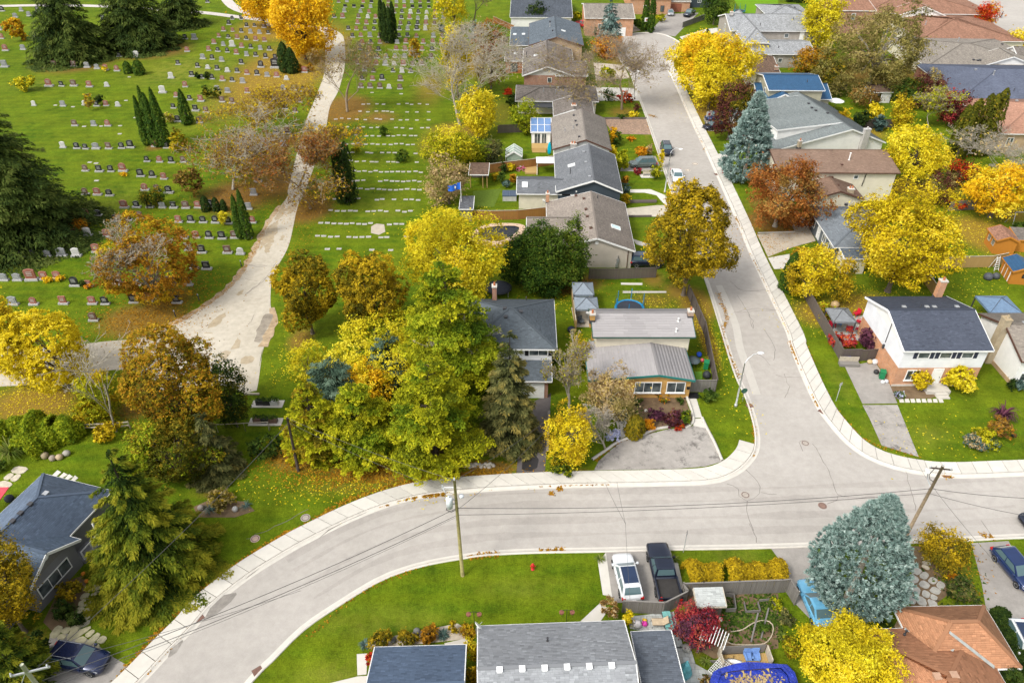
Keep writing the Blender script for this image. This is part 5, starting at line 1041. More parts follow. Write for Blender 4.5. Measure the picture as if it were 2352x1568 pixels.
def conifer(pal, x0, x1, y0, y1, label, droop=.35, px=4.2, dens=1., pw=.85, tiers=None, cat='spruce tree', name='spruce_tree', bark=BARKD, tip=.25, lay=1., low=.05, group=None, hmax=None, xoff=0, hang=.5, upturn=.12, egg=1., asp=2.1):
 px *= PXK
 xc = (x0+x1)/2+xoff; yg = y1; h = 10.
 ph = PITCH+math.atan((y1-784)/FPX)
 for _ in range(25):
  yc = y1*.6+y0*.4; m = mpp(yc, h*.3); r = (x1-x0)/2*m
  near = G(xc, y1, h*low); Y = near.y+r*.86; X = G(xc, yc, h*.33).x
  # photo row of the base
  dz = Y*CS+CAMH*SN; vb = (CAMH*CS-Y*SN)/dz; by = 784+vb*FPX
  h = h*.5+.5*max(2., hgt(by, y0))
 if hmax: h = min(h, hmax)
 t = thing(name, label, cat, (X, Y, 0), random.uniform(0, 6.28), group)
 size = px*mpp((y0+y1)/2, h*.4); area = (x1-x0)*(y1-y0)*.55; n = int(area/(px*px*.56)*6.0*dens)
 nb = int((tiers or max(9, h/.62))*8.5); z = h*(low+(1-low)*(1-np.sqrt(1-RNG.uniform(0, .995, nb)))); az = RNG.uniform(0, 6.283, nb)
 L = r*np.clip((1-z/h), .02, 1)**pw*RNG.uniform(.72, 1.12, nb)*(egg+(1-egg)*np.minimum(1, z/h*2.6))*(1/.96)+.16; bt = RNG.normal(0, .16, nb)
 wgt = L**1.22; wgt /= wgt.sum(); bi = RNG.choice(nb, n, p=wgt); s = RNG.beta(1.7, 1.05, n)
 rr = L[bi]*s; A = az[bi]; side = RNG.normal(0, 1, n)*(.05+.15*(1-s**2))*L[bi]*lay; hg = -np.abs(RNG.normal(0, 1, n))*size*hang
 dzb = lambda s_, L_: -droop*L_*s_**1.4+upturn*L_*np.maximum(0, s_-.55)*2.0
 zz = z[bi]+dzb(s, L[bi])+hg+RNG.normal(0, size*.25, n)
 ca, sa = np.cos(A), np.sin(A)
 P = np.c_[rr*ca-side*sa, rr*sa+side*ca, np.maximum(zz, .1)]
 out = np.c_[ca, sa, -droop*np.ones(n)*.8+upturn*(s > .6)]; lat = np.c_[-sa, ca, np.zeros(n)]*np.sign(side)[:, None]
 tang = out*.8+lat*.55+np.c_[np.zeros((n, 2)), -np.ones(n)*hang*.8]
 N = np.c_[ca*.45, sa*.45, np.ones(n)]
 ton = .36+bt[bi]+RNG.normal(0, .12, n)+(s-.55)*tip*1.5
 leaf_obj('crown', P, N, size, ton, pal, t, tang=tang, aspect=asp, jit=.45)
 mb = MB(); mb.tube([(0, 0, -.1), (0, 0, h*.35), (0, 0, h*.90)], [max(.12, h*.018), h*.012, .02], 7)
 o = np.argsort(-L)[:70]
 for k in o:
  a, Lk = az[k], L[k]*.85; p = [Vector((math.cos(a)*Lk*q, math.sin(a)*Lk*q, z[k]+float(dzb(q, L[k]))-.05)) for q in (.02, .35, .7, 1.)]
  mb.tube(p, [.05, .035, .022, .01], 4, cap=False)
 mb.build('trunk', bark, t, True); return t
def column(pal, x0, x1, y0, y1, label, stems=1, px=3.4, dens=1.2, cat='cypress', name='cypress', group=None, clear=.0, pw=.55):
 """dense upright evergreen: scale sprays over a narrow spindle"""
 c, rx, rz, hc = solve(x0, x1, y0, y1, clear)
 h = hc+rz; t = thing(name, label, cat, c, 0, group); size = px*mpp((y0+y1)/2, hc)
 n = int(nleaf(x0, x1, y0, y1, 4.2*dens, px)); per = n//stems; mb = MB()
 for k in range(stems):
  a = 6.283*k/max(1, stems)+random.uniform(-.3, .3); R0 = rx*(.98 if stems == 1 else .62); of = np.array((math.cos(a), math.sin(a), 0))*(0 if stems == 1 else rx*.42); hk = h*(1 if k == 0 else random.uniform(.82, .98))
  u = RNG.uniform(0, 1, per)**.85; z = u*hk; prof = np.minimum(1, (u/.10+.25)**.6)*(1-u**2.2)**pw; th = RNG.uniform(0, 6.283, per)
  bul = 1+.10*np.sin(th*3+z*1.3/max(.4, R0))+.07*np.sin(th*5-z*2.1); rad = R0*prof*bul*RNG.uniform(.86, 1.04, per)
  P = np.c_[rad*np.cos(th), rad*np.sin(th), z+.05]+of; N = np.c_[np.cos(th), np.sin(th), .55+.5*u]
  tang = np.c_[np.cos(th)*.25, np.sin(th)*.25, np.ones(per)]
  leaf_obj('crown', P, N, size, .42+.10*np.sin(th*4+z)+RNG.normal(0, .16, per), pal, t, tang=tang, aspect=1.7, jit=.42)
  mb.tube([of*.6+np.array((0, 0, 0)), of+np.array((0, 0, hk*.9))], [max(.06, R0*.22), .03], 6)
 mb.build('trunk', BARK, t); return t
def shrub(pal, x0, x1, y0, y1, label, cat='shrub', px=3.4, dens=1., name='shrub', pal2=None, group=None, lump=.34, lobes=16, ratio=None, kind=None):
 c, rx, rz, hc = solve(x0, x1, y0, y1, 0, ratio); size = px*mpp((y0+y1)/2, hc); n = nleaf(x0, x1, y0, y1, 4.4*dens, px)
 P, N, ton, C = crown_points(rx*.9, rx*.9, rz*.92, n, lobes, lump, -.9, size=size*.9, fill=.7, loose=.5); P = P+np.array((0, 0, max(hc*.94, rz*.85))); P[:, 2] = np.maximum(P[:, 2], .06)
 if pal2:
  t = thing(name, label, cat, c, random.uniform(0, 6.28), group); s = RNG.uniform(0, 1, len(P)) < .4
  leaf_obj('foliage', P[~s], N[~s], size, ton[~s], pal, t); leaf_obj('foliage', P[s], N[s], size, ton[s], pal2, t); return t
 o = leaf_obj(name, P, N, size, ton, pal); o.location = c; o.rotation_euler[2] = random.uniform(0, 6.28); return tag(o, label, cat, group)
def tuft(pal, x, y, rpx, label, cat='plant', n=46, hk=1.0, name='strappy_plant', group=None, w=.07):
 """clump of arching straps"""
 c = G(x, y); r = rpx*mpp(y); V = []; Q = []; tn = []
 for k in range(n):
  a = random.uniform(0, 6.28); L = r*random.uniform(.6, 1.1); up = random.uniform(.5, 1.3)*hk; d = Vector((math.cos(a), math.sin(a), 0)); sd = Vector((-d.y, d.x, 0))*w*.5; o = len(V); t0 = random.uniform(.1, .9)
  for j in range(4):
   s = j/3; p = d*(L*s*.95+.03)+Vector((0, 0, L*up*(s*1.5-s*s*1.2)+.03)); ww = 1-.8*s; V += [tuple(p-sd*ww), tuple(p+sd*ww)]
  for j in range(3): Q.append((o+j*2, o+j*2+1, o+j*2+3, o+j*2+2)); tn.append(t0)
 ob = put(name, mesh_np(name, np.array(V), np.array(Q), leafmat(pal), np.array(tn))); ob.location = c; return tag(ob, label, cat, group)
def hedge(pal, line, w, h, label, px=3.6, cat='hedge', name='hedge', dens=1., z=0):
 pl = smooth_line(GP(line), .4); L = length(pl); size = px*mpp(PX(line)[0][1], h); n = int(L*(w+2*h)/(size*size*.56)*3.4*dens)
 t = RNG.uniform(0, len(pl)-1, n); i = t.astype(int); f = (t-i)[:, None]; i2 = np.minimum(i+1, len(pl)-1); c = pl[i]*(1-f)+pl[i2]*f; nn = (offset(pl, 1)-pl)[i]
 a = RNG.uniform(-1.75, 1.75, n); bul = .85+.25*np.sin(t*1.1)*np.sin(t*.37+1); pr = np.c_[np.sin(a)*w/2*np.minimum(1, 1.25)*bul, np.maximum(.06, np.cos(a)*h*.75+h*.28)*bul]
 P = np.c_[c+nn*pr[:, :1], pr[:, 1]+z]; P += RNG.normal(0, size*.5, P.shape); P[:, 2] = np.maximum(P[:, 2], .05); N = np.c_[nn*np.sin(a)[:, None], np.cos(a)+.5]
 return tag(leaf_obj(name, P, N, size, .45+.12*np.sin(t*2.3)+RNG.normal(0, .2, n), pal), label, cat)
# ---------------------------------------------------------------- cemetery trees
conifer('spruce', -190, 196, 128, 612, 'huge dark spruce drooping in at the cut off side of the cemetery', dens=.95, droop=.45, pw=.9, hang=.7, px=4.6, tip=.35)
conifer('spruce', 66, 268, -95, 148, 'big dark spruce behind the row with the brown obelisk stones', droop=.5, pw=.6, hang=.8, px=4., tip=.3)
conifer('spruce', 222, 420, -110, 122, 'big dark spruce between two others, with brown needles under it', droop=.5, pw=.6, hang=.8, px=4., tip=.3)
conifer('spruce', 360, 480, -75, 66, 'dark spruce beside the pale gravel track', droop=.5, pw=.6, hang=.8, px=4., tip=.3)
shrub('rustgold', 8, 58, 32, 92, 'orange shrub alone near two grey upright stones', pal2='gold', px=3.2)
shrub('ygreen', 28, 82, 170, 210, 'yellow flecked shrub at the edge of the huge dark spruce', pal2='yellow')
broad('gold', 610, 764, -66, 140, -2, 'glowing orange yellow maple over the cemetery road', dens=1.1, lobes=34, px=4.2, bark=BARKD, lump=.33)
broad('gold', 528, 662, -76, 62, -1, 'second glowing orange maple, partly cut off, farther up the cemetery road', dens=1., bark=BARKD, lump=.32)
column('dkgreen', 636, 668, 100, 164, 'dark cypress under the orange maple, left one of a close pair', px=3.)
column('dkgreen', 654, 683, 112, 166, 'dark cypress under the orange maple, right one of a close pair', px=3.)
for x0, x1, y0, y1, l in ((868, 884, 0, 78, 'first of four slim cypresses among the headstones, the tallest'), (876, 893, 12, 82, 'second of four slim cypresses among the headstones'), (886, 902, 20, 84, 'third of four slim cypresses among the headstones'), (894, 910, 8, 80, 'last of four slim cypresses among the headstones, by the shady gap')):
 column('dkgreen', x0, x1, y0, y1+8, l, px=3., clear=.6, group='slim cypresses among the headstones')
shrub('ochre', 933, 972, 86, 138, 'rounded orange brown shrub among the headstones', pal2='rustgold', px=3.2)
shrub('rustgold', 678, 693, 144, 166, 'small orange green shrub beside the dark cypress pair', px=3.); shrub('rustgold', 704, 718, 144, 164, 'small orange shrub beside a red stone at the leafy verge', px=3.)
bare(728, 834, 66, 262, (798, 257), 'bare brown tree with a few leaves beside the cemetery road', 'tan', .2, BARKT, seed=3, spread=.62, px=3.3, pal2='brown', first=.34)
column('cedar', 282, 302, 143, 168, 'small rounded cone evergreen, left one of a pair in the grass', px=3., pw=.4); column('cedar', 305, 330, 140, 171, 'small rounded cone evergreen, right one of a pair in the grass', px=3., pw=.4)
column('cedar', 310, 347, 203, 332, 'tall slim cypress leaning left, left one of a close pair', stems=2, px=3.2, pw=.8)
column('cedar', 331, 376, 207, 336, 'tall slim cypress, right one of a close pair over a small grave', stems=2, px=3.2, pw=.8)
column('cedar', 408, 436, 208, 284, 'slim cypress alone beside a black stone and a variegated bush', px=3.2, pw=.8)
shrub('cedar', 463, 485, 194, 226, 'rounded yellow green conifer, left one of a pair', px=3., pal2='golive'); shrub('cedar', 485, 507, 198, 227, 'rounded yellow green conifer, right one of a pair', px=3., pal2='golive')
shrub('dkgreen', 446, 460, 162, 181, 'clipped square dark bush, left one beside a dark stone', px=2.8); shrub('dkgreen', 467, 483, 162, 182, 'clipped square dark bush, right one beside a dark stone', px=2.8)
shrub('ygreen', 366, 404, 255, 283, 'variegated low bush beside the slim cypress', pal2='beige', px=3.); shrub('ochre', 192, 216, 205, 253, 'yellow twiggy bush in the open grass', pal2='tan', px=3., dens=.6); shrub('dkgreen', 215, 236, 215, 240, 'round dark bush behind a grey grave', px=3.)
shrub('ochre', 384, 435, 292, 347, 'olive yellow bush next to the tall cypress pair', pal2='ygreen', px=3.2, dens=.8)
bare(408, 618, 226, 452, (535, 436), 'big pale grey bare tree with brown leaves low down', 'brown', .75, BARKP, seed=8, spread=.85, px=3.6, low=1.2, pal2='ochre', twig=.022, first=.26)
bare(552, 690, 176, 330, (617, 326), 'olive brown half bare tree above the cemetery track', 'ochre', 1.0, BARKT, seed=12, spread=.8, px=3.4, pal2='brown')
shrub('brown', 400, 470, 372, 455, 'brown bush under the pale grey bare tree', pal2='olive', px=3.6, dens=.8)
bare(640, 752, 300, 482, (714, 480), 'brown leaved half bare tree beside the cemetery road', 'brown', 1.1, BARKT, seed=17, spread=.72, px=3.4, pal2='rust', first=.3)
bare(702, 786, 292, 380, (742, 376), 'small gold and olive tree behind the brown one', 'ochre', 1.1, BARK, seed=21, spread=.8, px=3.4, pal2='gold')
column('dkgreen', 762, 814, 330, 464, 'massive dark many stemmed cypress beside the flat markers', stems=5, px=3.4, pw=.45, dens=1.4)
shrub('cedar', 870, 889, 287, 312, 'small conical evergreen among the flat markers', px=3.); shrub('cedar', 908, 945, 342, 372, 'dark spreading juniper among the flat markers', px=3., lump=.5); shrub('ygreen', 806, 830, 330, 352, 'small sprawling bush at a row of flat markers', px=3., dens=.7)
shrub('bluedk', 1003, 1024, 54, 74, 'low green bush between two reddish headstones', px=3.)
broad('rustgold', 222, 449, 497, 702, .8, 'broad orange and grey half bare tree in the near cemetery', dens=.85, px=4., pal2='ochre', lobes=30, loose=.6, bark=BARKP, name='orange_tree')
bare(285, 415, 490, 640, (363, 692), 'pale bare upper branches of the broad orange tree', 'brown', .3, BARKP, seed=33, spread=.85, px=3.6, twig=.02, cat='branches', name='bare_branches')
broad('yellow', 24, 206, 680, 904, .6, 'bright yellow round linden beside the track', px=4.4, lobes=40, lump=.38, dens=1.4, loose=.45)
broad('ochre', -70, 48, 655, 880, .5, 'ochre green tree cut off behind the yellow linden', px=4.4, pal2='yellow')
for a, l in (((546, 567, 448, 482), 'small dark cone bush, left one of three'), ((573, 590, 452, 482), 'small dark cone bush, middle one of three'), ((592, 606, 456, 482), 'small dark cone bush, right one of three')):
 column('dkgreen', *[q+(-86 if i < 2 else 3) for i, q in enumerate(a)], l, px=3., pw=.4)
column('cedar', 531, 571, 437, 548, 'slim dark cypress beside a pink stone near the road', stems=2, px=3.2, pw=.8)
shrub('lemon', 499, 521, 482, 518, 'small yellow green conifer against a blue grey stone', px=3.);
broad('olive', 321, 341, 436, 475, .8, 'small clipped olive tree, slimmer one of two over graves', px=3., name='topiary_tree'); broad('cedar', 337, 379, 432, 472, .9, 'wider clipped evergreen tree over the graves', px=3., name='topiary_tree', pal2='golive')
broad('orange', 162, 199, 500, 530, .8, 'tiny orange pink maple beside a red stone', px=3., dens=.6)
shrub('gold', 93, 120, 632, 650, 'gold chrysanthemums before a red stone, first of two clumps', px=2.8, pal2='yellow'); shrub('gold', 124, 150, 631, 648, 'gold chrysanthemums before a red stone, second of two clumps', px=2.8, pal2='yellow')
shrub('dkgreen', 182, 200, 640, 660, 'round green bush beside a black upright stone', px=2.8); shrub('orange', 192, 214, 650, 662, 'orange flowers before a small brown stone', px=2.6)
shrub('yellow', 232, 246, 153, 164, 'yellow flowers before a pink stone', px=2.4); shrub('gold', 273, 294, 395, 404, 'orange flowers round a big red stone', px=2.4, pal2='orange')
# ---------------------------------------------------------------- lower cemetery corner
bare(172, 300, 722, 985, (268, 990), 'slim bare grey tree leaning over the garden fence', None, 0, BARKP, seed=41, spread=.5, levels=5, kids=2, first=.4, rise=.8, twig=.018, tr=.010)
broad('golive', 294, 518, 748, 1030, .3, 'large bronze and olive tree beside the cemetery entrance', px=4.5, pal2='rustgold', frac2=.3, lobes=40, lump=.36, dens=1.5, loose=.6)
broad('dkgreen', 478, 567, 824, 985, .4, 'dark green maple beside the wooden road barrier', px=4.3, pal2='olive')
conifer('sage', 415, 550, 930, 1115, 'blue green spruce below the dark maple', px=4.2, pw=.8, droop=.35)
broad('olive', 296, 500, 940, 1130, .1, 'dark green tree mass behind the big drooping spruce', px=4.3, pal2='lime', dens=1.4, loose=.6)
broad('ygreen', 174, 290, 850, 960, .6, 'yellow green thicket under the slim bare tree', px=4.2, pal2='ochre', dens=.8, name='thicket', trunk=False)
conifer('norway', 150, 492, 1006, 1418, 'big drooping Norway spruce on the lawn by the curved sidewalk', px=4.6, droop=.55, pw=.9, hang=.95, tip=.75, upturn=.25, lay=.55, dens=1.2, asp=2.4, xoff=-12, tiers=27)
hedge('lime', 'c0 -60 900 60 830 200 810 420 800', 3.2, 2.2, 'leafy green hedge along the cemetery edge', px=4.2)
hedge('lime', 'c0 180 1000 260 940 400 880 640 780', 3.0, 2.0, 'rounded green hedge above the rock garden', px=4.2)
shrub('ochre', 205, 280, 965, 1010, 'yellow and orange shrub row by the pale garden fence', pal2='yellow', px=4.)
shrub('ochre', 160, 240, 905, 985, 'olive yellow shrub beside the garden fence', pal2='ygreen', px=4.2)
tuft('grass', 30, 1045, 46, 'tall pale ornamental grass beside the hedge', n=120, hk=1.3, w=.10)
shrub('green', -20, 15, 1050, 1085, 'dark green round bush at the garden path', px=4.)
broad('golive', -110, 88, 1222, 1478, .4, 'olive orange cedar at the corner of the slate roofed house', px=4.6, pal2='ochre', frac2=.25, lobes=34, lump=.3)
conifer('norway', -70, 96, 1400, 1640, 'yellow green larch at the bottom corner by the utility pole', px=4.6, droop=.3, upturn=.2, pw=.8, tip=.5)
shrub('golive', 126, 197, 1328, 1384, 'dome shaped gold green shrub below the house window', px=4.2)
shrub('dkgreen', 112, 165, 1372, 1430, 'dark low shrub below the domed one', px=4.2); shrub('dkgreen', 150, 190, 1400, 1445, 'dark low shrub beside the flagstone path', px=4.2); shrub('sage', 150, 176, 1382, 1404, 'small pale leaved shrub in the dark bed', px=3.6, dens=.5)
shrub('dkgreen', 70, 108, 1440, 1500, 'dark groundcover shrub beside the navy car', px=4.)
shrub('tan', 468, 538, 1114, 1170, 'weeping willow shrub with pale golden twigs', px=3.8, pal2='golive')
tuft('bluedk', 486, 1172, 22, 'dark strappy plant under the weeping shrub', n=60); tuft('bluedk', 566, 1164, 17, 'small strappy plant beside a pale boulder', n=40)
# ---------------------------------------------------------------- middle grove
broad('golive', 620, 778, 566, 772, 1.2, 'round bronze green maple nearest the cemetery track', px=4.3, lobes=38, lump=.32, pal2='ochre', frac2=.45, dens=1.4, loose=.5)
broad('golive', 762, 938, 558, 776, 1.2, 'bronze green maple, second from the cemetery track', px=4.3, lobes=38, lump=.32, pal2='ochre', frac2=.5, dens=1.4, loose=.5)
broad('lemon', 922, 1152, 468, 705, 1.5, 'large lemon yellow tree behind the tall green pine', px=4.3, lobes=38, lump=.34, pal2='yellow', dens=1.1)
pine('lime', 888, 1168, 590, 905, 'tall soft green pine beside the slate roofed house', 1.5, plates=95, pal2='ygreen', dens=1.25)
broad('lemon', 760, 992, 722, 872, 1.2, 'yellow tree behind the two blue green conifers', px=4.3, lobes=34, pal2='ygreen', frac2=.4)
broad('lemon', 660, 748, 778, 888, .6, 'airy pale yellow tree at the edge of the grove', px=3.9, dens=.55, pal2='ygreen')
conifer('bgreen', 818, 958, 762, 915, 'blue green conifer nearer the dead tree', px=4.2, pw=.6, upturn=.3, droop=.2); conifer('bgreen', 676, 852, 800, 1000, 'blue green conifer nearer the cemetery track', px=4.2, pw=.6, upturn=.3, droop=.2)
broad('gold', 785, 890, 828, 955, .8, 'small orange yellow tree between the blue conifers and pines', px=4.2, pal2='yellow', dens=.8)
pine('ygreen', 632, 800, 870, 1062, 'yellow green tree behind the dark leaning pole', .2, 'tree', 'tree', plates=80, pal2='golive', dens=1.4)
pine('ygreen', 722, 925, 865, 1072, 'olive yellow tree between the pole and the front pine', .2, 'tree', 'tree', plates=80, pal2='lime', dens=1.4)
pine('ygreen', 856, 1128, 806, 1086, 'feathery yellow green larch at the front of the grove', .5, 'larch tree', 'larch_tree', plates=90, pal2='lime', dens=1.25)
bare(962, 1082, 738, 875, (1018, 905), 'dead bare tree standing in the grove', None, 0, BARKP, seed=55, spread=.7, levels=4, twig=.02, first=.35)
conifer('sage', 1092, 1250, 738, 1046, 'tall olive grey spruce before the slate roofed house', px=4.3, droop=.4, upturn=.2, pw=.8, hang=.7, tip=.55, dens=1.1)
broad('yellow', 1258, 1368, 925, 1084, .2, 'golden leaved bush tree at the dark driveway', px=4.2, pal2='ochre', dens=.8)
shrub('green', 1252, 1330, 1040, 1086, 'low green shrub below the golden bush', px=4., pal2='ygreen')
broad('beige', 1335, 1462, 842, 972, .6, 'pale beige tree with bare twigs before the mustard house', px=3.8, pal2='tan', dens=.6, bark=BARKP)
bare(1330, 1420, 915, 1030, (1390, 1030), 'grey twiggy shrub below the pale beige tree', None, 0, BARKP, seed=61, spread=.9, levels=5, first=.18, twig=.02, name='bare_shrub', cat='shrub')
bare(1278, 1345, 765, 955, (1310, 960), 'thin grey larch with sparse yellow tufts', 'tan', .45, BARKP, seed=64, spread=.6, px=3.6, pal2='ygreen', first=.4)
broad('ochre', 1300, 1352, 770, 850, .5, 'yellow leaved sapling beside the carport roof', px=3.6, dens=.6)
shrub('lilac', 1392, 1430, 982, 1018, 'pale lilac grey flowering shrub at the path', px=3.4, dens=.8)
column('golive', 1436, 1482, 952, 1004, 'rounded green cone shrub beside an orange ball shrub', px=3.6, pw=.4); shrub('orange', 1473, 1506, 958, 988, 'orange ball shrub in the front bed', px=3.2)
shrub('plum', 1488, 1530, 934, 970, 'wine red weeping maple in the front bed', px=3.4, lump=.45); shrub('maroon', 1522, 1572, 938, 986, 'dark maroon weeping maple nearer the step path', px=3.4, pal2='plum', lump=.45); shrub('red', 1545, 1572, 972, 986, 'small bright red plant under the maroon maple', px=3.)
shrub('green', 1552, 1592, 936, 975, 'light green leafy shrub at the step path', px=3.4, pal2='lime')
shrub('orange', 1505, 1545, 900, 920, 'orange lilies under the wide window', px=3., dens=.5, pal2='green'); shrub('green', 1450, 1482, 910, 926, 'low green clump under the three pane window', px=3.2, dens=.7); shrub('green', 1548, 1575, 912, 930, 'low green clump near the front door mat', px=3.2, dens=.7)
shrub('green', 1600, 1655, 894, 920, 'dark leafy groundcover along the grey fence', px=3.4)
# ---------------------------------------------------------------- along the street
for k, (x0, x1, y0, y1) in enumerate(((1155, 1240, 535, 655), (1212, 1298, 514, 668), (1280, 1350, 506, 660), (1185, 1310, 565, 676))): broad('cedar', x0, x1, y0, y1, .1, ORD[k]+' cedar from the pool in the dark rounded clump', 'cedar tree', 1.7, px=3.7, name='cedar_tree', group='cedars in the dark clump', pal2='green', frac2=.2, lobes=22, lump=.46)
broad('golive', 1486, 1700, 376, 692, .1, 'large gold tinged olive linden beside the street', px=4.2, lobes=46, lump=.29, pal2='ochre', frac2=.6, dens=1.35, loose=.6, cone=.33)
bare(908, 1162, 84, 296, (1057, 291), 'wide pale bare tree spreading over the cemetery edge', 'tan', .05, BARKP, seed=71, spread=.62, levels=5, kids=3, first=.2, px=3.4, rise=.8, twig=.024)
broad('yellow', 1008, 1088, 60, 215, 2, 'yellow tree behind the wide bare tree', px=3.7, pal2='lemon', dens=.9, lump=.3)
broad('yellow', 1050, 1146, 205, 314, .8, 'bright yellow tree at the foot of the wide bare tree', px=3.8, pal2='lemon')
broad('rust', 1082, 1162, 52, 132, 1.2, 'brown orange tree behind the blue grey roof', px=3.6, pal2='tan', dens=.7)
broad('brown', 1090, 1165, 110, 200, .6, 'grey brown twiggy thicket beside the brick house deck', px=3.4, pal2='tan', dens=.4, name='thicket')
broad('lemon', 1005, 1075, -30, 62, 2, 'yellow tree at the far end of the cemetery', px=3.6, dens=.8)
bare(1060, 1120, -60, 62, (1085, 66), 'bare tree beside the far white house', 'tan', .12, BARK, seed=77, spread=.6, levels=5, px=3.2)
conifer('blue', 1075, 1110, 40, 90, 'small blue spruce at the cemetery edge', px=3.2)
broad('ygreen', 960, 1112, 288, 395, .8, 'yellow green tree beside the neat row of flat markers', px=4., pal2='lemon', lump=.32)
broad('lime', 1045, 1125, 320, 380, .6, 'bright green bush tree by the grey garden shed', px=3.8, pal2='ygreen')
broad('beige', 976, 1082, 362, 470, .6, 'pale pinkish beige tree above the lemon yellow one', px=3.7, pal2='tan', dens=.75)
broad('sage', 1096, 1155, 318, 374, .4, 'grey green olive bush beside the greenhouse', px=3.6)
shrub('dkgreen', 1160, 1192, 210, 245, 'dark green bush behind the low brown roof', px=3.4); broad('lime', 1174, 1236, 224, 302, .6, 'bright green yellow tree behind the sunroom', px=3.7, pal2='ygreen')
shrub('yellow', 1165, 1188, 373, 394, 'yellow bush beside the pink bicycle', px=3.); shrub('dkgreen', 1148, 1166, 372, 398, 'dark bush next to the yellow one', px=3.)
broad('dkgreen', 1208, 1256, 8, 55, .2, 'round dark evergreen against the white far house', px=3.2, trunk=False)
conifer('blue', 1364, 1430, -30, 118, 'tall blue grey spruce by the turning circle', px=3.5, droop=.4, pw=.7, hang=.6)
broad('red', 1378, 1414, 52, 102, 1., 'scarlet topped maple beside the turning circle', px=3.2, pal2='orange')
broad('orange', 1356, 1428, 84, 128, .6, 'orange tree under the scarlet top', px=3.4, pal2='rust')
bare(1352, 1552, 74, 246, (1428, 252), 'big bare tree leaning over the street', 'tan', .14, BARKT, seed=81, spread=.8, levels=6, kids=3, first=.2, px=3.3, low=.6, twig=.012)
shrub('red', 1416, 1456, 208, 236, 'red shrub at the foot of the big bare tree', px=3.2, pal2='maroon'); broad('green', 1388, 1410, 206, 230, .5, 'small weeping green tree on the pale driveway', px=3.)
column('cedar', 1476, 1492, -10, 68, 'slim tall cedar at the turning circle, left one of two', px=3.2); column('cedar', 1490, 1507, -8, 72, 'slim tall cedar at the turning circle, right one of two', px=3.2)
for a in ((1452, 1476, 42, 66, 'green'), (1508, 1530, 30, 50, 'ygreen'), (1310, 1340, 22, 48, 'ygreen')): shrub(a[4], *a[:4], {1452: 'low green shrub in the rockery left of the slim cedars', 1508: 'low yellow green shrub right of the slim cedars', 1310: 'low shrubs beside the stone steps'}[a[0]], px=3.)
broad('yellow', 1527, 1742, 64, 222, 2., 'huge golden maple shading the street', px=4., lobes=46, lump=.3, dens=1.2, pal2='gold', frac2=.2)
broad('yellow', 1580, 1690, 145, 247, 1.2, 'smaller golden tree in front of the huge maple', px=3.9, pal2='lemon')
broad('maroon', 1640, 1728, 184, 318, .8, 'dark purple brown tree before the blue metal roof', px=3.9, pal2='olive', frac2=.45, dens=1.1)
tufted('blue', 1670, 1782, 218, 412, 'silvery blue spruce beside the sidewalk', dens=1.2, belly=.2, pw=.8)
broad('rust', 1698, 1898, 346, 538, -1.5, 'rust red oak over the pebble driveway', px=4., lobes=40, lump=.28, pal2='brown', dens=.85, bark=BARKP)
shrub('rustgold', 1812, 1870, 560, 600, 'small orange tinged shrub beside the pale driveway', px=3.6, pal2='ochre', dens=.7)
column('cedar', 1796, 1840, 580, 668, 'leaning pointed cedar at the sidewalk', px=3.6, pw=.7)
broad('yellow', 1814, 1930, 560, 688, .3, 'round yellow tree beside the dark street fence', px=4.1, pal2='ochre', frac2=.35)
broad('ochre', 1920, 1960, 600, 700, .2, 'ochre shrub between two yellow trees', px=3.8, trunk=False, pal2='olive')
broad('yellow', 1950, 2210, 426, 682, 1.4, 'biggest yellow tree, spreading behind the grey hipped house', px=4.2, lobes=50, lump=.28, pal2='ochre', frac2=.3, dens=1.15)
# ---------------------------------------------------------------- behind the right hand houses
broad('green', 1614, 1678, -40, 52, .6, 'fresh green pine tree by the bright lawn', px=3.6); shrub('ochre', 1650, 1676, 52, 78, 'ochre shrub beside the grey driveway', px=3.2); conifer('dkgreen', 1612, 1635, 62, 86, 'tiny dark conifer at the turning circle', px=3.)
broad('lemon', 1840, 1938, -28, 112, 1.2, 'tall lemon tree beside the grey two storey house', px=3.9, lobes=34, dens=1.15)
hedge('dkgreen', 'a3 370 12 560 22', 2.5, 2.2, 'dark hedge behind the tall lemon tree')
broad('willow', 1884, 2160, 8, 200, 4., 'great olive willow in the back gardens', px=3.7, lobes=44, lump=.3, dens=.62, bark=BARKP, pal2='tan', frac2=.35)
broad('rustgold', 1822, 1910, 105, 178, .4, 'rusty ochre tree beside the grey house', px=3.7, pal2='olive')
broad('willow', 1860, 1952, 140, 215, .4, 'olive thicket below the rusty ochre tree', px=3.7, pal2='olive', trunk=False, name='thicket')
broad('green', 2055, 2120, 176, 245, .4, 'green tree behind the garden pavilion', px=3.6, pal2='olive')
broad('golive', 2010, 2080, 150, 200, .8, 'olive tree beside the pavilion roof', px=3.6)
broad('red', 2244, 2294, 4, 66, 1., 'flame red maple on the edge of the pale court', px=3.2, pal2='orange')
broad('yellow', 2324, 2400, 70, 115, .5, 'gold tree cut off beside the court', px=3.4, pal2='gold')
broad('brown', 1942, 2022, 196, 246, .2, 'brown twiggy shrub in the back garden', px=3.5, dens=.5, pal2='tan', trunk=False, name='shrub', cat='shrub')
broad('maroon', 2103, 2172, 168, 248, .4, 'dull purple tree before the slate blue roof', px=3.6, pal2='tan', dens=.8)
bare(2096, 2172, 206, 296, (2130, 296), 'pale green birch with white branches', 'ygreen', .85, BARKP, seed=91, spread=.6, px=3.5, pal2='tan')
broad('crimson', 2162, 2224, 205, 288, .4, 'crimson purple tree beside the pale green birch', px=3.6, pal2='maroon', frac2=.5)
broad('ochre', 2052, 2098, 220, 296, .3, 'olive gold shrub tree by the dark back fence', px=3.6, pal2='lemon', trunk=False)
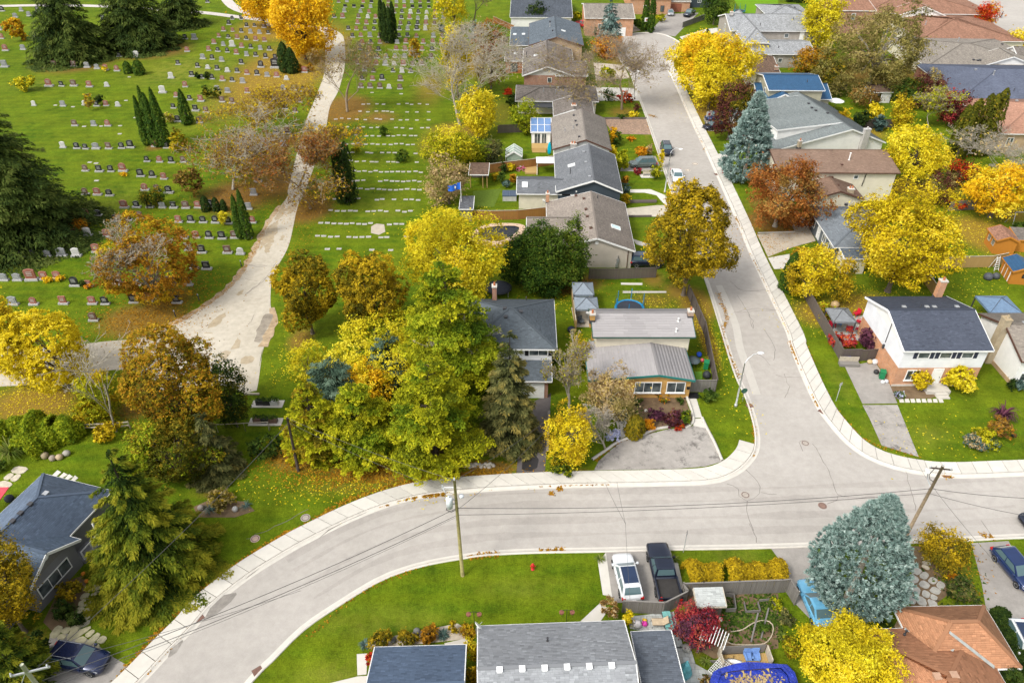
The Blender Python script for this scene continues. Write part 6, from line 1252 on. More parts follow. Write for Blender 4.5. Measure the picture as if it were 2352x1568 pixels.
for a in ((1918, 1962, 246, 300, 'ochre', 'ochre shrub beside the white parasol'), (1952, 2000, 252, 302, 'dkgreen', 'dark green shrub along the back fence'), (1985, 2030, 232, 276, 'yellow', 'yellow shrub behind the back fence'), (2000, 2040, 262, 300, 'bluedk', 'blue green shrub against the back fence')): shrub(a[4], *a[:4], a[5], px=3.5)
column('olive', 2236, 2302, 207, 352, 'tall leaning columnar oak before the tan hipped roof', stems=3, px=3.6, pw=.5, dens=1.1, cat='oak tree', name='columnar_oak'); column('olive', 2194, 2246, 232, 360, 'shorter columnar oak beside the crimson tree', stems=3, px=3.6, pw=.5, cat='oak tree', name='columnar_oak')
broad('yellow', 2022, 2194, 274, 428, 1.6, 'airy yellow locust tree in the back lawn', px=3.9, lobes=40, lump=.28, dens=.85, pal2='lemon')
bare(2236, 2345, 306, 400, (2290, 410), 'pale bare shrub tree beside the tan house', 'beige', .12, BARKP, seed=95, spread=.9, first=.18, levels=5)
broad('red', 2178, 2238, 366, 428, .4, 'red leaved shrub tree at the end of the lawn', px=3.5, pal2='maroon', frac2=.5, dens=.8)
broad('maroon', 2130, 2200, 390, 468, .2, 'dull maroon bush below the red one', px=3.6, pal2='tan', dens=.6, trunk=False)
broad('gold', 2205, 2400, 356, 505, 1.4, 'orange yellow tree above the wooden sheds', px=4., lobes=40, lump=.27, pal2='yellow', dens=.8)
shrub('red', 2174, 2232, 458, 474, 'scarlet creeper on top of the grey fence', cat='creeper', name='creeper', px=3.2)
shrub('green', 2322, 2360, 505, 540, 'green bush beside the swing frame', px=3.6)
shrub('green', 2100, 2160, 622, 650, 'green vegetables along the timber fence', cat='plants', px=3.4, dens=.6)
shrub('crimson', 1902, 1976, 752, 806, 'bright crimson burning bush inside the dark fence', px=3.5, lump=.42, dens=.6, pal2='red'); shrub('plum', 1968, 2026, 748, 806, 'dark purple smoke bush at the white gable', px=3.6, lump=.4, dens=1.3)
shrub('ygreen', 1880, 1920, 690, 740, 'weedy yellow green bush inside the dark fence', px=3.6, pal2='rustgold', dens=.7)
shrub('yellow', 2088, 2146, 838, 898, 'yellow green bush before the white front door', px=3.7, pal2='ochre', dens=.9); shrub('lemon', 2166, 2252, 822, 906, 'big yellow bush between door and corner', px=3.7, pal2='yellow', dens=1.1)
shrub('green', 2050, 2080, 892, 918, 'green and white flower clump at the house corner', px=3.2, dens=.6, pal2='lilac'); shrub('lime', 2060, 2078, 900, 912, 'small yellow green clump in the flower bed', px=3.)
tuft('plum', 2298, 960, 34, 'spiky purple barberry clump in the lawn bed', n=90, hk=1.7, w=.14); shrub('brown', 2262, 2330, 948, 1012, 'coppery shrub in the lawn bed', px=3.5, pal2='rustgold', dens=.6); shrub('ygreen', 2235, 2290, 975, 1022, 'green gold shrub in the lawn bed', px=3.6, pal2='lemon'); shrub('bluedk', 2208, 2262, 990, 1036, 'silvery green shrub at the front of the lawn bed', px=3.4, pal2='beige', dens=.8); shrub('ygreen', 2258, 2300, 1000, 1036, 'low leafy plant at the front of the lawn bed', px=3.4, pal2='bluedk')
shrub('dkgreen', 2314, 2336, 866, 896, 'small cone evergreen at the far white house', px=3.2); shrub('bluedk', 2328, 2360, 872, 900, 'blue green juniper at the far white house', px=3.2)
# ---------------------------------------------------------------- front row
tufted('blue', 1882, 2100, 1126, 1420, 'huge silver blue spruce in front of the orange roof', dens=1.2, belly=.36, pw=.74, bot=.30)
broad('golive', 2106, 2240, 1202, 1326, .3, 'bronze olive tree in the bare soil bed', px=4.2, pal2='ochre', frac2=.35, dens=.7, lump=.3)
shrub('sage', 2172, 2256, 1318, 1390, 'grey green shrub at the edge of the driveway', px=3.9, pal2='green', dens=.9); shrub('orange', 2176, 2204, 1310, 1334, 'orange topped sprig above the grey green shrub', px=3.4)
broad('yellow', 1824, 2072, 1378, 1614, 1.4, 'blazing yellow tree beside the blue covered pool', px=4.5, lobes=48, lump=.28, pal2='lemon', frac2=.35, dens=1.25)
broad('crimson', 1544, 1652, 1386, 1482, 1.0, 'crimson red maple beside the slatted arbor', px=3.9, pal2='plum', frac2=.4, lobes=30)
hedge('ochre', 'd2 1480 775 1600 755 1750 765', 2.2, 1.5, 'clipped yellow hedge behind the grey fence, part nearest the pickup'); hedge('ochre', 'd2 1790 755 2000 755 2230 760', 2.2, 1.5, 'longer clipped yellow hedge behind the grey fence')
shrub('brown', 1372, 1428, 1362, 1426, 'pinkish brown shrub at the house corner', px=3.8, pal2='beige', dens=.5); shrub('yellow', 1428, 1454, 1398, 1440, 'slim yellow shrub on the patio', px=3.6)
tuft('grass', 1378, 1285, 15, 'spiky yucca left of the driveway mouth', n=60, group='yuccas flanking the driveway'); tuft('grass', 1548, 1285, 15, 'spiky yucca right of the driveway mouth', n=60, group='yuccas flanking the driveway')
for a in ((848, 902, 1444, 1488, 'golive', 'bronze ball shrub behind the blue garage roof, nearest the yucca'), (910, 957, 1446, 1484, 'golive', 'olive ball shrub behind the blue garage roof'), (962, 1010, 1430, 1476, 'rustgold', 'big orange brown ball shrub behind the blue garage roof'), (1030, 1050, 1424, 1456, 'ochre', 'slim gold ball shrub beside a yucca'), (1054, 1092, 1430, 1466, 'ochre', 'orange tinged ball shrub beside the dish')): shrub(a[4], *a[:4], a[5], px=3.5, dens=1.2, lump=.5, pal2='rustgold' if a[0] in (962, 1054) else 'golive')
tuft('bluedk', 839, 1482, 16, 'blue green yucca at the end of the shrub row', n=70, w=.09); tuft('bluedk', 1018, 1460, 18, 'blue green yucca between two ball shrubs', n=70, w=.09)
shrub('lemon', 1062, 1102, 1462, 1520, 'yellow shrub squeezed between the garage and grey roof', px=3.7, pal2='ochre'); shrub('ochre', 1066, 1100, 1520, 1580, 'darker yellow shrub below, between garage and grey roof', px=3.7, pal2='olive')
shrub('red', 841, 860, 1496, 1532, 'round scarlet shrub at the garage corner', px=3.2, lump=.6)
tuft('grass', 1620, 1520, 17, 'spiky green yucca beside the square slab patio', n=70); shrub('brown', 1605, 1640, 1550, 1580, 'red brown plant pot cluster at the bottom of the patio', px=3.2, pal2='green'); tuft('grass', 1798, 1465, 16, 'spiky plant beside the vegetable plot', n=60); shrub('golive', 1790, 1850, 1462, 1508, 'olive bush beside the yellow tree trunk', px=3.8, pal2='ygreen'); shrub('sage', 1782, 1830, 1392, 1440, 'grey airy bush at the plot fence', px=3.6, dens=.5)
shrub('green', 1735, 1770, 1430, 1452, 'low green strawberry patch', px=3.2, dens=.6); shrub('ygreen', 1765, 1800, 1370, 1400, 'weedy patch in the corner of the plot', px=3.4, dens=.5)
hedge('dkgreen', 'd3 1950 1060 2060 1240 2195 1440 2260 1568', 1.3, 1.5, 'green hedge with orange flecks along the orange roof'); shrub('dkgreen', 2030, 2060, 1440, 1475, 'dark shrub under the orange eave', px=3.6); shrub('dkgreen', 2290, 2352, 1520, 1600, 'dark shrub beside the orange roof corner', px=3.8)
shrub('green', 2018, 2060, 1420, 1460, 'dark plant in the gap below the big blue spruce', px=3.6)
# ---------------------------------------------------------------- small front garden shrubs by the street houses
for a in ((1398, 1426, 292, 330, 'gold', 'gold shrub beside the paved brick driveway'), (1404, 1432, 300, 334, 'green', 'green shrub behind the brick driveway'), (1397, 1420, 330, 370, 'yellow', 'yellow shrub at the white gabled house'), (1405, 1448, 340, 392, 'ygreen', 'yellow green tree beside the grey estate car'), (1458, 1490, 332, 362, 'orange', 'rusty orange ball shrub by the street'), (1478, 1502, 330, 356, 'beige', 'pale dried hydrangea beside the orange ball'), (1454, 1476, 384, 402, 'crimson', 'crimson ball shrub behind the estate car'), (1492, 1522, 372, 412, 'ygreen', 'yellow green shrub beside the garden bench'), (1426, 1446, 400, 428, 'rustgold', 'orange shrub by the dark gable'), (1428, 1448, 420, 448, 'bluedk', 'grey green shrub by the dark gable'), (1424, 1450, 440, 470, 'ochre', 'gold shrub at the curved bed edge'), (1512, 1526, 340, 386, 'yellow', 'yellow weed beside the kerb'), (1436, 1460, 312, 322, 'orange', 'orange flower patch in the front lawn'), (1375, 1420, 150, 185, 'ygreen', 'yellow flecked hedge by the brick house'), (1440, 1470, 255, 270, 'yellow', 'low yellow plants in the kerb bed'), (1418, 1445, 262, 272, 'green', 'green plants in the kerb bed'), (1455, 1470, 236, 256, 'maroon', 'small maroon shrub in the kerb bed'), (1366, 1372, 60, 86, 'green', 'narrow green shrub at the red pickup')):
 shrub(a[4], *a[:4], a[5], px=3.1)
shrub('beige', 1948, 1980, 345, 366, 'pinkish hydrangea beside the back lawn barbecue', px=3., pal2='orange')
for a in ((1140, 1160, 390, 420, 'green', 'green plant in the pond garden'), (1150, 1172, 410, 432, 'bluedk', 'blue green plants by the pond'), (1168, 1190, 395, 425, 'rustgold', 'orange shrub in the pond garden'), (1155, 1180, 200, 222, 'red', 'red flowers beside the brick house deck'), (1125, 1160, 395, 412, 'ochre', 'ochre plant beside the wooden pergola')): shrub(a[4], *a[:4], a[5], px=3.)
shrub('dkgreen', 1255, 1275, 805, 850, 'dark shrub against the slate porch wall', px=3.6)
shrub('ochre', 1500, 1545, 726, 745, 'yellow green bush behind the trampoline', px=3.4); shrub('ygreen', 640, 690, 1030, 1066, 'yellow vine thicket at the foot of the leaning pole', px=4., pal2='yellow', dens=.6); shrub('dkgreen', 560, 660, 1000, 1045, 'dark ivy mound along the cemetery fence', px=4., dens=.8, pal2='green')
# ================================================================ CEMETERY STONES
STONE = {'k': ('black', M('black granite', (.028, .028, .032), .25, .5, var=.3, scale=8)), 'g': ('grey', M('grey granite', (.27, .275, .28), .6, .3, var=.2, scale=8)), 'r': ('pinkish red', M('red granite', (.30, .125, .095), .45, .4, var=.25, scale=9)), 'b': ('brown', M('brown granite', (.16, .095, .075), .5, .4, var=.25, scale=8)), 'w': ('pale', M('pale marble', (.55, .54, .52), .7, .3, var=.15, scale=6))}
PLINTH = M('plinth granite', (.38, .375, .36), .8, .3, var=.2, scale=8); FACE = {k: M('polished face '+k, sc(v[1].node_tree and {'k': (.02, .02, .024), 'g': (.20, .205, .215), 'r': (.24, .085, .065), 'b': (.12, .065, .05), 'w': (.48, .47, .45)}[k], 1), .3, .5, var=.15, scale=10) for k, v in STONE.items()}
def tablet(shape, w, h, d):
 n = 8; top = []
 for i in range(n+1):
  x = -w/2+w*i/n; u = abs(2*i/n-1)
  z = {0: h, 1: h-.10*h*u*u, 2: h-.22*h*(u**3), 3: h-(.10*h if u > .7 else 0)}[shape]; top.append((x, z))
 out = [(-w/2*1.0, .2)]+top+[(w/2, .2)]; m = MB(); k = len(out)
 m.add([(x, -d/2, z) for x, z in out]+[(x, d/2, z) for x, z in out], [tuple(range(k-1, -1, -1)), tuple(range(k, 2*k))]+[(i, (i+1) % k, k+(i+1) % k, k+i) for i in range(k)])
 ins = [(x*.82, .26+(z-.2)*.80) for x, z in out]; m.add([(x, -d/2-.006, z) for x, z in ins], [tuple(range(k-1, -1, -1))], 1)
 for j in range(3): m.box(-w*.28, w*.28, -d/2-.012, -d/2-.007, h*(.45+.15*j), h*(.50+.15*j), 2)
 return m
TM, PM = {}, {}
LETT = M('carved letters', (.42, .42, .40), .8)
for c in STONE:
 for s_ in range(4):
  TM[c, s_] = tablet(s_, random.uniform(.72, .86), random.uniform(.86, 1.05), .17).mesh('headstone', [STONE[c][1], FACE[c], LETT])
for s_ in range(3): PM[s_] = MB().prism([(-.52, -.2), (.52, -.2), (.52, .2), (-.52, .2)], 0, .16).box(-.49, .49, -.17, .17, .16, .2).mesh('plinth', PLINTH) if s_ else MB().box(-.55, .55, -.24, .24, 0, .2).mesh('plinth', PLINTH)
ROWS = [
 ('a0', 'the row along the gravel track', '20 88 k 1.3;120 135 g 1.2;165 88 g;225 125 g 1.2;290 88 k 1.2;790 148 g;1590 22 k'),
 ('a0', 'the row beside the orange shrub', '2 232 g;15 298 r 1.1;275 302 k 1.4;'),
 ('a0', 'the row between orange shrub and big spruces', '45 390 r 1.4;180 382 g 1.2;292 390 w .6;345 402 k 1.3;915 437 k;1048 442 w 1.3;1205 357 k;1420 302 k;1490 304 g 1.2'),
 ('a0', 'the row under the big dark spruces', '40 515 g 1.3;420 512 b 1.35;570 514 b 1.3;668 518 g 1.15;745 528 g;812 538 r;898 545 r 1.1'),
 ('a0', 'the row with a tall urn topped red stone', '378 662 r 1.4;474 662 k 1.1;568 660 b 1.2;688 667 r 1.2;820 663 w .9'),
 ('a0', 'the row by the yellow twiggy bush', '262 810 w .8;485 814 g;650 806 w .9;742 814 k 1.1;815 812 r;905 814 w'),
 ('a0', 'the sparse row left of the cypress pairs', '575 964 b;722 964 g .9;828 966 r 1.1'),
 ('a0', 'the row reaching the cypress pair', '485 1132 w;592 1138 k;658 1142 k;738 1140 g 1.1;836 1140 b;935 1137 k;1003 1132 k 1.1;1188 1124 r;1275 1135 k'),
 ('a0', 'the row with flower ringed red stone', '657 1310 b;763 1315 k;852 1315 k;945 1312 r 1.3;1080 1352 k 1.1;1170 1358 k;1258 1372 r'),
 ('a0', 'the row of round bushes', '1128 1238 k .8;1225 1242 r;1315 1247 k .9;1405 1242 b .9'),
 ('a0', 'the row above the clipped trees', '657 1490 b;750 1493 r;842 1500 k;1112 1458 r;1205 1464 b;1295 1478 k 1.2'),
 ('b0', 'the row of the clipped trees', '955 337 r 1.1;1050 334 k;1150 334 k;1245 337 g;1332 338 k;1425 340 b;1518 337 r;1615 332 k;1705 337 b .9;1905 347 g'),
 ('b0', 'the row level with the yellow conifer', '470 392 g;565 392 b;660 397 r;755 400 k;892 440 k;985 434 k;1075 417 b;1370 447 r;1465 447 k;1558 450 k;1652 452 k;1752 457 k;1935 452 r'),
 ('b0', 'the row of the tiny orange maple', '278 552 b;365 552 k;465 552 k;575 552 r;675 552 w 1.1;822 558 r;1405 570 r 1.1;1505 567 r .9;1605 570 k;1703 574 k;1800 568 b;1897 568 b'),
 ('b0', 'the row ending at a white flowered stone', '80 700 b;172 716 b;252 716 g;368 710 g;478 708 g 1.15;588 707 w;742 677 r;1448 662 g;1548 682 k;1745 684 b;1843 692 w 1.1'),
 ('b0', 'the row of gold chrysanthemums', '35 892 g;138 892 g 1.1;248 890 r 1.35;345 885 r 1.1;445 880 r;578 934 k 1.1;685 938 r .9;910 922 b;1052 927 g;1318 927 b;1440 930 g;1490 802 k;1585 807 k 1.1'),
 ('b0', 'the lowest row above the yellow linden', '108 1077 g;262 1077 r;490 1072 r 1.1;712 1072 r;810 1074 k;1030 1062 k 1.1;1140 1052 r 1.1;1358 1064 k 1.1;720 1200 b'),
 ('a0', 'the row of small black stones on leafy grass', '1435 397 r;1600 390 r;1670 397 k;1742 402 k;1812 417 r;1890 430 g;1960 434 k;2035 447 k;2108 452 k'),
 ('a0', 'the row ending at the dark cypress pair', '1555 452 g;1627 457 k;1700 472 g;1850 492 k;2000 517 k 1.2;2110 522 k 1.8'),
 ('a0', 'the row above the clipped square bushes', '1365 497 k;1515 517 k;1593 527 w;1665 537 k;1743 552 w;1818 557 k 1.1;1893 572 r;1970 577 k;2047 587 g;2120 592 r'),
 ('a0', 'the row of the clipped square bushes', '1312 600 w 1.2;1472 587 k 1.1;1548 602 k;1625 607 k;1705 620 r;1780 627 k;1860 637 g'),
 ('a0', 'the row of the yellow green conifer pair', '1420 667 r;1665 692 g;1745 710 g;1895 712 r;1247 712 w 1.2;1352 744 r;1455 767 k;1540 777 r 1.2;1703 782 b;1780 792 b'),
 ('a0', 'the row beside the slim lone cypress', '1330 830 k;1500 850 k 1.2;1580 862 b;1365 932 k 1.2;1450 932 w .8;1530 942 b'),
 ('a0', 'the leafy row with a white stone', '1640 337 r;1712 352 g;1780 357 w 1.2;1852 367 r;1922 372 k;1995 382 g;2065 387 k'),
 ('a0', 'the leafy row under the orange maple edge', '1678 287 r;1750 294 k;1818 300 r;1888 307 k;1960 314 r;2027 320 r'),
 ('a0', 'the leafy row farther up the slope', '1713 240 r;1783 244 r;1850 250 k;1920 257 g;1988 260 g;2055 262 k'),
 ('a0', 'the leafy row by the gravel track bend', '1755 192 k 1.2;1890 209 k;1950 207 k;2022 214 b;1780 152 k;1850 152 k'),
 ('a1', 'the scattered row by the main track', '313 612 w;288 687 g;370 692 g 1.1;440 702 k 1.1;410 784 b 1.1;305 837 k;380 862 b;452 557 r 1.2'),
 ('a1', 'the scattered stones under brown trees', '235 1022 k;318 1024 b 1.2;130 1104 g;292 1117 g;175 1197 b;138 1287 k;225 1302 b;95 1392 k;62 1494 g'),
 ('a1', 'the upper row of mixed stones', '755 95 g;880 98 g;945 103 r;1135 103 b;1197 101 k;1262 106 w;1322 106 k;1385 106 w;1450 108 r;1513 103 k'),
 ('a1', 'the row level with the cypress tops', '678 138 k;743 141 r 1.2;865 141 b;935 141 w;995 143 r;1193 148 k;1255 148 r 1.1;1318 151 g;1383 149 w;1450 148 b;1513 148 g'),
 ('a1', 'the row behind the slim cypresses', '858 185 r 1.1;925 188 r;990 185 k;1185 193 b;1250 195 k;1317 193 k;1380 191 r;1445 191 b'),
 ('a1', 'the row at the middle of the slim cypresses', '787 231 k;848 233 r;915 233 b;983 233 k;1177 233 k;1240 233 g;1310 233 k 1.2;1375 233 w'),
 ('a1', 'the row at the feet of the slim cypresses', '818 288 k;882 283 r;952 285 g;1027 288 b;1175 285 k;1238 283 k;1307 288 r;1437 288 g;1503 288 b'),
 ('a1', 'the row level with the cypress trunks', '893 338 r;957 336 k;1027 335 r;1092 328 k 1.3;1160 335 g;1227 333 r;1360 335 r;1432 333 r;1497 338 r'),
 ('a1', 'the row beside the orange brown shrub', '877 383 k 1.1;947 388 r;1017 390 k;1152 386 r;1220 390 r 1.1;1350 388 r;1427 390 k'),
 ('a1', 'the row of grey stones below shrub', '940 440 g;1005 448 k 1.2;1075 446 g;1143 443 g;1217 443 g;1420 446 b'),
 ('a1', 'the row with a gold bouquet', '857 493 b;928 474 k 1.1;1000 498 r;1070 501 g 1.1;1137 501 w;1207 503 r 1.1;1277 505 b;1347 501 b'),
 ('a1', 'the thin row of five small stones', '910 548 g;980 553 k .8;1128 553 k .9;1197 558 w;1263 558 k'),
 ('a1', 'the next to last upright row', '893 613 k;972 618 r;1045 615 k 1.1;1185 620 b 1.1'),
 ('a1', 'the last upright row before flat markers', '883 673 b;953 675 b;1028 678 b;1098 678 w .9;1180 683 b')]
n_st = 0
for tile, row, s in ROWS:
 ent = sorted([e.split() for e in s.split(';') if e.strip()], key=lambda e: float(e[0]))
 for k, e in enumerate(ent):
  x, y = T(tile, float(e[0]), float(e[1])); p = G(x, y); kx = float(e[3]) if len(e) > 3 else 1.
  sh = random.randrange(4) if e[2] != 'w' else random.choice((1, 2)); g = random.uniform(1.1, 1.3)*kx
  t = thing('gravestone', '%s headstone, %s from left in %s' % (STONE[e[2]][0], ORD[k], row), 'gravestone', p, random.uniform(-.06, .06), 'upright headstones in the cemetery'); t.scale = (g, g, g)
  put('headstone', TM[e[2], sh], t).rotation_euler = (random.uniform(-.03, .03), 0, random.uniform(-.02, .02)); put('plinth', PM[random.randrange(3)], t); n_st += 1
far = MB()
for e in '637 55 k;762 58 k;830 58 k;893 63 k;957 61 g;1153 61 b;1215 63 r;1277 63 k;1337 61 k;1403 63 k;1545 65 b;580 22 b;712 22 b;775 18 g;900 24 r;963 24 k;1030 22 g;1093 22 b;1155 24 g;1213 24 g;1272 24 g;1335 24 b;1400 22 k;1470 27 g;1545 24 b;740 -20 k;800 -22 r;860 -25 g;930 -22 k;1000 -20 b;1070 -22 r;1140 -20 g;1200 -22 k;1270 -20 k;1340 -22 b;1410 -20 g;1480 -20 r;1088 58 b'.split(';'):
 x, y, c = e.split(); p = G(*T('a1', float(x), float(y))); i = 'kgrbw'.index(c); w = random.uniform(.45, .55); hh_ = random.uniform(.8, 1.1)
 far.box(p.x-.55, p.x+.55, p.y-.22, p.y+.22, 0, .2, 5).prism([(p.x-w, p.y-.09), (p.x+w, p.y-.09), (p.x+w, p.y+.09), (p.x-w, p.y+.09)], .2, hh_, i)
tag(far.build('far_gravestones', [STONE[k][1] for k in 'kgrbw']+[PLINTH]), 'farthest rows of headstones at the top of the cemetery', 'gravestones', kind='stuff')
FM = []
for k in range(4):
 a, b = random.uniform(.28, .38), random.uniform(.17, .22); FM.append(MB().prism([(-a, -b), (a, -b), (a, b), (-a, b)], 0, .09).box(-a*.6, a*.6, -b*.55, b*.55, .09, .10, 1).mesh('grave_marker', [M('flat marker stone', (.46, .44, .41), .8, .3, var=.22, scale=2), M('marker plaque', (.34, .32, .30), .5, .4, var=.4, scale=2)]))
FLAT = [('a1', 'the top pair of flat markers', 715, '967 1190'), ('a1', 'the flat row below the bare track tree', 797, '900 940 1005 1055 1170 1235 1270 1330 1390'), ('a1', 'the second flat row, at the bare tree foot', 856, '875 935 1000 1055 1085 1120 1235 1310 1400'), ('a1', 'the flat row with red leaves', 915, '690 735 790 850 915 1000 1030 1120 1185 1235 1310 1400'), ('a1', 'the flat row above the small cone bush', 980, '685 740 780 865 900 960 1010 1150 1200 1265 1350 1395'), ('a1', 'the flat row below the small cone bush', 1040, '760 845 925 970 1020 1090 1130 1170 1215 1265 1300 1450'), ('a1', 'the crowded flat row of fourteen', 1104, '745 770 820 855 885 920 970 1010 1060 1110 1150 1195 1240 1280'), ('a1', 'the flat row of the sprawling bush', 1170, '790 820 930 960 1045 1095 1140 1300'), ('a1', 'the flat row under the juniper', 1238, '805 850 905 965 1000 1090 1130 1165 1310'), ('a1', 'the flat row beside the cypress crown', 1314, '830 865 910 955 995 1035 1080 1120 1165 1205 1250 1300 1340'), ('a1', 'the flat row beside the cypress middle', 1386, '830 855 900 1030 1075 1120 1160 1205 1245 1290 1330'), ('a1', 'the flat row beside the cypress foot', 1451, '650 835 880 930 970 1020 1060 1105 1150 1190 1235 1285 1330'), ('a1', 'the flat row just below the cypress', 1527, '682 820 860 1005 1045 1135 1225 1270 1320'), ('b1', 'the flat row two above the bare dirt', 362, '650 700 750 800 840 935 980 1030 1075 1165 1215 1260'), ('b1', 'the flat row beside the bare dirt', 461, '575 625 675 725 770 815 865 910 955 1100 1150 1195'), ('b1', 'the flat row below the bare dirt', 561, '550 597 650 700 790 840 890 940 1035 1080 1230'), ('b1', 'the lowest flat row by the bronze maples', 660, '625 715 965 1110')]
for tile, row, y, xs_ in FLAT:
 for k, x in enumerate(xs_.split()):
  p = G(*T(tile, float(x), y+random.uniform(-5, 5)+(float(x)-1000)*.012)); o = put('grave_marker', random.choice(FM), None, p, random.uniform(-.05, .05)); tag(o, 'flat marker, %s from left in %s' % (ORD[k], row), 'grave marker', 'flat grave markers in the lawn')
for k, (x, y, l) in enumerate(((325, 522, 'below the brown tall stone'), (425, 808, 'between two pale stones'), (560, 820, 'double slab near the twiggy bush'), (965, 772, 'right of the pale stone'), (645, 970, 'in the sparse row'), (775, 968, 'beside the sparse row red stone'), (920, 965, 'end of the sparse row'), (918, 1027, 'alone below the sparse row'), (740, 1385, 'alone above the clipped trees'), (990, 592, 'alone in dry grass'), (1038, 903, 'beside the cypress pair'), (688, 1245, 'above the black pair'), (737, 1252, 'above the black stones'))):
 o = put('grave_marker', FM[k % 4], None, G(*T('a0', x, y)), 0); tag(o, 'flat pale grave slab %s in the older lawn' % l, 'grave marker', 'flat grave slabs in the older lawn')
for k, (x, y) in enumerate(((1525, 1045), (1345, 1170), (1850, 785))):
 p = G(*T('b0', x, y)); t = thing('bollard', ['slim dark bollard light under the orange tree edge', 'slim dark bollard light nearest the track junction', 'slim dark bollard light farthest up the track'][k], 'bollard light', p, 0, 'bollard lights along the cemetery track')
 MB().lathe([(.07, 0), (.06, .8)], 8).build('post', DKM, t); MB().lathe([(.075, .8), (.075, .95), (.03, 1.0)], 8).build('lamp_head', STEEL, t)
for s, names in (('c0 1995 585 2050 587 2105 588', ('black lidded planter urn with leaves, first on the upper slab', 'black planter urn, second on the upper slab', 'pale planter urn, third on the upper slab')), ('c0 1975 722 2035 722 2095 722', ('brown planter with a white tag on the lower slab', 'black planter in the middle of the lower slab', 'brown planter at the end of the lower slab'))):
 pts = GP(s); sl_ = MB().box(pts[0].x-.9, pts[2].x+.9, pts[0].y-.55, pts[0].y+.6, 0, .06).build('planter_slab', CONC2); tag(sl_, 'concrete slab under %s row of three planters' % ('the upper' if '585' in s else 'the lower'), 'slab')
 for p, l in zip(pts, names):
  t = thing('planter', l, 'planter', p+Vector((0, 0, .06))); MB().prism([(-.42, -.25), (.42, -.25), (.42, .25), (-.42, .25)], 0, .55).build('pot', STONE['k'][1] if 'black' in l else STONE['b'][1] if 'brown' in l else STONE['w'][1], t)
  P = np.c_[RNG.uniform(-.45, .45, 60), RNG.uniform(-.25, .3, 60), RNG.uniform(.5, .8, 60)]; leaf_obj('leaves', P, np.tile([0, 0, 1.], (60, 1)), .16, RNG.uniform(0, 1, 60), 'green', t)
# ================================================================ VEHICLES
TYRE = M('tyre rubber', (.02, .02, .021), .9, .2); RIM = M('alloy rim', (.42, .43, .44), .35, .5, .7); LAMPW = M('headlamp lens', (.6, .62, .65), .15, .6); LAMPR = M('tail lamp', (.40, .015, .012), .25, .5); CGLASS = newmat('car glass', .04, .6)[0]; CGLASS.node_tree.nodes['Principled BSDF'].inputs['Base Color'].default_value = (.075, .125, .135, 1)
def paint(name, c, metal=.25):
 if name in MATS: return MATS[name]
 m, nt, b = newmat(name, .22, .5, metal); f = noise(nt, coords(nt), 1.2, 3); nt.links.new(ramp(nt, f, [(.3, sc(c, .9)), (.7, sc(c, 1.1))]), b.inputs['Base Color'])
 b.inputs['Coat Weight'].default_value = .6; b.inputs['Coat Roughness'].default_value = .05; MATS[name] = m; return m
KIND = { # length, width, height, belt, hood height, tail height, cabin stations from the rear: base, roof rear, roof front, windscreen base (fractions of the length), wheel radius
 'suv': (4.6, 1.86, 1.66, 1.00, .98, 1.0, .02, .13, .58, .74, .35), 'hatch': (4.3, 1.80, 1.50, .93, .90, .95, .03, .15, .56, .74, .32), 'sedan': (4.7, 1.83, 1.45, .93, .90, .96, .13, .30, .58, .75, .32), 'coupe': (4.6, 1.88, 1.36, .90, .90, .95, .12, .30, .52, .68, .34), 'estate': (4.8, 1.86, 1.68, 1.0, .98, 1.0, .02, .10, .60, .75, .35), 'pickup': (5.7, 1.98, 1.88, 1.12, 1.12, 1.1, .36, .40, .60, .72, .39), 'jeep': (4.7, 1.9, 1.85, 1.15, 1.15, 1.1, .02, .06, .62, .70, .40)}
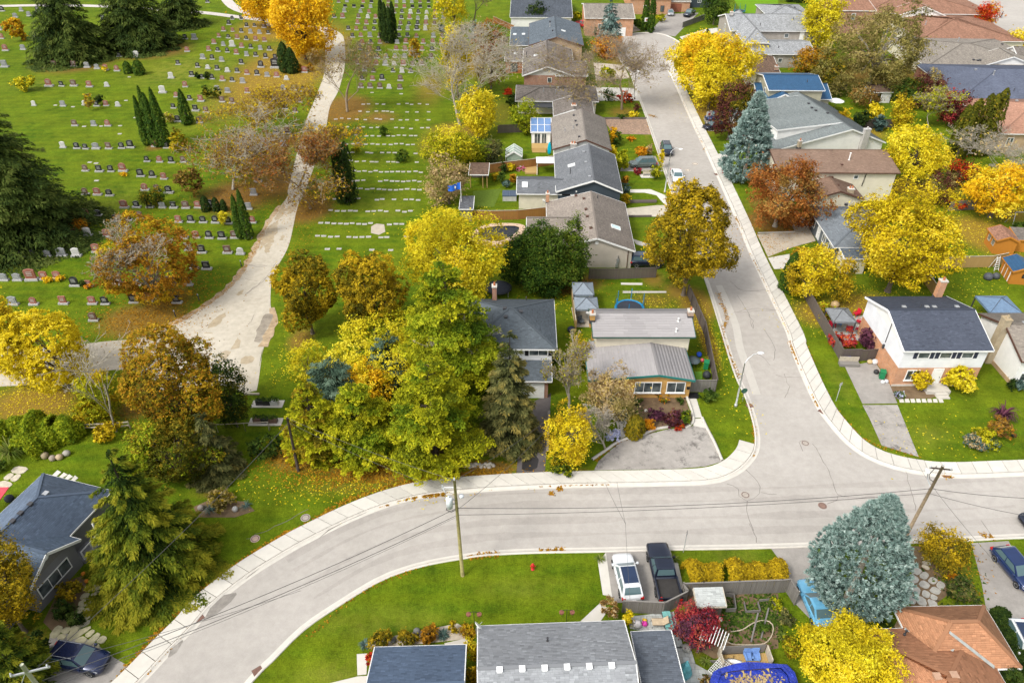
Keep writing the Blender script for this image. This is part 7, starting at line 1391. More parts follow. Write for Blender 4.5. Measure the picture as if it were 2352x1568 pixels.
def car(kind, col, rear, front, label, cat='car', roofc=None, name=None, z=.03):
 L, W, H, zb, zh, zt, r0, r1, r2, r3, wr = KIND[kind]; a, b = G(*PX(rear)[0]), G(*PX(front)[0]); d = (b-a); c = (a+b)/2; ang = math.atan2(d.y, d.x)
 t = thing(name or {'pickup': 'pickup_truck'}.get(kind, 'parked_car'), label, cat, (c.x, c.y, z), ang); body = MB(); X = lambda f: -L/2+L*f
 st = [(0., .78, zt*.78, .42), (.012, .90, zt*.93, .34), (.05, .97, zt, .26), (.2, 1., zb, .22), (.5, 1., zb, .20), (.72, 1., zb*.995, .20), (.78, .99, zh*.98, .21), (.90, .95, zh*.93, .23), (.965, .86, zh*.84, .27), (1., .66, zh*.70, .36)]
 if kind in ('pickup',): st = [(0., .92, .78, .45), (.01, .97, .80, .42), (.36, 1., .80, .40), (.363, 1., zb, .40), (.72, 1., zb, .38), (.80, .99, zh, .38), (.95, .95, zh*.96, .40), (.985, .90, zh*.90, .42), (1., .80, zh*.72, .48)]
 n = 10; o = 0; vs = []; fs = []
 for f, hw, top, low in st:
  w = W/2*hw; q = [(-w*.86, low), (w*.86, low), (w*.98, low+.12), (w, low+(top-low)*.55), (w*.975, top-.10), (w*.90, top-.02), (w*.45, top+.012), (-w*.45, top+.012), (-w*.90, top-.02), (-w*.975, top-.10), (-w, low+(top-low)*.55), (-w*.98, low+.12)]
  vs += [(X(f), y, zz) for y, zz in q]
 n = 12
 for i in range(len(st)-1):
  for k in range(n): j = (k+1) % n; fs.append((i*n+k, i*n+j, (i+1)*n+j, (i+1)*n+k))
 fs += [tuple(range(n-1, -1, -1)), tuple(range((len(st)-1)*n, len(st)*n))]; body.add(vs, fs); bo = body.build('body', col, t, True)
 wb, wt = W/2*.92, W/2*.76; B0, T0, T1, B1 = X(r0), X(r1), X(r2), X(r3); zb2 = zb-.03
 cab = MB(); cab.add([(B0, -wb, zb2), (B1, -wb, zb2), (B1, wb, zb2), (B0, wb, zb2), (T0, -wt, H-.05), (T1, -wt, H-.05), (T1, wt, H-.05), (T0, wt, H-.05), (T0+.14, -wt*.8, H), (T1-.12, -wt*.8, H), (T1-.12, wt*.8, H), (T0+.14, wt*.8, H)], [(0, 1, 5, 4), (1, 2, 6, 5), (2, 3, 7, 6), (3, 0, 4, 7), (4, 5, 9, 8), (5, 6, 10, 9), (6, 7, 11, 10), (7, 4, 8, 11), (8, 9, 10, 11)])
 cab.build('cabin', roofc or col, t, False)
 def pane(nm, A, Bq, Cq, D, i0=.06, i1=.94, j0=.08, j1=.94, off=.012):
  A, Bq, Cq, D = map(Vector, (A, Bq, Cq, D)); pt = lambda u, v: (A.lerp(Bq, u)).lerp(D.lerp(Cq, u), v); nn = (Bq-A).cross(D-A).normalized()*off
  q = [pt(i0, j0)+nn, pt(i1, j0)+nn, pt(i1, j1)+nn, pt(i0, j1)+nn]; MB().add([p for p in q]+[p-nn*.9 for p in q], [(0, 1, 2, 3), (0, 4, 5, 1), (1, 5, 6, 2), (2, 6, 7, 3), (3, 7, 4, 0)]).build(nm, CGLASS, t)
 pane('windscreen', (B1, -wb, zb2), (B1, wb, zb2), (T1, wt, H-.05), (T1, -wt, H-.05)); pane('rear_window', (B0, wb, zb2), (B0, -wb, zb2), (T0, -wt, H-.05), (T0, wt, H-.05), .08, .92, .22)
 for sg in (-1, 1):
  A_, B_, C_, D_ = ((B0, -wb, zb2), (B1, -wb, zb2), (T1, -wt, H-.05), (T0, -wt, H-.05)) if sg < 0 else ((B1, wb, zb2), (B0, wb, zb2), (T0, wt, H-.05), (T1, wt, H-.05))
  for i0, i1 in ((.07, .48), (.52, .93)): pane('side_window', A_, B_, C_, D_, i0, i1, .14, .90)
 if roofc is not None or kind in ('suv', 'estate'):
  rr = MB()
  for sg in (-1, 1): rr.tube([(T0+.15, sg*wt*.86, H-.01), (T0+.2, sg*wt*.86, H+.035), (T1-.2, sg*wt*.86, H+.03), (T1-.15, sg*wt*.86, H-.01)], .022, 5)
  rr.build('roof_rail', STEEL if kind == 'suv' else BLACK, t)
 for f in (.19, .81 if kind != 'pickup' else .80):
  for sg in (-1, 1):
   w = MB(); w.lathe([(wr*.62, -.11), (wr*.95, -.11), (wr, -.07), (wr, .07), (wr*.95, .11), (wr*.62, .11)], 18); wo = w.build('wheel', TYRE, t, False); wo.rotation_euler = (math.pi/2*sg, 0, 0); wo.location = (X(f), sg*(W/2-.10), wr)
   MB().lathe([(wr*.66, -.02), (wr*.62, -.118), (wr*.2, -.09), (.02, -.10)], 10).build('rim', RIM, wo)
   MB().tube([(X(f)+(wr+.07)*math.cos(q), sg*(W/2-.02), wr+(wr+.05)*math.sin(q)) for q in np.linspace(.1, 3.04, 9)], .045, 5).build('wheel_arch', BLACK if kind in ('suv', 'jeep', 'pickup') else col, t, True)
 for sg in (-1, 1):
  MB().add([(X(.945), sg*W*.28, zh*.80), (X(.985), sg*W*.30, zh*.66), (X(.955), sg*W*.455, zh*.66), (X(.90), sg*W*.468, zh*.80), (X(.93), sg*W*.30, zh*.90), (X(.905), sg*W*.44, zh*.89)], [(0, 1, 2, 3), (0, 3, 5, 4)] if sg < 0 else [(3, 2, 1, 0), (4, 5, 3, 0)]).build('headlight', LAMPW, t)
  MB().box(X(-.004), X(.05), *sorted((sg*W*.33, sg*W*.485)), zt*.70, zt*.90).build('taillight', LAMPR, t)
  MB().box(B1-.28, B1-.10, *sorted((sg*(W/2+.03), sg*(W/2+.2))), zb-.0, zb+.14).bar((B1-.19, sg*(W/2-.12), zb+.03), (B1-.19, sg*(W/2+.05), zb+.05), .05, .05).build('mirror', roofc or (BLACK if kind == 'pickup' else col), t)
  MB().box(X(.30), X(.33), *sorted((sg*(W/2+.004), sg*(W/2+.03))), zb*.80, zb*.83).box(X(.50), X(.53), *sorted((sg*(W/2+.004), sg*(W/2+.03))), zb*.80, zb*.83).build('door_handle', BLACK, t)
 MB().box(X(-.012), X(.0), -.26, .26, .55, .68).build('number_plate', M('plate white', (.6, .6, .6), .5), t); MB().box(X(.985), X(1.006), -W*.2, W*.2, .48, .60).build('grille', BLACK, t)
 MB().box(X(-.006), X(.02), -W*.44, W*.44, .36, .52).build('rear_bumper', BLACK if kind in ('suv', 'pickup', 'jeep', 'estate') else col, t)
 if kind == 'pickup':
  bd = MB()
  for sg in (-1, 1): bd.box(X(.004), X(.362), *sorted((sg*W*.495, sg*W*.44)), .79, zb+.04)
  bd.box(X(.002), X(.014), -W*.44, W*.44, .60, zb+.04); bd.build('bed_side', col, t); MB().box(X(.0145), X(.3615), -W*.438, W*.438, .79, .83).build('bed_floor', M('bed liner', (.035, .032, .03), .8), t)
 return t
P_NAVY = paint('navy paint', (.006, .014, .055)); P_WHITE = paint('white paint', (.66, .68, .70), .1); P_BLK = paint('black paint', (.008, .013, .030)); P_SKY = paint('pale blue paint', (.13, .36, .55), .1); P_BLUE = paint('royal blue paint', (.010, .028, .10)); P_GRN = paint('grey green paint', (.11, .14, .135)); P_SIL = paint('silver paint', (.45, .46, .48), .5); P_RED = paint('red paint', (.42, .02, .03), .1); BLKROOF = paint('black glass roof', (.012, .028, .07), .1)
car('suv', P_NAVY, 'd0 445 1385', 'd0 800 1445', 'shiny navy blue crossover on the driveway by the flagstones')
w = car('suv', P_WHITE, 'd2 1065 925', 'd2 998 655', 'white crossover with black glass roof beside the black pickup', roofc=None)
H_ = KIND['suv']; MB().box(-4.6/2+4.6*.20, -4.6/2+4.6*.55, -.62, .62, 1.662, 1.672).build('glass_roof', BLKROOF, w)
car('pickup', P_BLK, 'd2 1346 918', 'd2 1268 602', 'black pickup with leaves in its open bed', 'pickup')
car('coupe', P_SKY, 'd3 660 1140', 'd3 530 850', 'pale blue coupe half hidden under the blazing yellow tree')
car('hatch', P_BLUE, 'd3 2010 600', 'd3 2215 850', 'royal blue hatchback on the asphalt driveway near the corner lawn')
w = car('suv', P_WHITE, 'd3 2110 1180', 'd3 2260 1470', 'white car with black roof, cut off beside the green hedge'); MB().box(-1.4, .25, -.62, .62, 1.662, 1.672).build('glass_roof', BLKROOF, w)
car('suv', P_BLK, 'a2 1322 1120', 'a2 1352 1215', 'dark crossover parked at the kerb by the street lamp')
car('sedan', P_WHITE, 'a2 1402 1320', 'a2 1434 1425', 'white sedan with sunroof parked at the kerb')
car('estate', P_GRN, 'a2 1238 1272', 'a2 1072 1278', 'grey green estate car standing in a front driveway')
car('jeep', P_BLK, 'b2 1110 775', 'b2 1260 780', 'black boxy jeep with a dark top beside the beige gable', roofc=paint('dark blue top', (.03, .05, .09), 0))
car('hatch', P_SIL, 'a2 1358 95', 'a2 1376 138', 'silver hatchback before the brown garage door'); car('pickup', P_BLK, 'a2 1560 95', 'a2 1462 152', 'black pickup at the turning circle beside grey fence', 'pickup'); car('pickup', P_RED, 'a2 660 192', 'a2 745 232', 'red pickup partly hidden behind the blue spruce', 'pickup')
car('hatch', P_BLUE, 'a2 1745 905', 'a2 1668 920', 'blue car behind the black one by the basketball hoop'); car('sedan', P_BLK, 'a2 1765 978', 'a2 1645 992', 'black sedan in the driveway by the basketball hoop')
car('sedan', P_BLK, 'd3 2440 350', 'd3 2265 358', 'black car on the road, cut off at the edge'); car('hatch', P_BLUE, 'b3 430 360', 'b3 190 355', 'blue car hidden under the rust red oak')
# ================================================================ POLES, LAMPS, WIRES, SIGNS, HYDRANTS
WOODP = M('weathered pole wood', (.30, .23, .15), .9, var=.3, scale=4); MOSS = M('mossy pole wood', (.26, .23, .09), .9, var=.35, scale=3); DKP = M('dark pole wood', (.055, .04, .032), .9, var=.3, scale=5); CERAM = M('grey ceramic', (.5, .52, .54), .3, .5); WIREM = M('wire', (.085, .083, .08), .6)
def pole(base, top, z, label, mat, r=.16):
 b = G(*PX(base)[0]); t_ = G(*PX(top)[0], z); t = thing('utility_pole', label, 'utility pole', b); MB().tube([(0, 0, -.2), (t_-b)*.5, t_-b], [r, r*.85, r*.68], 10).build('shaft', mat, t, True); return t, b, t_
def insul(t, p): MB().lathe([(.03, -.1), (.07, 0), (.04, .05), (.07, .10), (.04, .15), (.05, .2)], 8, 0, p).build('insulator', CERAM, t, True)
t, b0, tp = pole('d1 1660 745', 'c1 1597 1165', 11.2, 'mossy wooden utility pole with a white transformer can beside the lawn', MOSS); v = tp-b0; C_top = tp
for q in (Vector((0, 0, .05)),): insul(t, v+q)
cz = v*.80; MB().lathe([(.02, -.62), (.26, -.6), (.27, .38), (.22, .46), (.06, .5)], 16, 0, cz+Vector((-.52, -.1, 0))).build('transformer', M('white transformer paint', (.62, .66, .68), .4, .5), t, True); MB().bar(cz+Vector((-.3, -.05, .2)), cz+Vector((0, 0, .2)), .08, .08).bar(cz+Vector((-.3, -.05, -.3)), cz+Vector((0, 0, -.3)), .08, .08).build('bracket', STEEL, t)
insul(t, cz+Vector((-.52, -.1, .5))); MB().bar(v*.93+Vector((-1.0, 0, 0)), v*.93, .09, .11).build('crossarm', M('grey arm', (.55, .55, .54), .6), t); insul(t, v*.93+Vector((-.95, 0, .05))); MB().bar(v*.93+Vector((-.9, -.05, -.05)), v*.93+Vector((-.75, -.1, -.45)), .07, .07).build('fuse_cutout', CERAM, t)
MB().tube([cz+Vector((-.7, -.2, -.4)), cz+Vector((-.78, -.25, -.75)), cz+Vector((-.4, -.2, -1.05)), cz+Vector((-.1, -.12, -.9))], .035, 5).build('cable_loop', WIREM, t, True); MB().lathe([(.06, 0), (.2, -.05), (.22, -.16), (.1, -.22)], 10, 0, v*.84+Vector((.42, .1, .1))).build('lamp_head', CERAM, t, True)
t, b1, tp = pole('d3 1275 470', 'c3 1575 1058', 10.6, 'leaning bare wooden pole with a street light behind the big blue spruce', WOODP); v = tp-b1; R_top = tp
insul(t, v+Vector((0, 0, .02))); cr = v*.96; MB().bar(cr+Vector((-.9, .1, .1)), cr+Vector((.8, -.1, .05)), .09, .1).build('crossarm', DKP, t); insul(t, cr+Vector((-.85, .1, .15))); insul(t, cr+Vector((.7, -.1, .1))); la = v*.72; MB().tube([la, la+Vector((-.5, .15, .9)), la+Vector((-.75, .2, 1.7))], .045, 6).build('lamp_arm', CERAM, t, True); MB().lathe([(.05, 0), (.16, -.06), (.2, -.18), (.1, -.24)], 10, 0, la+Vector((-.78, .2, 1.95)), sx=1., sy=1.6).build('lamp_head', WHITE, t, True); MB().tube([v+Vector((-.4, .1, -.1)), v*.9+Vector((-.75, 0, 0)), v*.84+Vector((-.5, 0, 0)), v*.8], .03, 5).build('cable_loop', WIREM, t, True)
t, b2_, tp = pole('c1 402 1092', 'c1 318 690', 7.6, 'short dark creosote pole at the edge of the grove', DKP, .15); B_top = tp
tq = G(*PX('d0 165 1425')[0], 10.5); t = thing('utility_pole', 'grey pole top with a crossarm at the bottom corner', 'utility pole', (tq.x+.35, tq.y-.1, 0)); MB().tube([(0, 0, -.2), (-.2, .05, 6), (-.35, .1, 10.5)], [.17, .15, .12], 10).build('shaft', M('greenish grey wood', (.36, .37, .28), .9, var=.2), t, True); MB().bar((-1.2, -.2, 9.7), (.95, .4, 9.75), .10, .12).build('crossarm', STEEL, t); insul(t, (-1.1, -.18, 9.8)); insul(t, (.85, .37, 9.82)); D_top = tq
MB().tube([(-.3, .1, 9.9), (-.9, -.3, 8.7), (-1.3, -.6, 7.2)], .03, 5).build('brace', STEEL, t)
def wire(p, q, sag, label, r=.022, n=18, cat='cable'):
 r *= .8
 p, q = Vector(p), Vector(q); pts = [p.lerp(q, i/n)-Vector((0, 0, 4*sag*(i/n)*(1-i/n))) for i in range(n+1)]; return tag(MB().tube(pts, r, 5).build('power_line', WIREM, None, True), label, cat, 'overhead wires')
E = lambda s, z: G(*PX(s)[0], z)
vC, vR = C_top-b0, R_top-b1; cm = lambda k: b0+vC*k; rm = lambda k: b1+vR*k
wire(cm(.73), rm(.72), .8, 'twisted thick cable from the transformer pole towards the leaning pole', .03); wire(cm(.66), rm(.66), .5, 'lower thin cable between transformer pole and leaning pole', .026)
wire(cm(.73), D_top+Vector((.3, .2, -2.2)), .7, 'twisted thick cable from the transformer pole down the curve', .03); wire(cm(.66), D_top+Vector((.3, .2, -2.9)), .6, 'lower thin cable along the curve', .03); wire(cm(.645), D_top+Vector((.4, .2, -3.1)), .65, 'thinnest cable along the curve', .016)
wire(C_top, B_top, .35, 'pale wire from pole top to the dark pole', .02); wire(cm(.86), B_top+Vector((0, 0, -.5)), .4, 'second wire to the dark pole', .016); wire(C_top, E('c2 440 690', 5.2), .4, 'service wire crossing to the slate roofed house', .02); wire(cm(.71), E('c2 425 775', 4.6), .4, 'lower service wire towards the dark driveway', .022)
wire(B_top+Vector((0, 0, -.6)), D_top+Vector((.5, .2, -.8)), .5, 'black cable over the lawn from the dark pole', .028); wire(rm(.72), E('d3 2350 158', 7.4), .2, 'thick cable leaving the leaning pole', .03); wire(rm(.66), E('d3 2350 310', 6.9), .2, 'thin cable leaving the leaning pole', .024); wire(D_top+Vector((.6, .3, -.6)), E('d0 2300 860', 8.6), .3, 'upper wire over the curve sidewalk', .018); wire(E('d2 1025 345', 6.9), E('c2 870 1190', 5.2), .1, 'drop wire from midspan towards the pale shrub', .016); wire(E('d2 1025 345', 6.9), E('c2 960 1180', 5.0), .1, 'second drop wire from midspan', .016); wire(E('d2 1025 345', 6.9), E('d2 1060 930', 4.2), .1, 'drop wire over the white crossover', .014)
wire(rm(.75), E('c3 1370 1000', 5.4), .15, 'drop wire to the driveway side', .014); wire(rm(.75), E('d3 2140 820', 5.0), .2, 'drop wire over the royal blue hatchback', .016)
GALV = M('galvanised lamp post', (.52, .53, .53), .45, metal=.4)
def lamp(base, bend, head, z, label):
 b = E(base, 0); m = E(bend, z); h_ = E(head, z+.9); v, w_ = m-b, h_-b; t = thing('street_lamp', label, 'street lamp', b, 0, 'street lamps along the side street'); MB().lathe([(.17, 0), (.16, .3), (.10, .32)], 10).tube([(0, 0, .3), v*.5, v], [.10, .085, .06], 8).build('post', GALV, t, True); MB().tube([v, v+(w_-v)*.15+Vector((0, 0, .35)), v+(w_-v)*.5+Vector((0, 0, .45)), w_], [.055, .05, .045, .04], 7).build('arm', GALV, t, True)
 MB().lathe([(.04, .06), (.17, .02), (.19, -.08), (.08, -.15)], 12, 0, w_, sx=1.9).build('lamp_head', WHITE, t, True)
lamp('c2 1868 600', 'c2 1940 270', 'c2 2062 190', 7.2, 'pale curved street lamp on the corner lawn'); lamp('a2 1325 1475', 'a2 1372 1170', 'a2 1450 1140', 7.6, 'pale curved street lamp over the parked white sedan'); lamp('a2 1090 745', 'a2 1104 560', 'a2 1125 545', 7.6, 'thin street lamp among the bare tree branches')
def sign(base, top, z, label, shape, mat, ang=0., size=.3, name='street_sign', cat='sign', word=None):
 b = E(base, 0); p = E(top, z)-b; t = thing(name, label, cat, b); MB().tube([(0, 0, 0), p], .035, 6).build('post', GALV, t); n = shape
 q = [(size*math.cos(2*math.pi*(k+.5)/n), size*math.sin(2*math.pi*(k+.5)/n)) for k in range(n)]; pl = MB().prism(q, -.012, .012).build('plate', mat, t); pl.location = p; pl.rotation_euler = (math.pi/2, 0, ang)
 if word:
  fc = MB().prism([(a*.93, b_*.93) for a, b_ in q], -.0185, -.0125).build('face', M('sign red', (.45, .02, .02), .5), pl); cu = bpy.data.curves.new('lettering', 'FONT'); cu.body = word; cu.size = size*.62; cu.align_x = 'CENTER'; cu.align_y = 'CENTER'; cu.extrude = .002; cu.materials.append(WHITE); lo = put('lettering', cu, pl); lo.location = (0, 0, -.021); lo.rotation_euler = (math.pi, 0, 0)
sign('c2 1922 560', 'c2 1936 482', 2.3, 'dark green back of an octagonal stop sign at the corner', 8, M('sign back green', (.03, .10, .07), .6), math.pi*0+.15, .36, 'stop_sign')
sign('c3 755 560', 'c3 795 432', 2.4, 'pale grey street sign on a thin post in the verge', 4, GALV, .5, .28); sign('d2 1468 566', 'd2 1497 420', 2.6, 'narrow sign seen edge on beside the yucca', 4, DKM, 1.35, .26)
def hydrant(at, label):
 t = thing('fire_hydrant', label, 'fire hydrant', E(at, 0)); m = M('hydrant red', (.50, .02, .018), .45, .5, var=.1); MB().lathe([(.17, 0), (.17, .05), (.115, .06), (.115, .52), (.15, .53), (.15, .58), (.12, .60), (.11, .68), (.06, .75), (.03, .80)], 14).build('barrel', m, t, True)
 for d in ((1, 0), (-1, 0), (0, -1)): MB().tube([(d[0]*.09, d[1]*.09, .42), (d[0]*.2, d[1]*.2, .42)], .065, 8).tube([(d[0]*.2, d[1]*.2, .42), (d[0]*.23, d[1]*.23, .42)], .05, 6).build('nozzle_cap', m, t)
hydrant('d2 315 695', 'red fire hydrant on the lower striped lawn'); hydrant('a2 1770 1328', 'dark red fire hydrant on the widened far sidewalk')
# ================================================================ FENCES
W_GREY = planks_mat('weathered grey boards', (.25, .235, .215), (.075, .065, .055)); W_DARK = planks_mat('dark stained boards', (.075, .06, .052), (.15, .125, .11)); W_OR = planks_mat('orange cedar boards', (.36, .16, .045), (.22, .10, .035)); W_TAN = planks_mat('tan timber boards', (.44, .30, .12), (.32, .20, .07)); W_PALE = M('pale rail wood', (.42, .37, .29), .85, var=.2); W_SHED = planks_mat('varnished shed boards', (.50, .21, .03), (.36, .13, .02))
def fence(pts, h, mat, label, single=False, w=.14, post=2.4, name='board_fence', rail=True, gap=.012):
 L = GP(pts); t = thing(name, label, 'fence', L[0]); o = L[0]; st = MB(); rl = MB(); tone = {}
 pm = MB().box(-w/2, w/2, -.012, .012, .05, h).mesh('plank', mat)
 for a, b in zip(L, L[1:]):
  d = b-a; Ln = d.length; ang = math.atan2(d.y, d.x); n = max(1, int(Ln/(w+gap))); d.normalize()
  for k in range(n):
   p = a-o+d*((k+.5)*Ln/n)
   if single: q = put('plank', pm, t, p+Vector((0, 0, random.uniform(-.02, .02))), ang); q.rotation_euler[1] = random.uniform(-.008, .008)
   else: X = Matrix.Translation(p) @ Matrix.Rotation(ang, 4, 'Z'); st.box(-w/2, w/2, -.012, .012, .05, h+random.uniform(-.02, .02), 0, X, random.random())
  m = max(1, round(Ln/post)); nn = Vector((-d.y, d.x, 0))*.06
  for k in range(m+1):
   p = a-o+d*(Ln*k/m)+nn; MB().box(-.05, .05, -.05, .05, 0, h+.08, 0, Matrix.Translation(p) @ Matrix.Rotation(ang, 4, 'Z')).build('post', mat if mat != W_OR else W_TAN, t)
  if rail:
   for z in (.35, h-.12): rl.bar(a-o+nn*.6+Vector((0, 0, z)), b-o+nn*.6+Vector((0, 0, z)), .04, .09)
   rl.bar(a-o+Vector((0, 0, h+.03)), b-o+Vector((0, 0, h+.03)), .12, .035)
 if rl.v: rl.build('rail', W_PALE if mat in (W_OR, W_TAN) else mat, t)
 if st.v: st.build('planks', mat, t)['kind'] = 'stuff'
 return t
fence('d2 1452 905 1600 900 1870 890 2195 878; d3 372 872', 1.75, W_GREY, 'long weathered grey board fence below the yellow hedge', True)
fence('d3 376 876 432 968', 1.75, W_GREY, 'short grey fence return beside the pale blue coupe', True); fence('d2 1000 1028 1310 1042 1482 955', 1.6, W_GREY, 'grey board fence behind the two parked vehicles', True); fence('d2 1486 950 1452 905', 1.6, W_GREY, 'grey fence end beside the pickup bed', True)
fence('c2 1500 493 1705 493', 1.7, W_GREY, 'weathered grey fence front beside the mustard house', True); fence('c2 1712 490; b2 1625 1300 1560 1150 1500 1010', 1.7, W_DARK, 'dark fence beside the side street lawn')
fence('b3 480 968 560 1110 650 1270 785 1512', 1.7, W_DARK, 'dark board fence along the side street sidewalk'); fence('b3 785 1512 925 1510', 1.7, W_DARK, 'dark gate panel behind the storage bench', True); fence('b3 930 1510 985 1508 1082 1500', 1.6, W_DARK, 'dark gate panel at the brick wall', True)
fence('b2 745 882 950 884 1255 872', 1.6, W_DARK, 'dark fence across the foot of the beige gable'); fence('b2 600 905 620 1100 640 1285', 1.7, W_TAN, 'pale topped fence between the two back yards'); fence('b1 1690 428; b2 0 432 200 428 415 405', 1.6, W_OR, 'orange cedar fence behind the beige bungalow')
fence('b3 1400 800 1520 812 1700 797 1930 792 2040 768', 1.8, W_TAN, 'tan timber fence behind the step ladder'); fence('b3 1372 832 1492 1002', 1.7, W_TAN, 'tan timber fence running down to the charcoal roof'); fence('b3 1615 362 1810 352', 1.6, W_GREY, 'grey fence topped by scarlet creeper')
fence('a3 885 988 1050 985 1250 975', 1.7, W_DARK, 'dark fence at the end of the back lawn'); fence('a2 -10 1328 110 1310 300 1290 485 1262', 1.7, W_OR, 'brown cedar fence behind the pink bicycle'); fence('a2 1462 215 1630 152', 1.5, W_GREY, 'grey fence beside the cracked driveway'); fence('a1 1930 1022 2180 1012', 1.6, W_DARK, 'dark fence beside the bright green yellow tree'); fence('a3 690 735 720 690 830 690', 1.2, W_DARK, 'low dark fence of the back pavilion garden'); fence('a2 60 345 130 318', 1.2, W_GREY, 'small grey fence by the orange brown tree'); fence('a1 1895 170 2050 240', 1.5, W_OR, 'brown fence beside the far white house')
def rails(pts, zs, label, mat, post=2.5, r=.035, name='rail_fence', ph=None):
 L = GP(pts); o = L[0]; t = thing(name, label, 'fence', o);
 for a, b in zip(L, L[1:]):
  m = max(1, round((b-a).length/post))
  for k in range(m+1): p = a.lerp(b, k/m)-o; MB().tube([p, p+Vector((0, 0, (ph or max(zs))+.05))], r, 6).build('post', mat, t)
  for z in zs: MB().bar(a-o+Vector((0, 0, z)), b-o+Vector((0, 0, z)), r*1.6, r*2.2).build('rail', mat, t)
rails('c0 655 790 885 786 1000 772', (.5, .95), 'pale wooden rail fence at the garden edge', W_PALE, r=.06); rails('c0 1670 800 1880 790 2070 780; c1 180 785', (1.1,), 'thin wire fence under the planters', W_PALE, r=.03)
tag(MB().bar(E('c0 1870 503', .12), E('c0 1985 506', .12), .18, .18).build('barrier_log', W_PALE), 'pale log barrier ending the cemetery track', 'barrier')
# ================================================================ SHEDS, CANOPIES, POOLS, GARDEN THINGS
def shed(label, at, pts, ze, rise, kind, wall, roof, ang=0, **k):
 h = House(label, 'shed', at, ang, 'shed', ze); return h, h.block(pts if not isinstance(pts, str) else h.rect(pts, ze), ze, rise, kind, wall, roof, ov=.2, cap=False, **k)
h, b = shed('orange varnished shed with brown shingle roof and two windows', 'b3 1990 585', 'b3 1915 492 1990 588 2150 575', 2.2, .7, 'gy', W_SHED, R_LBROWN, -8, trim=W_SHED); h.win(b, 'W', .3, 1.4, .6, .8, 2, W_PALE); h.win(b, 'W', .72, 1.4, .6, .8, 2, W_PALE)
h, b = shed('orange lean-to with grey roof joined behind the varnished shed', 'b3 2195 580', 'b3 2080 495 2150 580 2300 560', 2.0, .3, 'ls', W_SHED, R_TAN, -8, trim=W_SHED)
h, b = shed('orange shed with blue metal roof and double doors', 'b3 2115 825', 'b3 2030 715 2115 825 2290 820', 2.0, .7, 'gy', W_SHED, R_BMETAL, -8, trim=W_SHED); h.win(b, 'S', .55, 1.3, .35, .4, 1, BLACK); h.door(b, 'W', .4, .05, .9, 1.6, W_SHED); h.door(b, 'W', .68, .05, .9, 1.6, W_SHED)
h, b = shed('small dark shed with pale grey shingle roof beside the crimson maple', 'd2 1578 985', 'd2 1540 858 1755 850 1575 984 1800 974', 2.1, .35, 'ls', W_DARK, R_PALE, 2, near=(.40, .42, .41), trim=W_PALE)
h, b = shed('grey flat roofed shed beside the blue flag', 'b1 1630 345', 'b1 1632 345 1742 345 1745 252', 2.2, .15, 'ls', W_GREY, R_MID, 0); h, b = shed('brown garden pavilion with white posts in the back garden', 'a3 1200 705', 'a3 1035 705 1198 705 1110 645', 2.4, .7, 'hx', None, R_BROWN, 0); h.part('post', MB().box(b.x0, b.x0+.12, b.y0, b.y0+.12, 0, 2.3).box(b.x1-.12, b.x1, b.y0, b.y0+.12, 0, 2.3).box(b.xm, b.xm+.12, b.y0, b.y0+.12, 0, 2.3), WHITE); h.part('wall', MB().box(b.x0+.2, b.x1-.1, b.y1-.1, b.y1, 0, 2.2).box(b.xm+.2, b.x1-.15, b.y0+.05, b.y0+.1, .0, 2.1), WSTUC)
h, b = shed('pergola shelter with leaf strewn brown roof on posts', 'a1 1705 1330', 'a1 1705 1335 1858 1335 1860 1250', 2.5, .1, 'ls', None, R_BROWN, -1); h.part('post', MB().box(b.x0, b.x0+.14, b.y0, b.y0+.14, 0, 2.4).box(b.x1-.14, b.x1, b.y0, b.y0+.14, 0, 2.4).box(b.xm+.6, b.xm+.74, b.y0, b.y0+.14, 0, 2.4), W_TAN); h.part('back_wall', MB().box(b.x0, b.x1, b.y1-.1, b.y1, 0, 2.3), W_DARK)
h, b = shed('small glass greenhouse with white frame', 'a2 170 1225', 'a2 108 1195 228 1190 235 1140', 1.4, .9, 'gy', M('greenhouse glass', (.30, .36, .30), .2, .5), M('greenhouse panes', (.34, .42, .36), .15, .6, var=.35, scale=1.), -1)
fr = MB()
for k in range(4):
 y = b.r[2]+(b.r[3]-b.r[2])*k/3; fr.bar((b.r[0], y, 1.44), (b.xm, y, 2.35), .06, .06).bar((b.r[1], y, 1.44), (b.xm, y, 2.35), .06, .06).box(b.r[0], b.r[0]+.06, y-.03, y+.03, 0, 1.4).box(b.r[1]-.06, b.r[1], y-.03, y+.03, 0, 1.4)
h.part('frame', fr, WHITE)
h, b = shed('glazed white sunroom with blue tinted roof panes', 'a2 300 1010', 'a2 300 1012 458 1012 455 925', 2.6, .5, 'ls', WSTUC, M('blue roof glass', (.12, .22, .42), .15, .6, var=.2), -1); fr = MB(); x0_, x1_, y0_, y1_ = b.r
for k in range(4): fr.bar((x0_+(x1_-x0_)*k/3, y0_, 2.65), (x0_+(x1_-x0_)*k/3, y1_, 3.15), .1, .06)
for k in range(3): fr.bar((x0_, y0_+(y1_-y0_)*k/2, 2.655+.25*k), (x1_, y0_+(y1_-y0_)*k/2, 2.655+.25*k), .1, .06)
h.part('frame', fr, WHITE); h.win(b, 'S', .3, 1.3, 1.0, 1.9, 2); h.win(b, 'S', .66, 1.3, .8, 1.9, 2); dk = MB().box(x0_+.2, x1_-.1, y0_-2.4, y0_-.0, 0, .5)
for k in range(3): dk.box(x0_+.3, x1_-1.0, y0_-2.7-.3*k, y0_-2.41-.3*k, 0, .36-.12*k)
h.part('deck', dk, W_TAN)
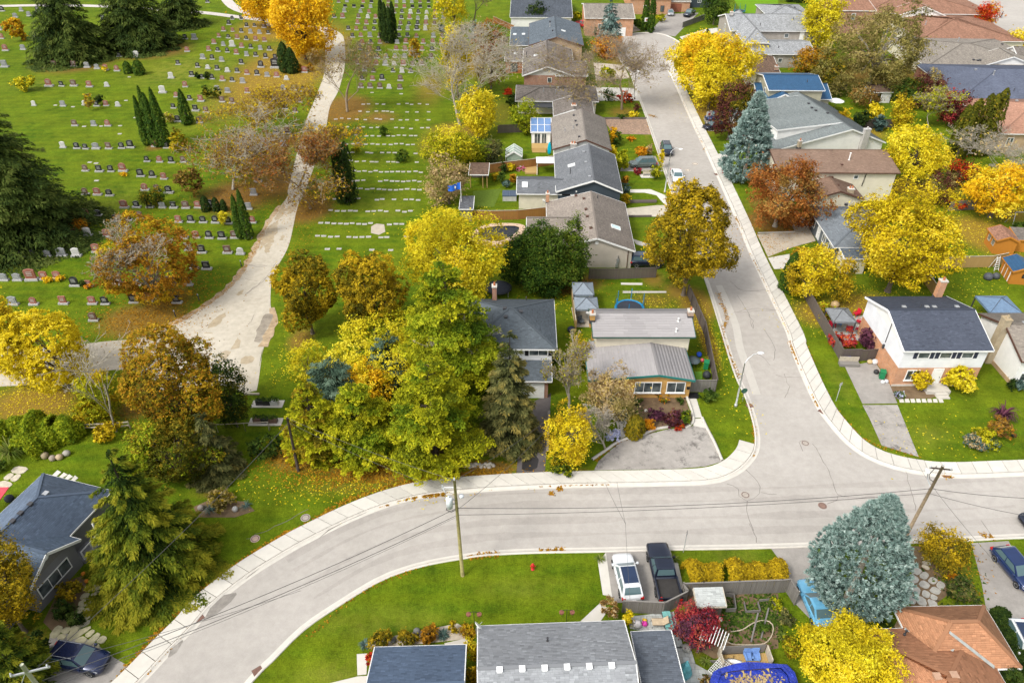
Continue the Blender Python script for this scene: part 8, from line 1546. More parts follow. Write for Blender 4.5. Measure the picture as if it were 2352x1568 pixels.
def canopy(label, pts, ze, rise, mat, posts=True, ang=-1, vents=0, name='canopy'):
 h = House(label, 'canopy', pts.split(';')[0], ang, name, ze); x0, x1, y0, y1 = h.rect(pts, ze); c = Vector(((x0+x1)/2, (y0+y1)/2, ze+rise)); q = [(x0, y0), (x1, y0), (x1, y1), (x0, y1)]; mb = MB(); m = [((a[0]*.5+c.x*.5), (a[1]*.5+c.y*.5), ze+rise*.42) for a in q]
 vs = [(a[0], a[1], ze) for a in q]+m+[tuple(c)]+[(a[0], a[1], ze-.25) for a in q]; mb.add(vs, [(i, (i+1) % 4, 4+(i+1) % 4, 4+i) for i in range(4)]+[(4+i, 4+(i+1) % 4, 8) for i in range(4)]+[(9+i, 9+(i+1) % 4, (i+1) % 4, i) for i in range(4)]); h.part('roof_cloth', mb, mat)
 rb = MB()
 for a, mm in zip(q, m): rb.tube([(a[0], a[1], ze+.01), (mm[0], mm[1], mm[2]+.02), tuple(c+Vector((0, 0, .02)))], .03, 5)
 h.part('rib', rb, DKM)
 for a in q: MB().box(a[0]-.06+(.1 if a[0] == x0 else -.1), a[0]+.06+(.1 if a[0] == x0 else -.1), a[1]-.06, a[1]+.06, 0, ze-.02).build('post', DKM, h.t)
 return h
canopy('grey cloth canopy inside the dark street fence', 'b3 690 1108 740 1208 905 1200 848 1102', 2.3, .8, M('grey canopy cloth', (.17, .18, .19), .85)); canopy('blue grey canopy at the white rendered house', 'b3 1852 1010 1938 1138 2175 1132 2062 1010', 2.4, .9, M('blue canopy cloth', (.13, .20, .30), .8)); CG = M('grey metal canopy', (.20, .235, .275), .5); canopy('grey hard topped canopy behind the metal roofed house', 'b2 640 1112 820 1105 775 1018', 2.4, .8, CG); canopy('longer grey canopy with a row of small vents', 'b2 625 1000 775 1000 775 905', 2.5, .9, CG)
t = thing('parasol', 'white garden parasol in the back garden', 'parasol', E('a3 738 850', 0)); MB().lathe([(1.6, 2.1), (.8, 2.4), (.05, 2.6)], 10).build('cloth', WHITE, t); MB().tube([(0, 0, 0), (0, 0, 2.5)], .03, 6).build('pole', STEEL, t); t = thing('parasol', 'closed red parasol beside the black barbecue', 'parasol', E('a3 1002 1515', 0)); MB().lathe([(.05, .5), (.24, .7), (.12, 1.5), (.03, 2.1)], 8).build('cloth', M('red cloth', (.50, .015, .03), .7), t); MB().tube([(0, 0, 0), (0, 0, 2.1)], .03, 6).build('pole', STEEL, t)
def trampoline(at, r, label, pad, net=True):
 t = thing('trampoline', label, 'trampoline', E(at, 0)); MB().lathe([(r*.85, .83), (r*.85, .846), (.02, .835)], 24).build('mat', M('black trampoline mat', (.03, .035, .05), .7), t); MB().lathe([(r*.86, .81), (r*.9, .84), (r, .84), (r*1.02, .78), (r, .70)], 24).build('pad', pad, t)
 for k in range(6):
  a = k*math.pi/3+.3; p = Vector((math.cos(a)*r, math.sin(a)*r, 0)); MB().tube([p, p+Vector((0, 0, 2.5 if net else .8))], .045, 6).build('pole', pad if net else STEEL, t)
 if net:
  n = MB()
  for k in range(36): a = k*math.pi/18; n.tube([(math.cos(a)*r, math.sin(a)*r, .84), (math.cos(a)*r, math.sin(a)*r, 2.4)], .008, 3, cap=False)
  for z in (1.2, 1.6, 2., 2.4): n.tube([(math.cos(k*math.pi/12)*r, math.sin(k*math.pi/12)*r, z) for k in range(25)], .008, 3, cap=False)
  n.build('net', M('dark net', (.03, .05, .05), .8), t)
trampoline('b2 1052 1140', 1.85, 'blue padded trampoline with net behind the metal roof', M('bright blue pad', (.01, .22, .46), .5)); trampoline('b2 55 985', 1.7, 'low black round trampoline by the brick chimney', M('black pad', (.02, .022, .028), .6), False); trampoline('a2 1895 105', 1.7, 'teal netted trampoline on the bright lawn', M('teal pad', (.01, .20, .26), .5))
def pool(pts, z, label, cover, rim, w=.6):
 p = GP(pts, z); L = smooth_line(p+[p[0]], .5)[:-1]; c = L.mean(0); t = thing('pool', label, 'swimming pool', (0, 0, 0)); k = len(L); d = L-c; ln = np.linalg.norm(d, axis=1)[:, None]; O = c+d*(1+w/ln)
 sheet('cover', list(L), z-.12, cover, t); vs = [(a[0], a[1], z) for a in L]+[(a[0], a[1], z) for a in O]+[(a[0], a[1], 0) for a in O]; MB().add(vs, [(i, k+i, k+(i+1) % k, (i+1) % k) for i in range(k)]+[(k+i, 2*k+i, 2*k+(i+1) % k, k+(i+1) % k) for i in range(k)]+[]).build('rim', rim, t); return t
def tarp(name, c, folds=14):
 m, nt, b = newmat(name, .35, .5); v = coords(nt); f = noise(nt, v, 1.6, 6, .7); nt.links.new(ramp(nt, f, [(.3, sc(c, .55)), (.7, sc(c, 1.3))]), b.inputs['Base Color']); bump(nt, b, f, 1., .3); return m
TB = tarp('blue tarpaulin', (.012, .035, .36)); pool('d2 1730 1590 1760 1500 1880 1470 2195 1450; d3 335 1450 385 1500 380 1640 100 1700; d2 1800 1700', 1.1, 'blue tarpaulin covered pool with dead leaves at the bottom edge', TB, TB); pool('b2 -120 560 -60 500 20 480 180 475 210 505 100 580 0 590', .5, 'dark covered pool beside the cedar clump', tarp('black cover', (.02, .025, .035)), M('peach deck', (.50, .36, .26), .8), 1.0)
P = np.c_[RNG.normal(0, 1.2, 260), RNG.normal(0, .5, 260), RNG.uniform(1.0, 1.08, 260)]+np.array(E('d2 2010 1560', 1.05))*np.array((1, 1, 0)); tag(leaf_obj('dead_leaves', P, np.tile([0, 0, 1.], (260, 1)), .16, RNG.uniform(.3, .9, 260), 'beige', jit=.3), kind='stuff')
t = thing('hot_tub', 'grey hot tub with dark blue lid behind the dark gabled house', 'hot tub', E('a2 138 1520', 0)); MB().prism([(-1.1, -1.), (1.1, -1.), (1.1, 1.), (-1.1, 1.)], 0, .85).build('tub', M('tub grey', (.42, .42, .41), .6), t); MB().box(-1.15, -.01, -1.05, 1.05, .86, .98).box(.01, 1.15, -1.05, 1.05, .86, .98).build('lid', M('lid blue', (.06, .085, .13), .5), t)
t = thing('flag', 'blue flag with white emblem flying over the grey shed', 'flag', E('b1 1655 395', 0)); MB().tube([(0, 0, 0), (0, 0, 5.6)], .045, 6).build('pole', WHITE, t); fl = MB(); N_ = 9
fl.add([(-1.9*i/8-.05, .18*math.sin(i*.9), 5.5-.12*i*.6-(1.15 if j else 0)+(.1*i*.3 if j else 0)) for j in (0, 1) for i in range(N_)], [(i, i+1, N_+i+1, N_+i) for i in range(N_-1)]); fl.build('cloth', M('flag blue', (.02, .12, .55), .6), t); MB().lathe([(.2, 0), (.2, .012)], 12).build('emblem', WHITE, t).matrix_local = Matrix.Translation((-.9, -.02, 4.75)) @ Matrix.Rotation(math.pi/2, 4, 'X')
t = thing('flag', 'red and white flag on the brick house corner', 'flag', E('a2 742 560', 0)); MB().tube([(0, 0, 2.2), (.3, -.3, 3.8)], .03, 6).build('pole', WHITE, t); fm = [M('flag red', (.55, .01, .02), .6), WHITE]; MB().box(.0, .09, -.3, .05, 2.2, 3.5, 0).box(.0, .09, .0501, .5, 2.2, 3.4, 1).box(.0, .09, .501, .75, 2.2, 3.3, 0).build('cloth', fm, t)
def chair(at, ang, mat, label, cat='chair', name='garden_chair', low=1.):
 t = thing(name, label, cat, E(at, 0)+Vector((0, 0, .03)), ang); MB().box(-.3, .3, -.3, .3, .36, .42).build('seat', mat, t); MB().box(-.3, .3, .27, .34, .421, 1.0, 0, Matrix.Rotation(-.12, 4, 'X')).build('backrest', mat, t)
 for x in (-.27, .27):
  for y in (-.27, .27): MB().box(x-.025, x+.025, y-.025, y+.025, 0, .355).build('leg', mat, t)
  MB().box(x-.04, x+.04, -.3, .25, .58, .62).build('armrest', mat, t)
RED = M('red chair', (.52, .015, .04), .55)
for s, a, l in (('b3 690 1185', 1.2, 'red garden chair by the dark fence under the canopy'), ('b3 905 1165', -1.2, 'red garden chair on the house side of the canopy'), ('b3 725 1250', 1.9, 'red garden chair in front of the canopy post'), ('b3 925 1225', -2.2, 'red reclined chair near the white gable'), ('b3 850 1278', 2.9, 'red garden chair nearest the crimson bush'), ('b3 925 1285', 3.6, 'red garden chair beside the purple smoke bush')): chair(s, a, RED, l)
chair('b3 775 1238', 2.6, M('blue chair', (.06, .16, .34), .6), 'blue folding chair among the red ones'); BL = M('blue cushion', (.15, .27, .55), .8); chair('d2 1960 1390', .1, BL, 'blue cushioned patio chair on the pool deck, closer to the arbor'); chair('d2 2012 1390', -.1, BL, 'blue cushioned patio chair on the pool deck, farther from the arbor'); chair('b2 685 1225', .4, M('dark wicker', (.09, .10, .11), .8), 'dark wicker chair on the paved corner')
t = thing('lounger', 'teal cushioned lounger with raised back on the flagstones', 'lounger', E('d2 1350 1120', 0), -1.52); TE = M('teal check cushion', (.16, .38, .36), .8, var=.3, scale=5)
for k in range(4): MB().box(-.95+k*.48, -.95+k*.48+.46, -.32, .32, .3+.0*k, .42, 0, Matrix.Rotation(0, 4, 'Y') if k < 3 else Matrix.Translation((.48, 0, .36)) @ Matrix.Rotation(-.7, 4, 'Y') @ Matrix.Translation((-.48, 0, -.36))).build('cushion', TE, t)
MB().box(-.95, .95, -.34, .34, .22, .29).box(-.9, -.85, -.3, .3, 0, .22).box(.8, .85, -.3, .3, 0, .22).build('frame', DKM, t); t = thing('lounger', 'beige sling chair beside the teal lounger', 'lounger', E('d2 1292 1120', 0), 0.); MB().box(-.7, .2, -.3, .3, .36, .42).box(.2, .75, -.3, .3, .36, .42, 0, Matrix.Translation((.2, 0, .36)) @ Matrix.Rotation(-.8, 4, 'Y') @ Matrix.Translation((-.2, 0, -.36))).build('sling', M('beige sling', (.48, .38, .26), .8), t); MB().tube([(-.7, -.32, 0), (-.65, -.32, .38), (.5, -.32, .4)], .025, 5).tube([(-.7, .32, 0), (-.65, .32, .38), (.5, .32, .4)], .025, 5).tube([(.2, -.32, .38), (.3, -.32, 0)], .025, 5).tube([(.2, .32, .38), (.3, .32, 0)], .025, 5).build('frame', DKM, t)
for at, c, l, r in (('d2 1112 1125', (.65, .62, .62), 'white and pink toy pram heap on the flagstones', .4), ('d2 1172 1118', (.62, .05, .35), 'bright pink toy next to the toy heap', .25), ('d2 1172 1092', (.70, .45, .03), 'yellow toy behind the pink one', .2)):
 o = MB().lathe([(r*.8, 0), (r, r*.5), (r*.6, r*1.1), (r*.15, r*1.3)], 9, 0).box(-r*.9, -r*.5, -r*.3, r*.3, r*.9, r*1.6).build('toy', M('toy %.2f %.2f' % c[:2], c, .5), None, True); o.location = E(at, .03); tag(o, l, 'toy')
def simple(name, at, label, cat, mb, mat, z=.0, rz=0., smooth=False): o = mb.build(name, mat, None, smooth); o.location = E(at, 0)+Vector((0, 0, z)); o.rotation_euler[2] = rz; return tag(o, label, cat)
t = thing('garden_arbor', 'white slatted garden arbor below the crimson maple', 'arbor', E('d2 1670 1330', 0), -.5)
for x in (-.8, .8):
 for y in (-.45, .45): MB().box(x-.05, x+.05, y-.05, y+.05, 0, 2.1).build('post', W_PALE, t)
for k in range(9): MB().bar((-.9+k*.225, -.75, 2.16+.16*math.sin(k*.39)), (-.9+k*.225, .75, 2.16+.16*math.sin(k*.39)), .05, .07).build('slat', WHITE, t)
for s, l in (('d2 1985 1255 2038 1035', 'weathered pole leaning in the vegetable plot, nearer one'), ('d2 2062 1228 2118 1000', 'weathered pole leaning in the vegetable plot, farther one')): q = GP(s); tag(MB().bar(q[0]+Vector((0, 0, .08)), q[1]+Vector((0, 0, .12)), .12, .12).build('garden_pole', W_GREY), l, 'pole')
tag(MB().tube([(a[0], a[1], .05) for a in smooth_line(GP('d2 1830 1175 1920 1160 2000 1110 2090 1088 2150 1120 2150 1190 2090 1265 1950 1275 1840 1270 1785 1245'), .3)], .05, 6).build('garden_hose', M('pale hose', (.45, .38, .28), .7), None, True), 'pale hose looping across the vegetable plot', 'hose')
for k, (s, l) in enumerate((('d2 1930 960 1945 1030 2055 1025 2035 960', 'raised bed frame of grey boards near the poles'), ('d2 2045 945 2150 935 2175 1015', 'open raised bed frame by the fence corner'), ('d2 1790 905 1850 910 1865 1020 1790 1025', 'compost box of grey boards beside the small shed'), ('d2 1670 1410 1850 1410 1850 1370', 'low grey board edging behind the pool deck'))):
 q = GP(s); mb = MB()
 for a, b_ in zip(q, q[1:]): mb.bar(a+Vector((0, 0, .15)), b_+Vector((0, 0, .15)), .06, .3 if k != 2 else .7)
 tag(mb.build('bed_frame', W_GREY), l, 'garden bed')
t = thing('pool_deck', 'tan timber deck beside the blue pool with white side panels', 'deck', E('d2 1940 1445', 0), .05)
for k in range(14): MB().box(-1.9+k*.27, -1.9+k*.27+.26, -.8, .9, .2, .3).build('board', W_TAN, t)
for x in (-1.9, 1.8): MB().box(x, x+.08, -.2, 1.0, .31, 1.2).build('side_panel', W_PALE, t)
MB().box(-1.7, 1.7, .95, 1.0, .31, 1.3).build('back_panel', W_GREY, t)
t = thing('lattice_panel', 'white lattice panel lying by the pool deck', 'lattice', E('d2 1745 1470', .4), .75); mb = MB()
for k in range(9): mb.bar((-.8+k*.2, -.5, .3), (-.8+k*.2+.01, .5, .3), .03, .03).bar((-.85, -.5+k*.125, .335), (.85, -.5+k*.125, .335), .03, .03)
mb.build('lattice', WHITE, t); simple('tarp_bundle', 'd2 1475 1500', 'turquoise and white plastic bundle on the slab patio', 'bundle', MB().lathe([(.5, 0), (.55, .5), (.3, 1.2), (.06, 1.8)], 7), tarp('turquoise plastic', (.12, .42, .48)), 0, .4); simple('pool_cover', 'd2 1870 1430', 'white kayak shaped cover on the pool deck', 'cover', MB().lathe([(.1, 0), (.5, .12), (.1, .3)], 10, sx=1.6, sy=.5), WHITE, .32, -.3, True)
simple('kayak', 'a2 442 1185', 'turquoise paddle board standing by the deck steps', 'paddle board', MB().lathe([(.04, 0), (.3, .3), (.36, 1.2), (.25, 2.), (.05, 2.4)], 10, sy=.25), M('turquoise board', (.0, .36, .50), .4), 0, 0, True); simple('patio_tarp', 'a2 437 1322', 'white flat awning over the cedar deck', 'awning', MB().box(-2.2, 2.2, -1.2, 1.4, 2.2, 2.28).box(-2.1, -2.0, -1.1, -1., 0, 2.2).box(2., 2.1, -1.1, -1., 0, 2.2), WHITE); simple('deck', 'a2 300 1310', 'bare cedar deck beside the white awning', 'deck', MB().box(-1., 1.2, -1.4, 1.4, 0, .3), W_TAN)
t = thing('bicycle', 'pink bicycle leaning on the cedar fence', 'bicycle', E('a2 228 1312', 0), 0.05); PK = M('pink paint', (.70, .12, .35), .5)
for x in (-.5, .5): MB().tube([(x+.34*math.cos(a), 0, .36+.34*math.sin(a)) for a in np.linspace(0, 6.283, 17)], .035, 5).build('wheel', PK, t)
MB().tube([(-.5, 0, .36), (-.15, 0, .8), (.35, 0, .85), (.5, 0, .36)], .035, 5).tube([(-.5, 0, .36), (.0, 0, .35), (.35, 0, .85)], .035, 5).tube([(.33, -.25, 1.0), (.35, 0, .95), (.33, .25, 1.0)], .025, 5).build('frame', PK, t); MB().box(-.28, -.02, -.07, .07, .88, .94).build('saddle', WHITE, t)
BIN = lambda at, m, l, z=.03: (lambda t: (MB().prism([(-.26, -.3), (.26, -.3), (.26, .3), (-.26, .3)], .05, .95).build('body', m, t), MB().box(-.3, .3, -.34, .36, .951, 1.03).build('lid', m, t), MB().tube([(-.24, .3, .1), (.24, .3, .1)], .09, 8).build('wheel', BLACK, t)))(thing('wheelie_bin', l, 'bin', E(at, 0)+Vector((0, 0, z)), -.3))
GRB = M('green bin', (.015, .19, .075), .5); BIN('c3 1100 385', GRB, 'green wheelie bin at the brick corner'); BIN('c2 1638 312', GRB, 'green bin beside the covered barbecue'); BIN('a2 782 148', M('blue bin', (.02, .16, .52), .5), 'blue bin beside the blue spruce'); BIN('a3 1912 232', M('blue bin', (.02, .16, .52), .5), 'blue bin at the edge of the court')
for at, l, c, r in (('c3 1062 345', 'black bucket behind the green bin', (.03, .03, .03), .3), ('c3 1112 420', 'white paint tub at the corner of the white house', (.6, .62, .62), .22), ('c3 1140 415', 'second paint tub with a blue rim', (.5, .55, .6), .22), ('c3 1050 270', 'white filled sack by the gate', (.6, .6, .6), .35), ('c3 1012 268', 'tan sack by the gate', (.5, .38, .2), .3), ('c2 1540 285', 'dark round table with a flat top in the side yard', (.09, .12, .13), .8), ('c2 1588 215', 'blue plastic sled leaning in the side yard', (.02, .08, .5), .35), ('c2 1612 255', 'red and white cooler in the side yard', (.55, .1, .12), .25), ('c2 1645 375', 'black covered barbecue in the side yard', (.03, .035, .04), .5), ('a3 970 1510', 'black covered barbecue by the cream wall', (.035, .04, .045), .6), ('b3 1915 880', 'grey tarp covered heap by the tan fence, bigger lump', (.07, .075, .085), .6), ('b3 1975 872', 'grey tarp covered heap by the tan fence, smaller lump', (.07, .075, .085), .5), ('a3 868 1135', 'dark barbecue beside the pinkish hydrangea', (.05, .055, .07), .6), ('d0 1540 235', 'rust red topped stone bird bath', (.30, .26, .23), .3), ('d0 1802 245', 'pale grey boulder by the weeping shrub', (.40, .39, .37), .3), ('c0 78 1318', 'round black kettle barbecue on the back patio', (.03, .035, .05), .4), ('d0 665 792', 'orange pumpkin on the lower porch step', (.6, .2, .02), .18), ('d0 640 735', 'orange pumpkin on the upper porch step', (.6, .2, .02), .18), ('c0 408 1008', 'tree stump round in the rock garden', (.30, .25, .2), .35), ('c0 460 1000', 'tan boulder beside the stump', (.42, .32, .2), .35), ('c0 350 990', 'brown boulder at the hedge foot', (.3, .24, .15), .4), ('c0 515 970', 'grey boulder at the hedge end', (.34, .32, .28), .35), ('d2 1490 1310', 'planter pot with twigs on the slab patio', (.34, .33, .3), .35), ('b2 610 1280', 'dark blue rain barrel at the yard fence', (.02, .03, .07), .45), ('d1 1130 1245', 'dark rock between two ball shrubs', (.12, .12, .12), .3), ('d1 1310 1180', 'grey rock behind the orange ball shrub', (.16, .16, .15), .3), ('b3 745 1090', 'tan sand pit beside the canopy', (.4, .28, .14), .5), ('d2 1750 1085', 'white bucket beside the small shed', (.6, .58, .52), .2), ('c2 1180 640', 'pale rock in the planted bed', (.5, .47, .42), .2), ('c3 2115 830', 'black mailbox box in the garden island', (.03, .03, .03), .25)):
 rd = 'table' in l; hh2 = .75 if rd else r*1.5; prof = [(.05, 0), (.06, hh2-.05), (r, hh2-.05), (r, hh2), (r*.1, hh2+.01)] if rd else [(r*.85, 0), (r, r*.5), (r*.92, r*1.0), (r*.5, r*1.4), (r*.1, r*1.5)]
 o = MB().lathe(prof, 11 if 'rock' not in l and 'boulder' not in l else 7, 0, sx=random.uniform(.9, 1.15)).build('garden_table' if rd else [w for w in ('bucket', 'tub', 'sack', 'sled', 'cooler', 'barbecue', 'heap', 'bird_bath', 'boulder', 'pumpkin', 'stump', 'pot', 'barrel', 'rock', 'pit', 'mailbox') if w.replace('_', ' ') in l][0], M('item %.3f %.3f %.3f' % c, c, .6, var=.25), None, True); o.location = E(at, .03); tag(o, l, o.name.split('.')[0].replace('_', ' '))
t = thing('storage_bench', 'open pale wooden storage bench holding a blue box by the gate', 'storage bench', E('c3 852 285', .03), -.05); MB().box(-1.1, 1.1, -.35, .35, 0, .35).build('base', W_GREY, t); MB().box(-1.1, 1.1, .3, .36, .351, .95).build('backrest', W_PALE, t); simple('blue_box', 'c3 832 262', 'bright blue recycling box on the storage bench', 'box', MB().prism([(-.42, -.26), (.42, -.26), (.42, .26), (-.42, .26)], 0, .35), M('recycling blue', (.01, .05, .55), .5), .38)
t = thing('step_ladder', 'white step ladder open beside the tan fence', 'ladder', E('b3 1962 805', 0), .2); ld = MB()
for x in (-.35, .35): ld.bar((x, -.5, 0), (x*.6, 0, 2.0), .06, .05).bar((x, .5, 0), (x*.6, 0, 2.0), .06, .05)
ld.build('rail', WHITE, t)
for k in range(6): MB().bar((-.33+.02*k, -.44+.075*k, .25+.3*k), (.33-.02*k, -.44+.075*k, .25+.3*k), .09, .04).build('rung', WHITE, t)
def hoop(at, ang, label):
 t = thing('basketball_hoop', label, 'basketball hoop', E(at, 0), ang); MB().tube([(0, 0, 0), (0, 0, 2.6), (0, -.5, 3.0)], .06, 7).box(-.4, .4, -.4, .5, 0, .2).build('post', DKM, t); MB().box(-.7, .7, -.58, -.53, 2.6, 3.6).build('backboard', WHITE, t); MB().box(-.3, .3, -.595, -.581, 2.85, 3.25).build('target', M('target red', (.4, .02, .02), .5), t); MB().tube([(.23*math.cos(a), -.82+.23*math.sin(a), 2.95) for a in np.linspace(0, 6.283, 13)], .015, 5).build('rim', M('hoop orange', (.5, .12, .02), .5), t)
hoop('a2 1632 985', .6, 'basketball hoop beside the black sedan driveway'); hoop('a2 1180 240', 0., 'basketball hoop at the head of the turning circle'); hoop('a3 1722 105', 2.4, 'basketball hoop on the pale court')
for at, l, w_ in (('d1 1750 1110', 'black plant hanger with two baskets behind the grey roof, nearer the garage', .4), ('d2 572 1095', 'black plant hanger with two baskets behind the grey roof, nearer the crossover', .4)):
 t = thing('plant_hanger', l, 'plant hanger', E(at, 0)); MB().tube([(0, 0, 0), (0, 0, 1.6)], .025, 5).tube([(-.45, 0, 1.45), (0, 0, 1.6), (.45, 0, 1.45)], .02, 5).build('pole', BLACK, t)
 for x in (-.42, .42): MB().lathe([(.05, 1.0), (.18, 1.15), (.2, 1.3)], 9, 0, (x, 0, 0)).build('basket', M('dry basket', (.22, .09, .06), .9, var=.4, scale=9), t)
simple('door_mat', 'c2 1527 520', 'black door mat at the mustard house path', 'mat', MB().prism([(-.85, -.5), (.75, -.5), (.9, .5), (-.7, .5)], 0, .02), BLACK, .03); simple('air_conditioner', 'a3 1090 1465', 'grey air conditioner at the cream house corner', 'air conditioner', MB().box(-.4, .4, -.4, .4, 0, .8).lathe([(.32, .802), (.32, .83), (.05, .83)], 12), STEEL)
t = thing('garden_bench', 'white garden bench on a pale slab beside the crimson ball', 'bench', E('a2 1190 1345', 0)); MB().prism([(-1.1, -.9), (1.1, -.9), (1.3, .6), (-1.3, .6)], 0, .04).build('slab', CONC, t); MB().box(-.7, .7, -.2, .25, .4, .46).build('seat', W_PALE, t); MB().box(-.7, .7, .26, .32, .45, .95).build('backrest', W_PALE, t); [MB().box(x, x+.08, -.2, .25, .04, .399).build('leg', W_PALE, t) for x in (-.65, .57)]
t = thing('swing_frame', 'grey metal swing frame at the edge of the back lawn', 'swing frame', E('b3 2150 470', 0)); MB().tube([(-1.5, -1, 0), (-1.2, 0, 2.2), (-1.5, 1, 0)], .05, 6).tube([(1.5, -1, 0), (1.2, 0, 2.2), (1.5, 1, 0)], .05, 6).tube([(-1.2, 0, 2.2), (1.2, 0, 2.2)], .05, 6).build('frame', STEEL, t); simple('awning', 'c0 10 1400', 'red and white striped awning behind the slate hip', 'awning', MB().box(-1.5, 1., -1., 1., 2.0, 2.08), M('red awning', (.55, .06, .08), .6)); simple('trailer_panel', 'b3 1415 880', 'blue panel leaning by the tan fence', 'panel', MB().box(-.5, .6, -1.2, 1.2, .6, .7), M('blue panel', (.10, .18, .30), .6), 0, .5)
rw = MB()
for k in range(60):
 p = GP('c1 1450 1060 1900 1055'); q = p[0].lerp(p[1], k/59)+Vector((random.uniform(-.1, .1), random.uniform(-.25, .25), 0)); r = random.uniform(.12, .24); rw.lathe([(r, 0), (r*.9, r*.6), (r*.3, r)], 6, 0, q)
tag(rw.build('stone_edging', M('edging stone', (.42, .38, .32), .9, var=.3)), 'low rough stone edging under the spruce and larch', 'edging', kind='stuff')
def wall(pts, w, h, label, mat=CONC2, name='garden_kerb'):
 L = smooth_line(GP(pts), .4); a, b = offset(L, w/2), offset(L, -w/2); n = len(L); V = np.r_[np.c_[a, np.zeros(n)], np.c_[a, np.full(n, h)], np.c_[b, np.full(n, h)], np.c_[b, np.zeros(n)]]; i = np.arange(n-1); Q = np.concatenate([np.c_[i+k*n, i+1+k*n, i+1+(k+1)*n, i+(k+1)*n] for k in range(3)]); return tag(put(name, mesh_np(name, V, Q[:, ::-1], mat)), label, 'kerb')
wall('c2 770 1012 870 945 985 868 1130 832 1240 785 1350 762', .22, .22, 'curving concrete edging between driveway and planted bed'); wall('c2 1480 772 1530 740 1545 700 1520 600 1490 525', .22, .22, 'curved edging beside the concrete front path'); wall('c2 1610 690 1650 775 1705 880 1765 1020', .22, .2, 'white concrete edging along the corner lawn'); wall('c2 440 660 428 970', .25, .5, 'low timber wall beside the dark driveway', W_GREY); wall('b2 1005 300 1262 296', .2, .5, 'dark low retaining wall by the curving path', W_DARK); wall('b2 1040 408 1225 406', .15, .3, 'low timber edging of the pale driveway', W_DARK); wall('a2 800 912 1185 912', .15, .35, 'dark timber edging above the brick driveway', W_DARK); wall('b3 155 532 440 522', .15, .15, 'pale kerb round the leafy tree bed')
# ================================================================ PERSON AND DOG
def skin(name, verts, edges, rad, mat, parent=None, lvl=1):
 me = bpy.data.meshes.new(name); me.from_pydata(verts, edges, []); o = put(name, me, parent); me.materials.append(mat); md = o.modifiers.new('skin', 'SKIN')
 for v, r in zip(me.skin_vertices[0].data, rad): v.radius = (r, r)
 me.skin_vertices[0].data[0].use_root = True; sb = o.modifiers.new('sub', 'SUBSURF'); sb.levels = sb.render_levels = lvl; return o
SKINM = M('skin', (.50, .30, .20), .6); DARKC = M('dark navy clothing', (.015, .02, .035), .85)
t = thing('person', 'person in dark clothes walking a small tan dog on the court', 'person', E('a3 2018 138', .02), 1.2)
skin('body', [(0, 0, .95), (0, 0, 1.15), (0, 0, 1.42), (0, 0, 1.52), (-.09, 0, .9), (-.10, .10, .5), (-.10, .02, .08), (-.1, .14, .04), (.09, 0, .9), (.10, -.12, .5), (.10, -.25, .12), (.1, -.13, .05), (-.2, 0, 1.4), (-.26, .02, 1.12), (-.24, .16, .9), (.2, 0, 1.4), (.26, -.02, 1.12), (.25, .12, .9)], [(0, 1), (1, 2), (2, 3), (0, 4), (4, 5), (5, 6), (6, 7), (0, 8), (8, 9), (9, 10), (10, 11), (2, 12), (12, 13), (13, 14), (2, 15), (15, 16), (16, 17)], [.16, .16, .16, .07, .1, .075, .05, .045, .1, .075, .05, .045, .075, .055, .04, .075, .055, .04], DARKC, t); MB().lathe([(.05, 1.5), (.09, 1.56), (.105, 1.66), (.085, 1.74), (.03, 1.78)], 12).build('head', SKINM, t, True); MB().lathe([(.108, 1.66), (.11, 1.71), (.08, 1.78), (.02, 1.80)], 12).build('hair', M('dark hair', (.03, .02, .015), .8), t, True)
for x, y in ((-.24, .19), (.25, .15)):
 for k in range(5): MB().tube([(x-.03+k*.015, y, .88), (x-.03+k*.016, y+.03, .82), (x-.03+k*.015, y+.02, .79)], .009, 5).build('finger', SKINM, t)
t = thing('dog', 'small tan dog beside the person in dark clothes', 'dog', E('a3 2050 128', .02), .9); skin('body', [(0, 0, .36), (.28, 0, .38), (.40, 0, .52), (.52, 0, .54), (.62, 0, .50), (-.25, 0, .36), (-.42, 0, .52), (.27, .08, .22), (.28, .08, .03), (.27, -.08, .22), (.30, -.08, .03), (-.26, .08, .26), (-.33, .08, .14), (-.30, .08, .03), (-.26, -.08, .26), (-.33, -.08, .14), (-.3, -.08, .03)], [(0, 1), (1, 2), (2, 3), (3, 4), (0, 5), (5, 6), (1, 7), (7, 8), (1, 9), (9, 10), (5, 11), (11, 12), (12, 13), (5, 14), (14, 15), (15, 16)], [.13, .14, .09, .09, .05, .11, .03, .05, .03, .05, .03, .07, .04, .03, .07, .04, .03], M('tan fur', (.50, .25, .07), .9), t)
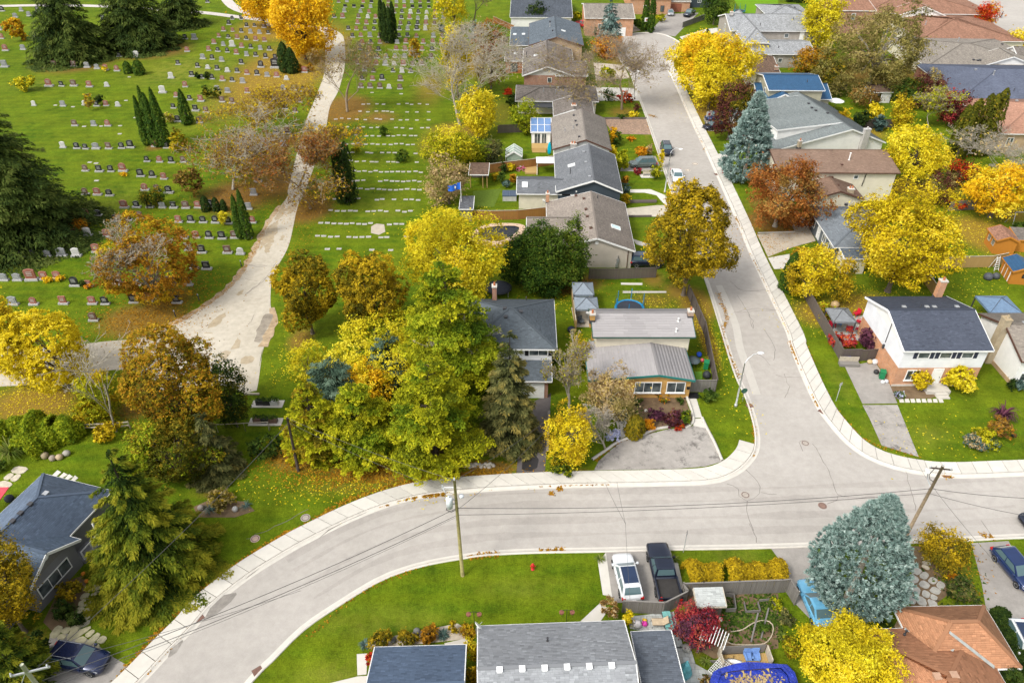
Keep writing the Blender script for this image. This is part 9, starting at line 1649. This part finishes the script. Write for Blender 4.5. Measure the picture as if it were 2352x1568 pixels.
# ================================================================ FALLEN LEAVES ONE SEES LYING LOOSE
def litter(name, items, pal, size, label):
 P = []
 for x, y, rx, ry, n in items:
  c = G(x, y); m = mpp(y); s = max(.3, math.sin(PITCH+math.atan((y-784)/FPX))); q = RNG.normal(0, .55, (n, 2))*np.array((rx*m, ry*m/s)); P.append(np.c_[q[:, 0]+c.x, q[:, 1]+c.y, RNG.uniform(.03, .05, n)])
 P = np.concatenate(P); tag(leaf_obj(name, P, np.tile([0, 0, 1.], (len(P), 1)), size, RNG.uniform(0, 1, len(P)), pal, jit=.25), label, 'leaves', kind='stuff')
litter('fallen_leaves', [(690,150,90,75,2600),(610,215,90,60,2000),(760,130,40,60,700),(820,1120,260,34,700),(80,925,150,60,1300),(1625,770,25,90,700),(2260,540,90,55,1100),(1880,720,90,45,600),(2000,690,110,40,700),(1640,250,80,45,500),(1970,305,80,22,500),(2200,600,100,50,300),(2190,660,140,50,250),(1300,690,60,40,200),(660,830,40,60,250),(1510,700,70,25,300),(2090,430,90,30,300),(2150,1000,150,60,150),(860,350,120,120,300),(700,40,80,40,500),(1700,950,60,60,60)], 'yellow', .115, 'yellow leaves lying on the grass')
litter('fallen_leaves', [(930,1085,230,28,2600),(690,1050,90,38,1300),(800,1095,160,25,900),(330,735,130,50,2200),(380,690,80,50,900),(640,420,90,60,1000),(545,450,110,50,1200),(705,480,70,40,900),(790,250,75,38,900),(800,275,60,10,500),(1790,520,120,35,900),(1760,560,60,40,400),(690,560,40,40,200),(460,650,60,40,400),(320,920,60,60,500),(1290,650,110,30,500),(2200,1300,60,50,200)], 'rustgold', .125, 'brown leaves lying under bare trees')
litter('ground_cover', [(1700,1420,60,50,700),(1760,1400,30,60,500),(1650,1400,30,30,250),(2190,1330,50,60,250),(1450,960,40,30,250)], 'green', .2, 'weeds growing in the garden beds')
def kerb_litter(seq, pal, label):
 items = []
 for s, n, w in seq:
  L = smooth_line(GP(s), .5)
  for k in range(int(n*.6)): p = L[RNG.integers(0, len(L))]; items.append((p[0]+RNG.normal(0, w), p[1]+RNG.normal(0, w), .03))
 P = np.array(items); P[:, 2] = RNG.uniform(.03, .06, len(P)); tag(leaf_obj('kerb_leaves', P, np.tile([0, 0, 1.], (len(P), 1)), .13, RNG.uniform(0, 1, len(P)), pal, jit=.25), label, 'leaves', kind='stuff')
kerb_litter([('c3 410 110 450 210 500 300 560 420 620 590', 1100, .16), ('c1 1170 1318 1290 1300', 260, .12), ('c1 1370 1285 1510 1275', 420, .14), ('c1 1020 1360 1080 1350', 120, .12), ('c2 370 1195 440 1200', 150, .15), ('c2 560 1198 770 1196', 330, .07), ('c2 460 1270 520 1235', 170, .15), ('c2 800 1195 890 1195', 200, .07), ('c2 510 1150 600 1150', 140, .2), ('d0 1130 1480 1300 1290 1480 1100', 420, .1), ('d1 1720 605 1910 580', 300, .14), ('d2 380 555 540 550', 240, .12), ('b2 1870 410 1960 560', 500, .12), ('c3 1580 1125 1620 1130', 150, .2), ('d3 1900 440 1950 455', 120, .18), ('b3 20 440 90 590', 600, .09), ('b3 130 740 300 1080 420 1340', 420, .1), ('a2 1210 880 1260 900', 150, .3), ('a2 1470 780 1560 960 1640 1160', 500, .2), ('a2 1190 930 1290 1240 1390 1480', 350, .15), ('b2 1740 1000 1800 1180; c2 1770 60 1890 380', 700, .14), ('c2 1960 560 2010 780 2000 980', 260, .1), ('a2 640 765 790 760 820 780', 260, .25), ('a2 430 800 470 880', 120, .2)], 'rustgold', 'orange leaves gathered along the kerbs')
kerb_litter([('c1 620 1420 720 1350 900 1280 1200 1190 1500 1130 2000 1110', 1500, .22), ('d0 900 1540 1160 1235 1500 895 1850 635 2195 415; d1 330 430 640 255', 2200, .13), ('b0 1100 1325 1350 1215 1790 905 2040 475', 700, .3), ('d1 500 1200 900 870 1400 660', 160, .1), ('c3 480 20 690 520 860 740 1050 890 1380 985', 500, .12), ('c2 800 1010 985 870 1140 835', 260, .12)], 'rustgold', 'orange leaf line along the sidewalk edges')
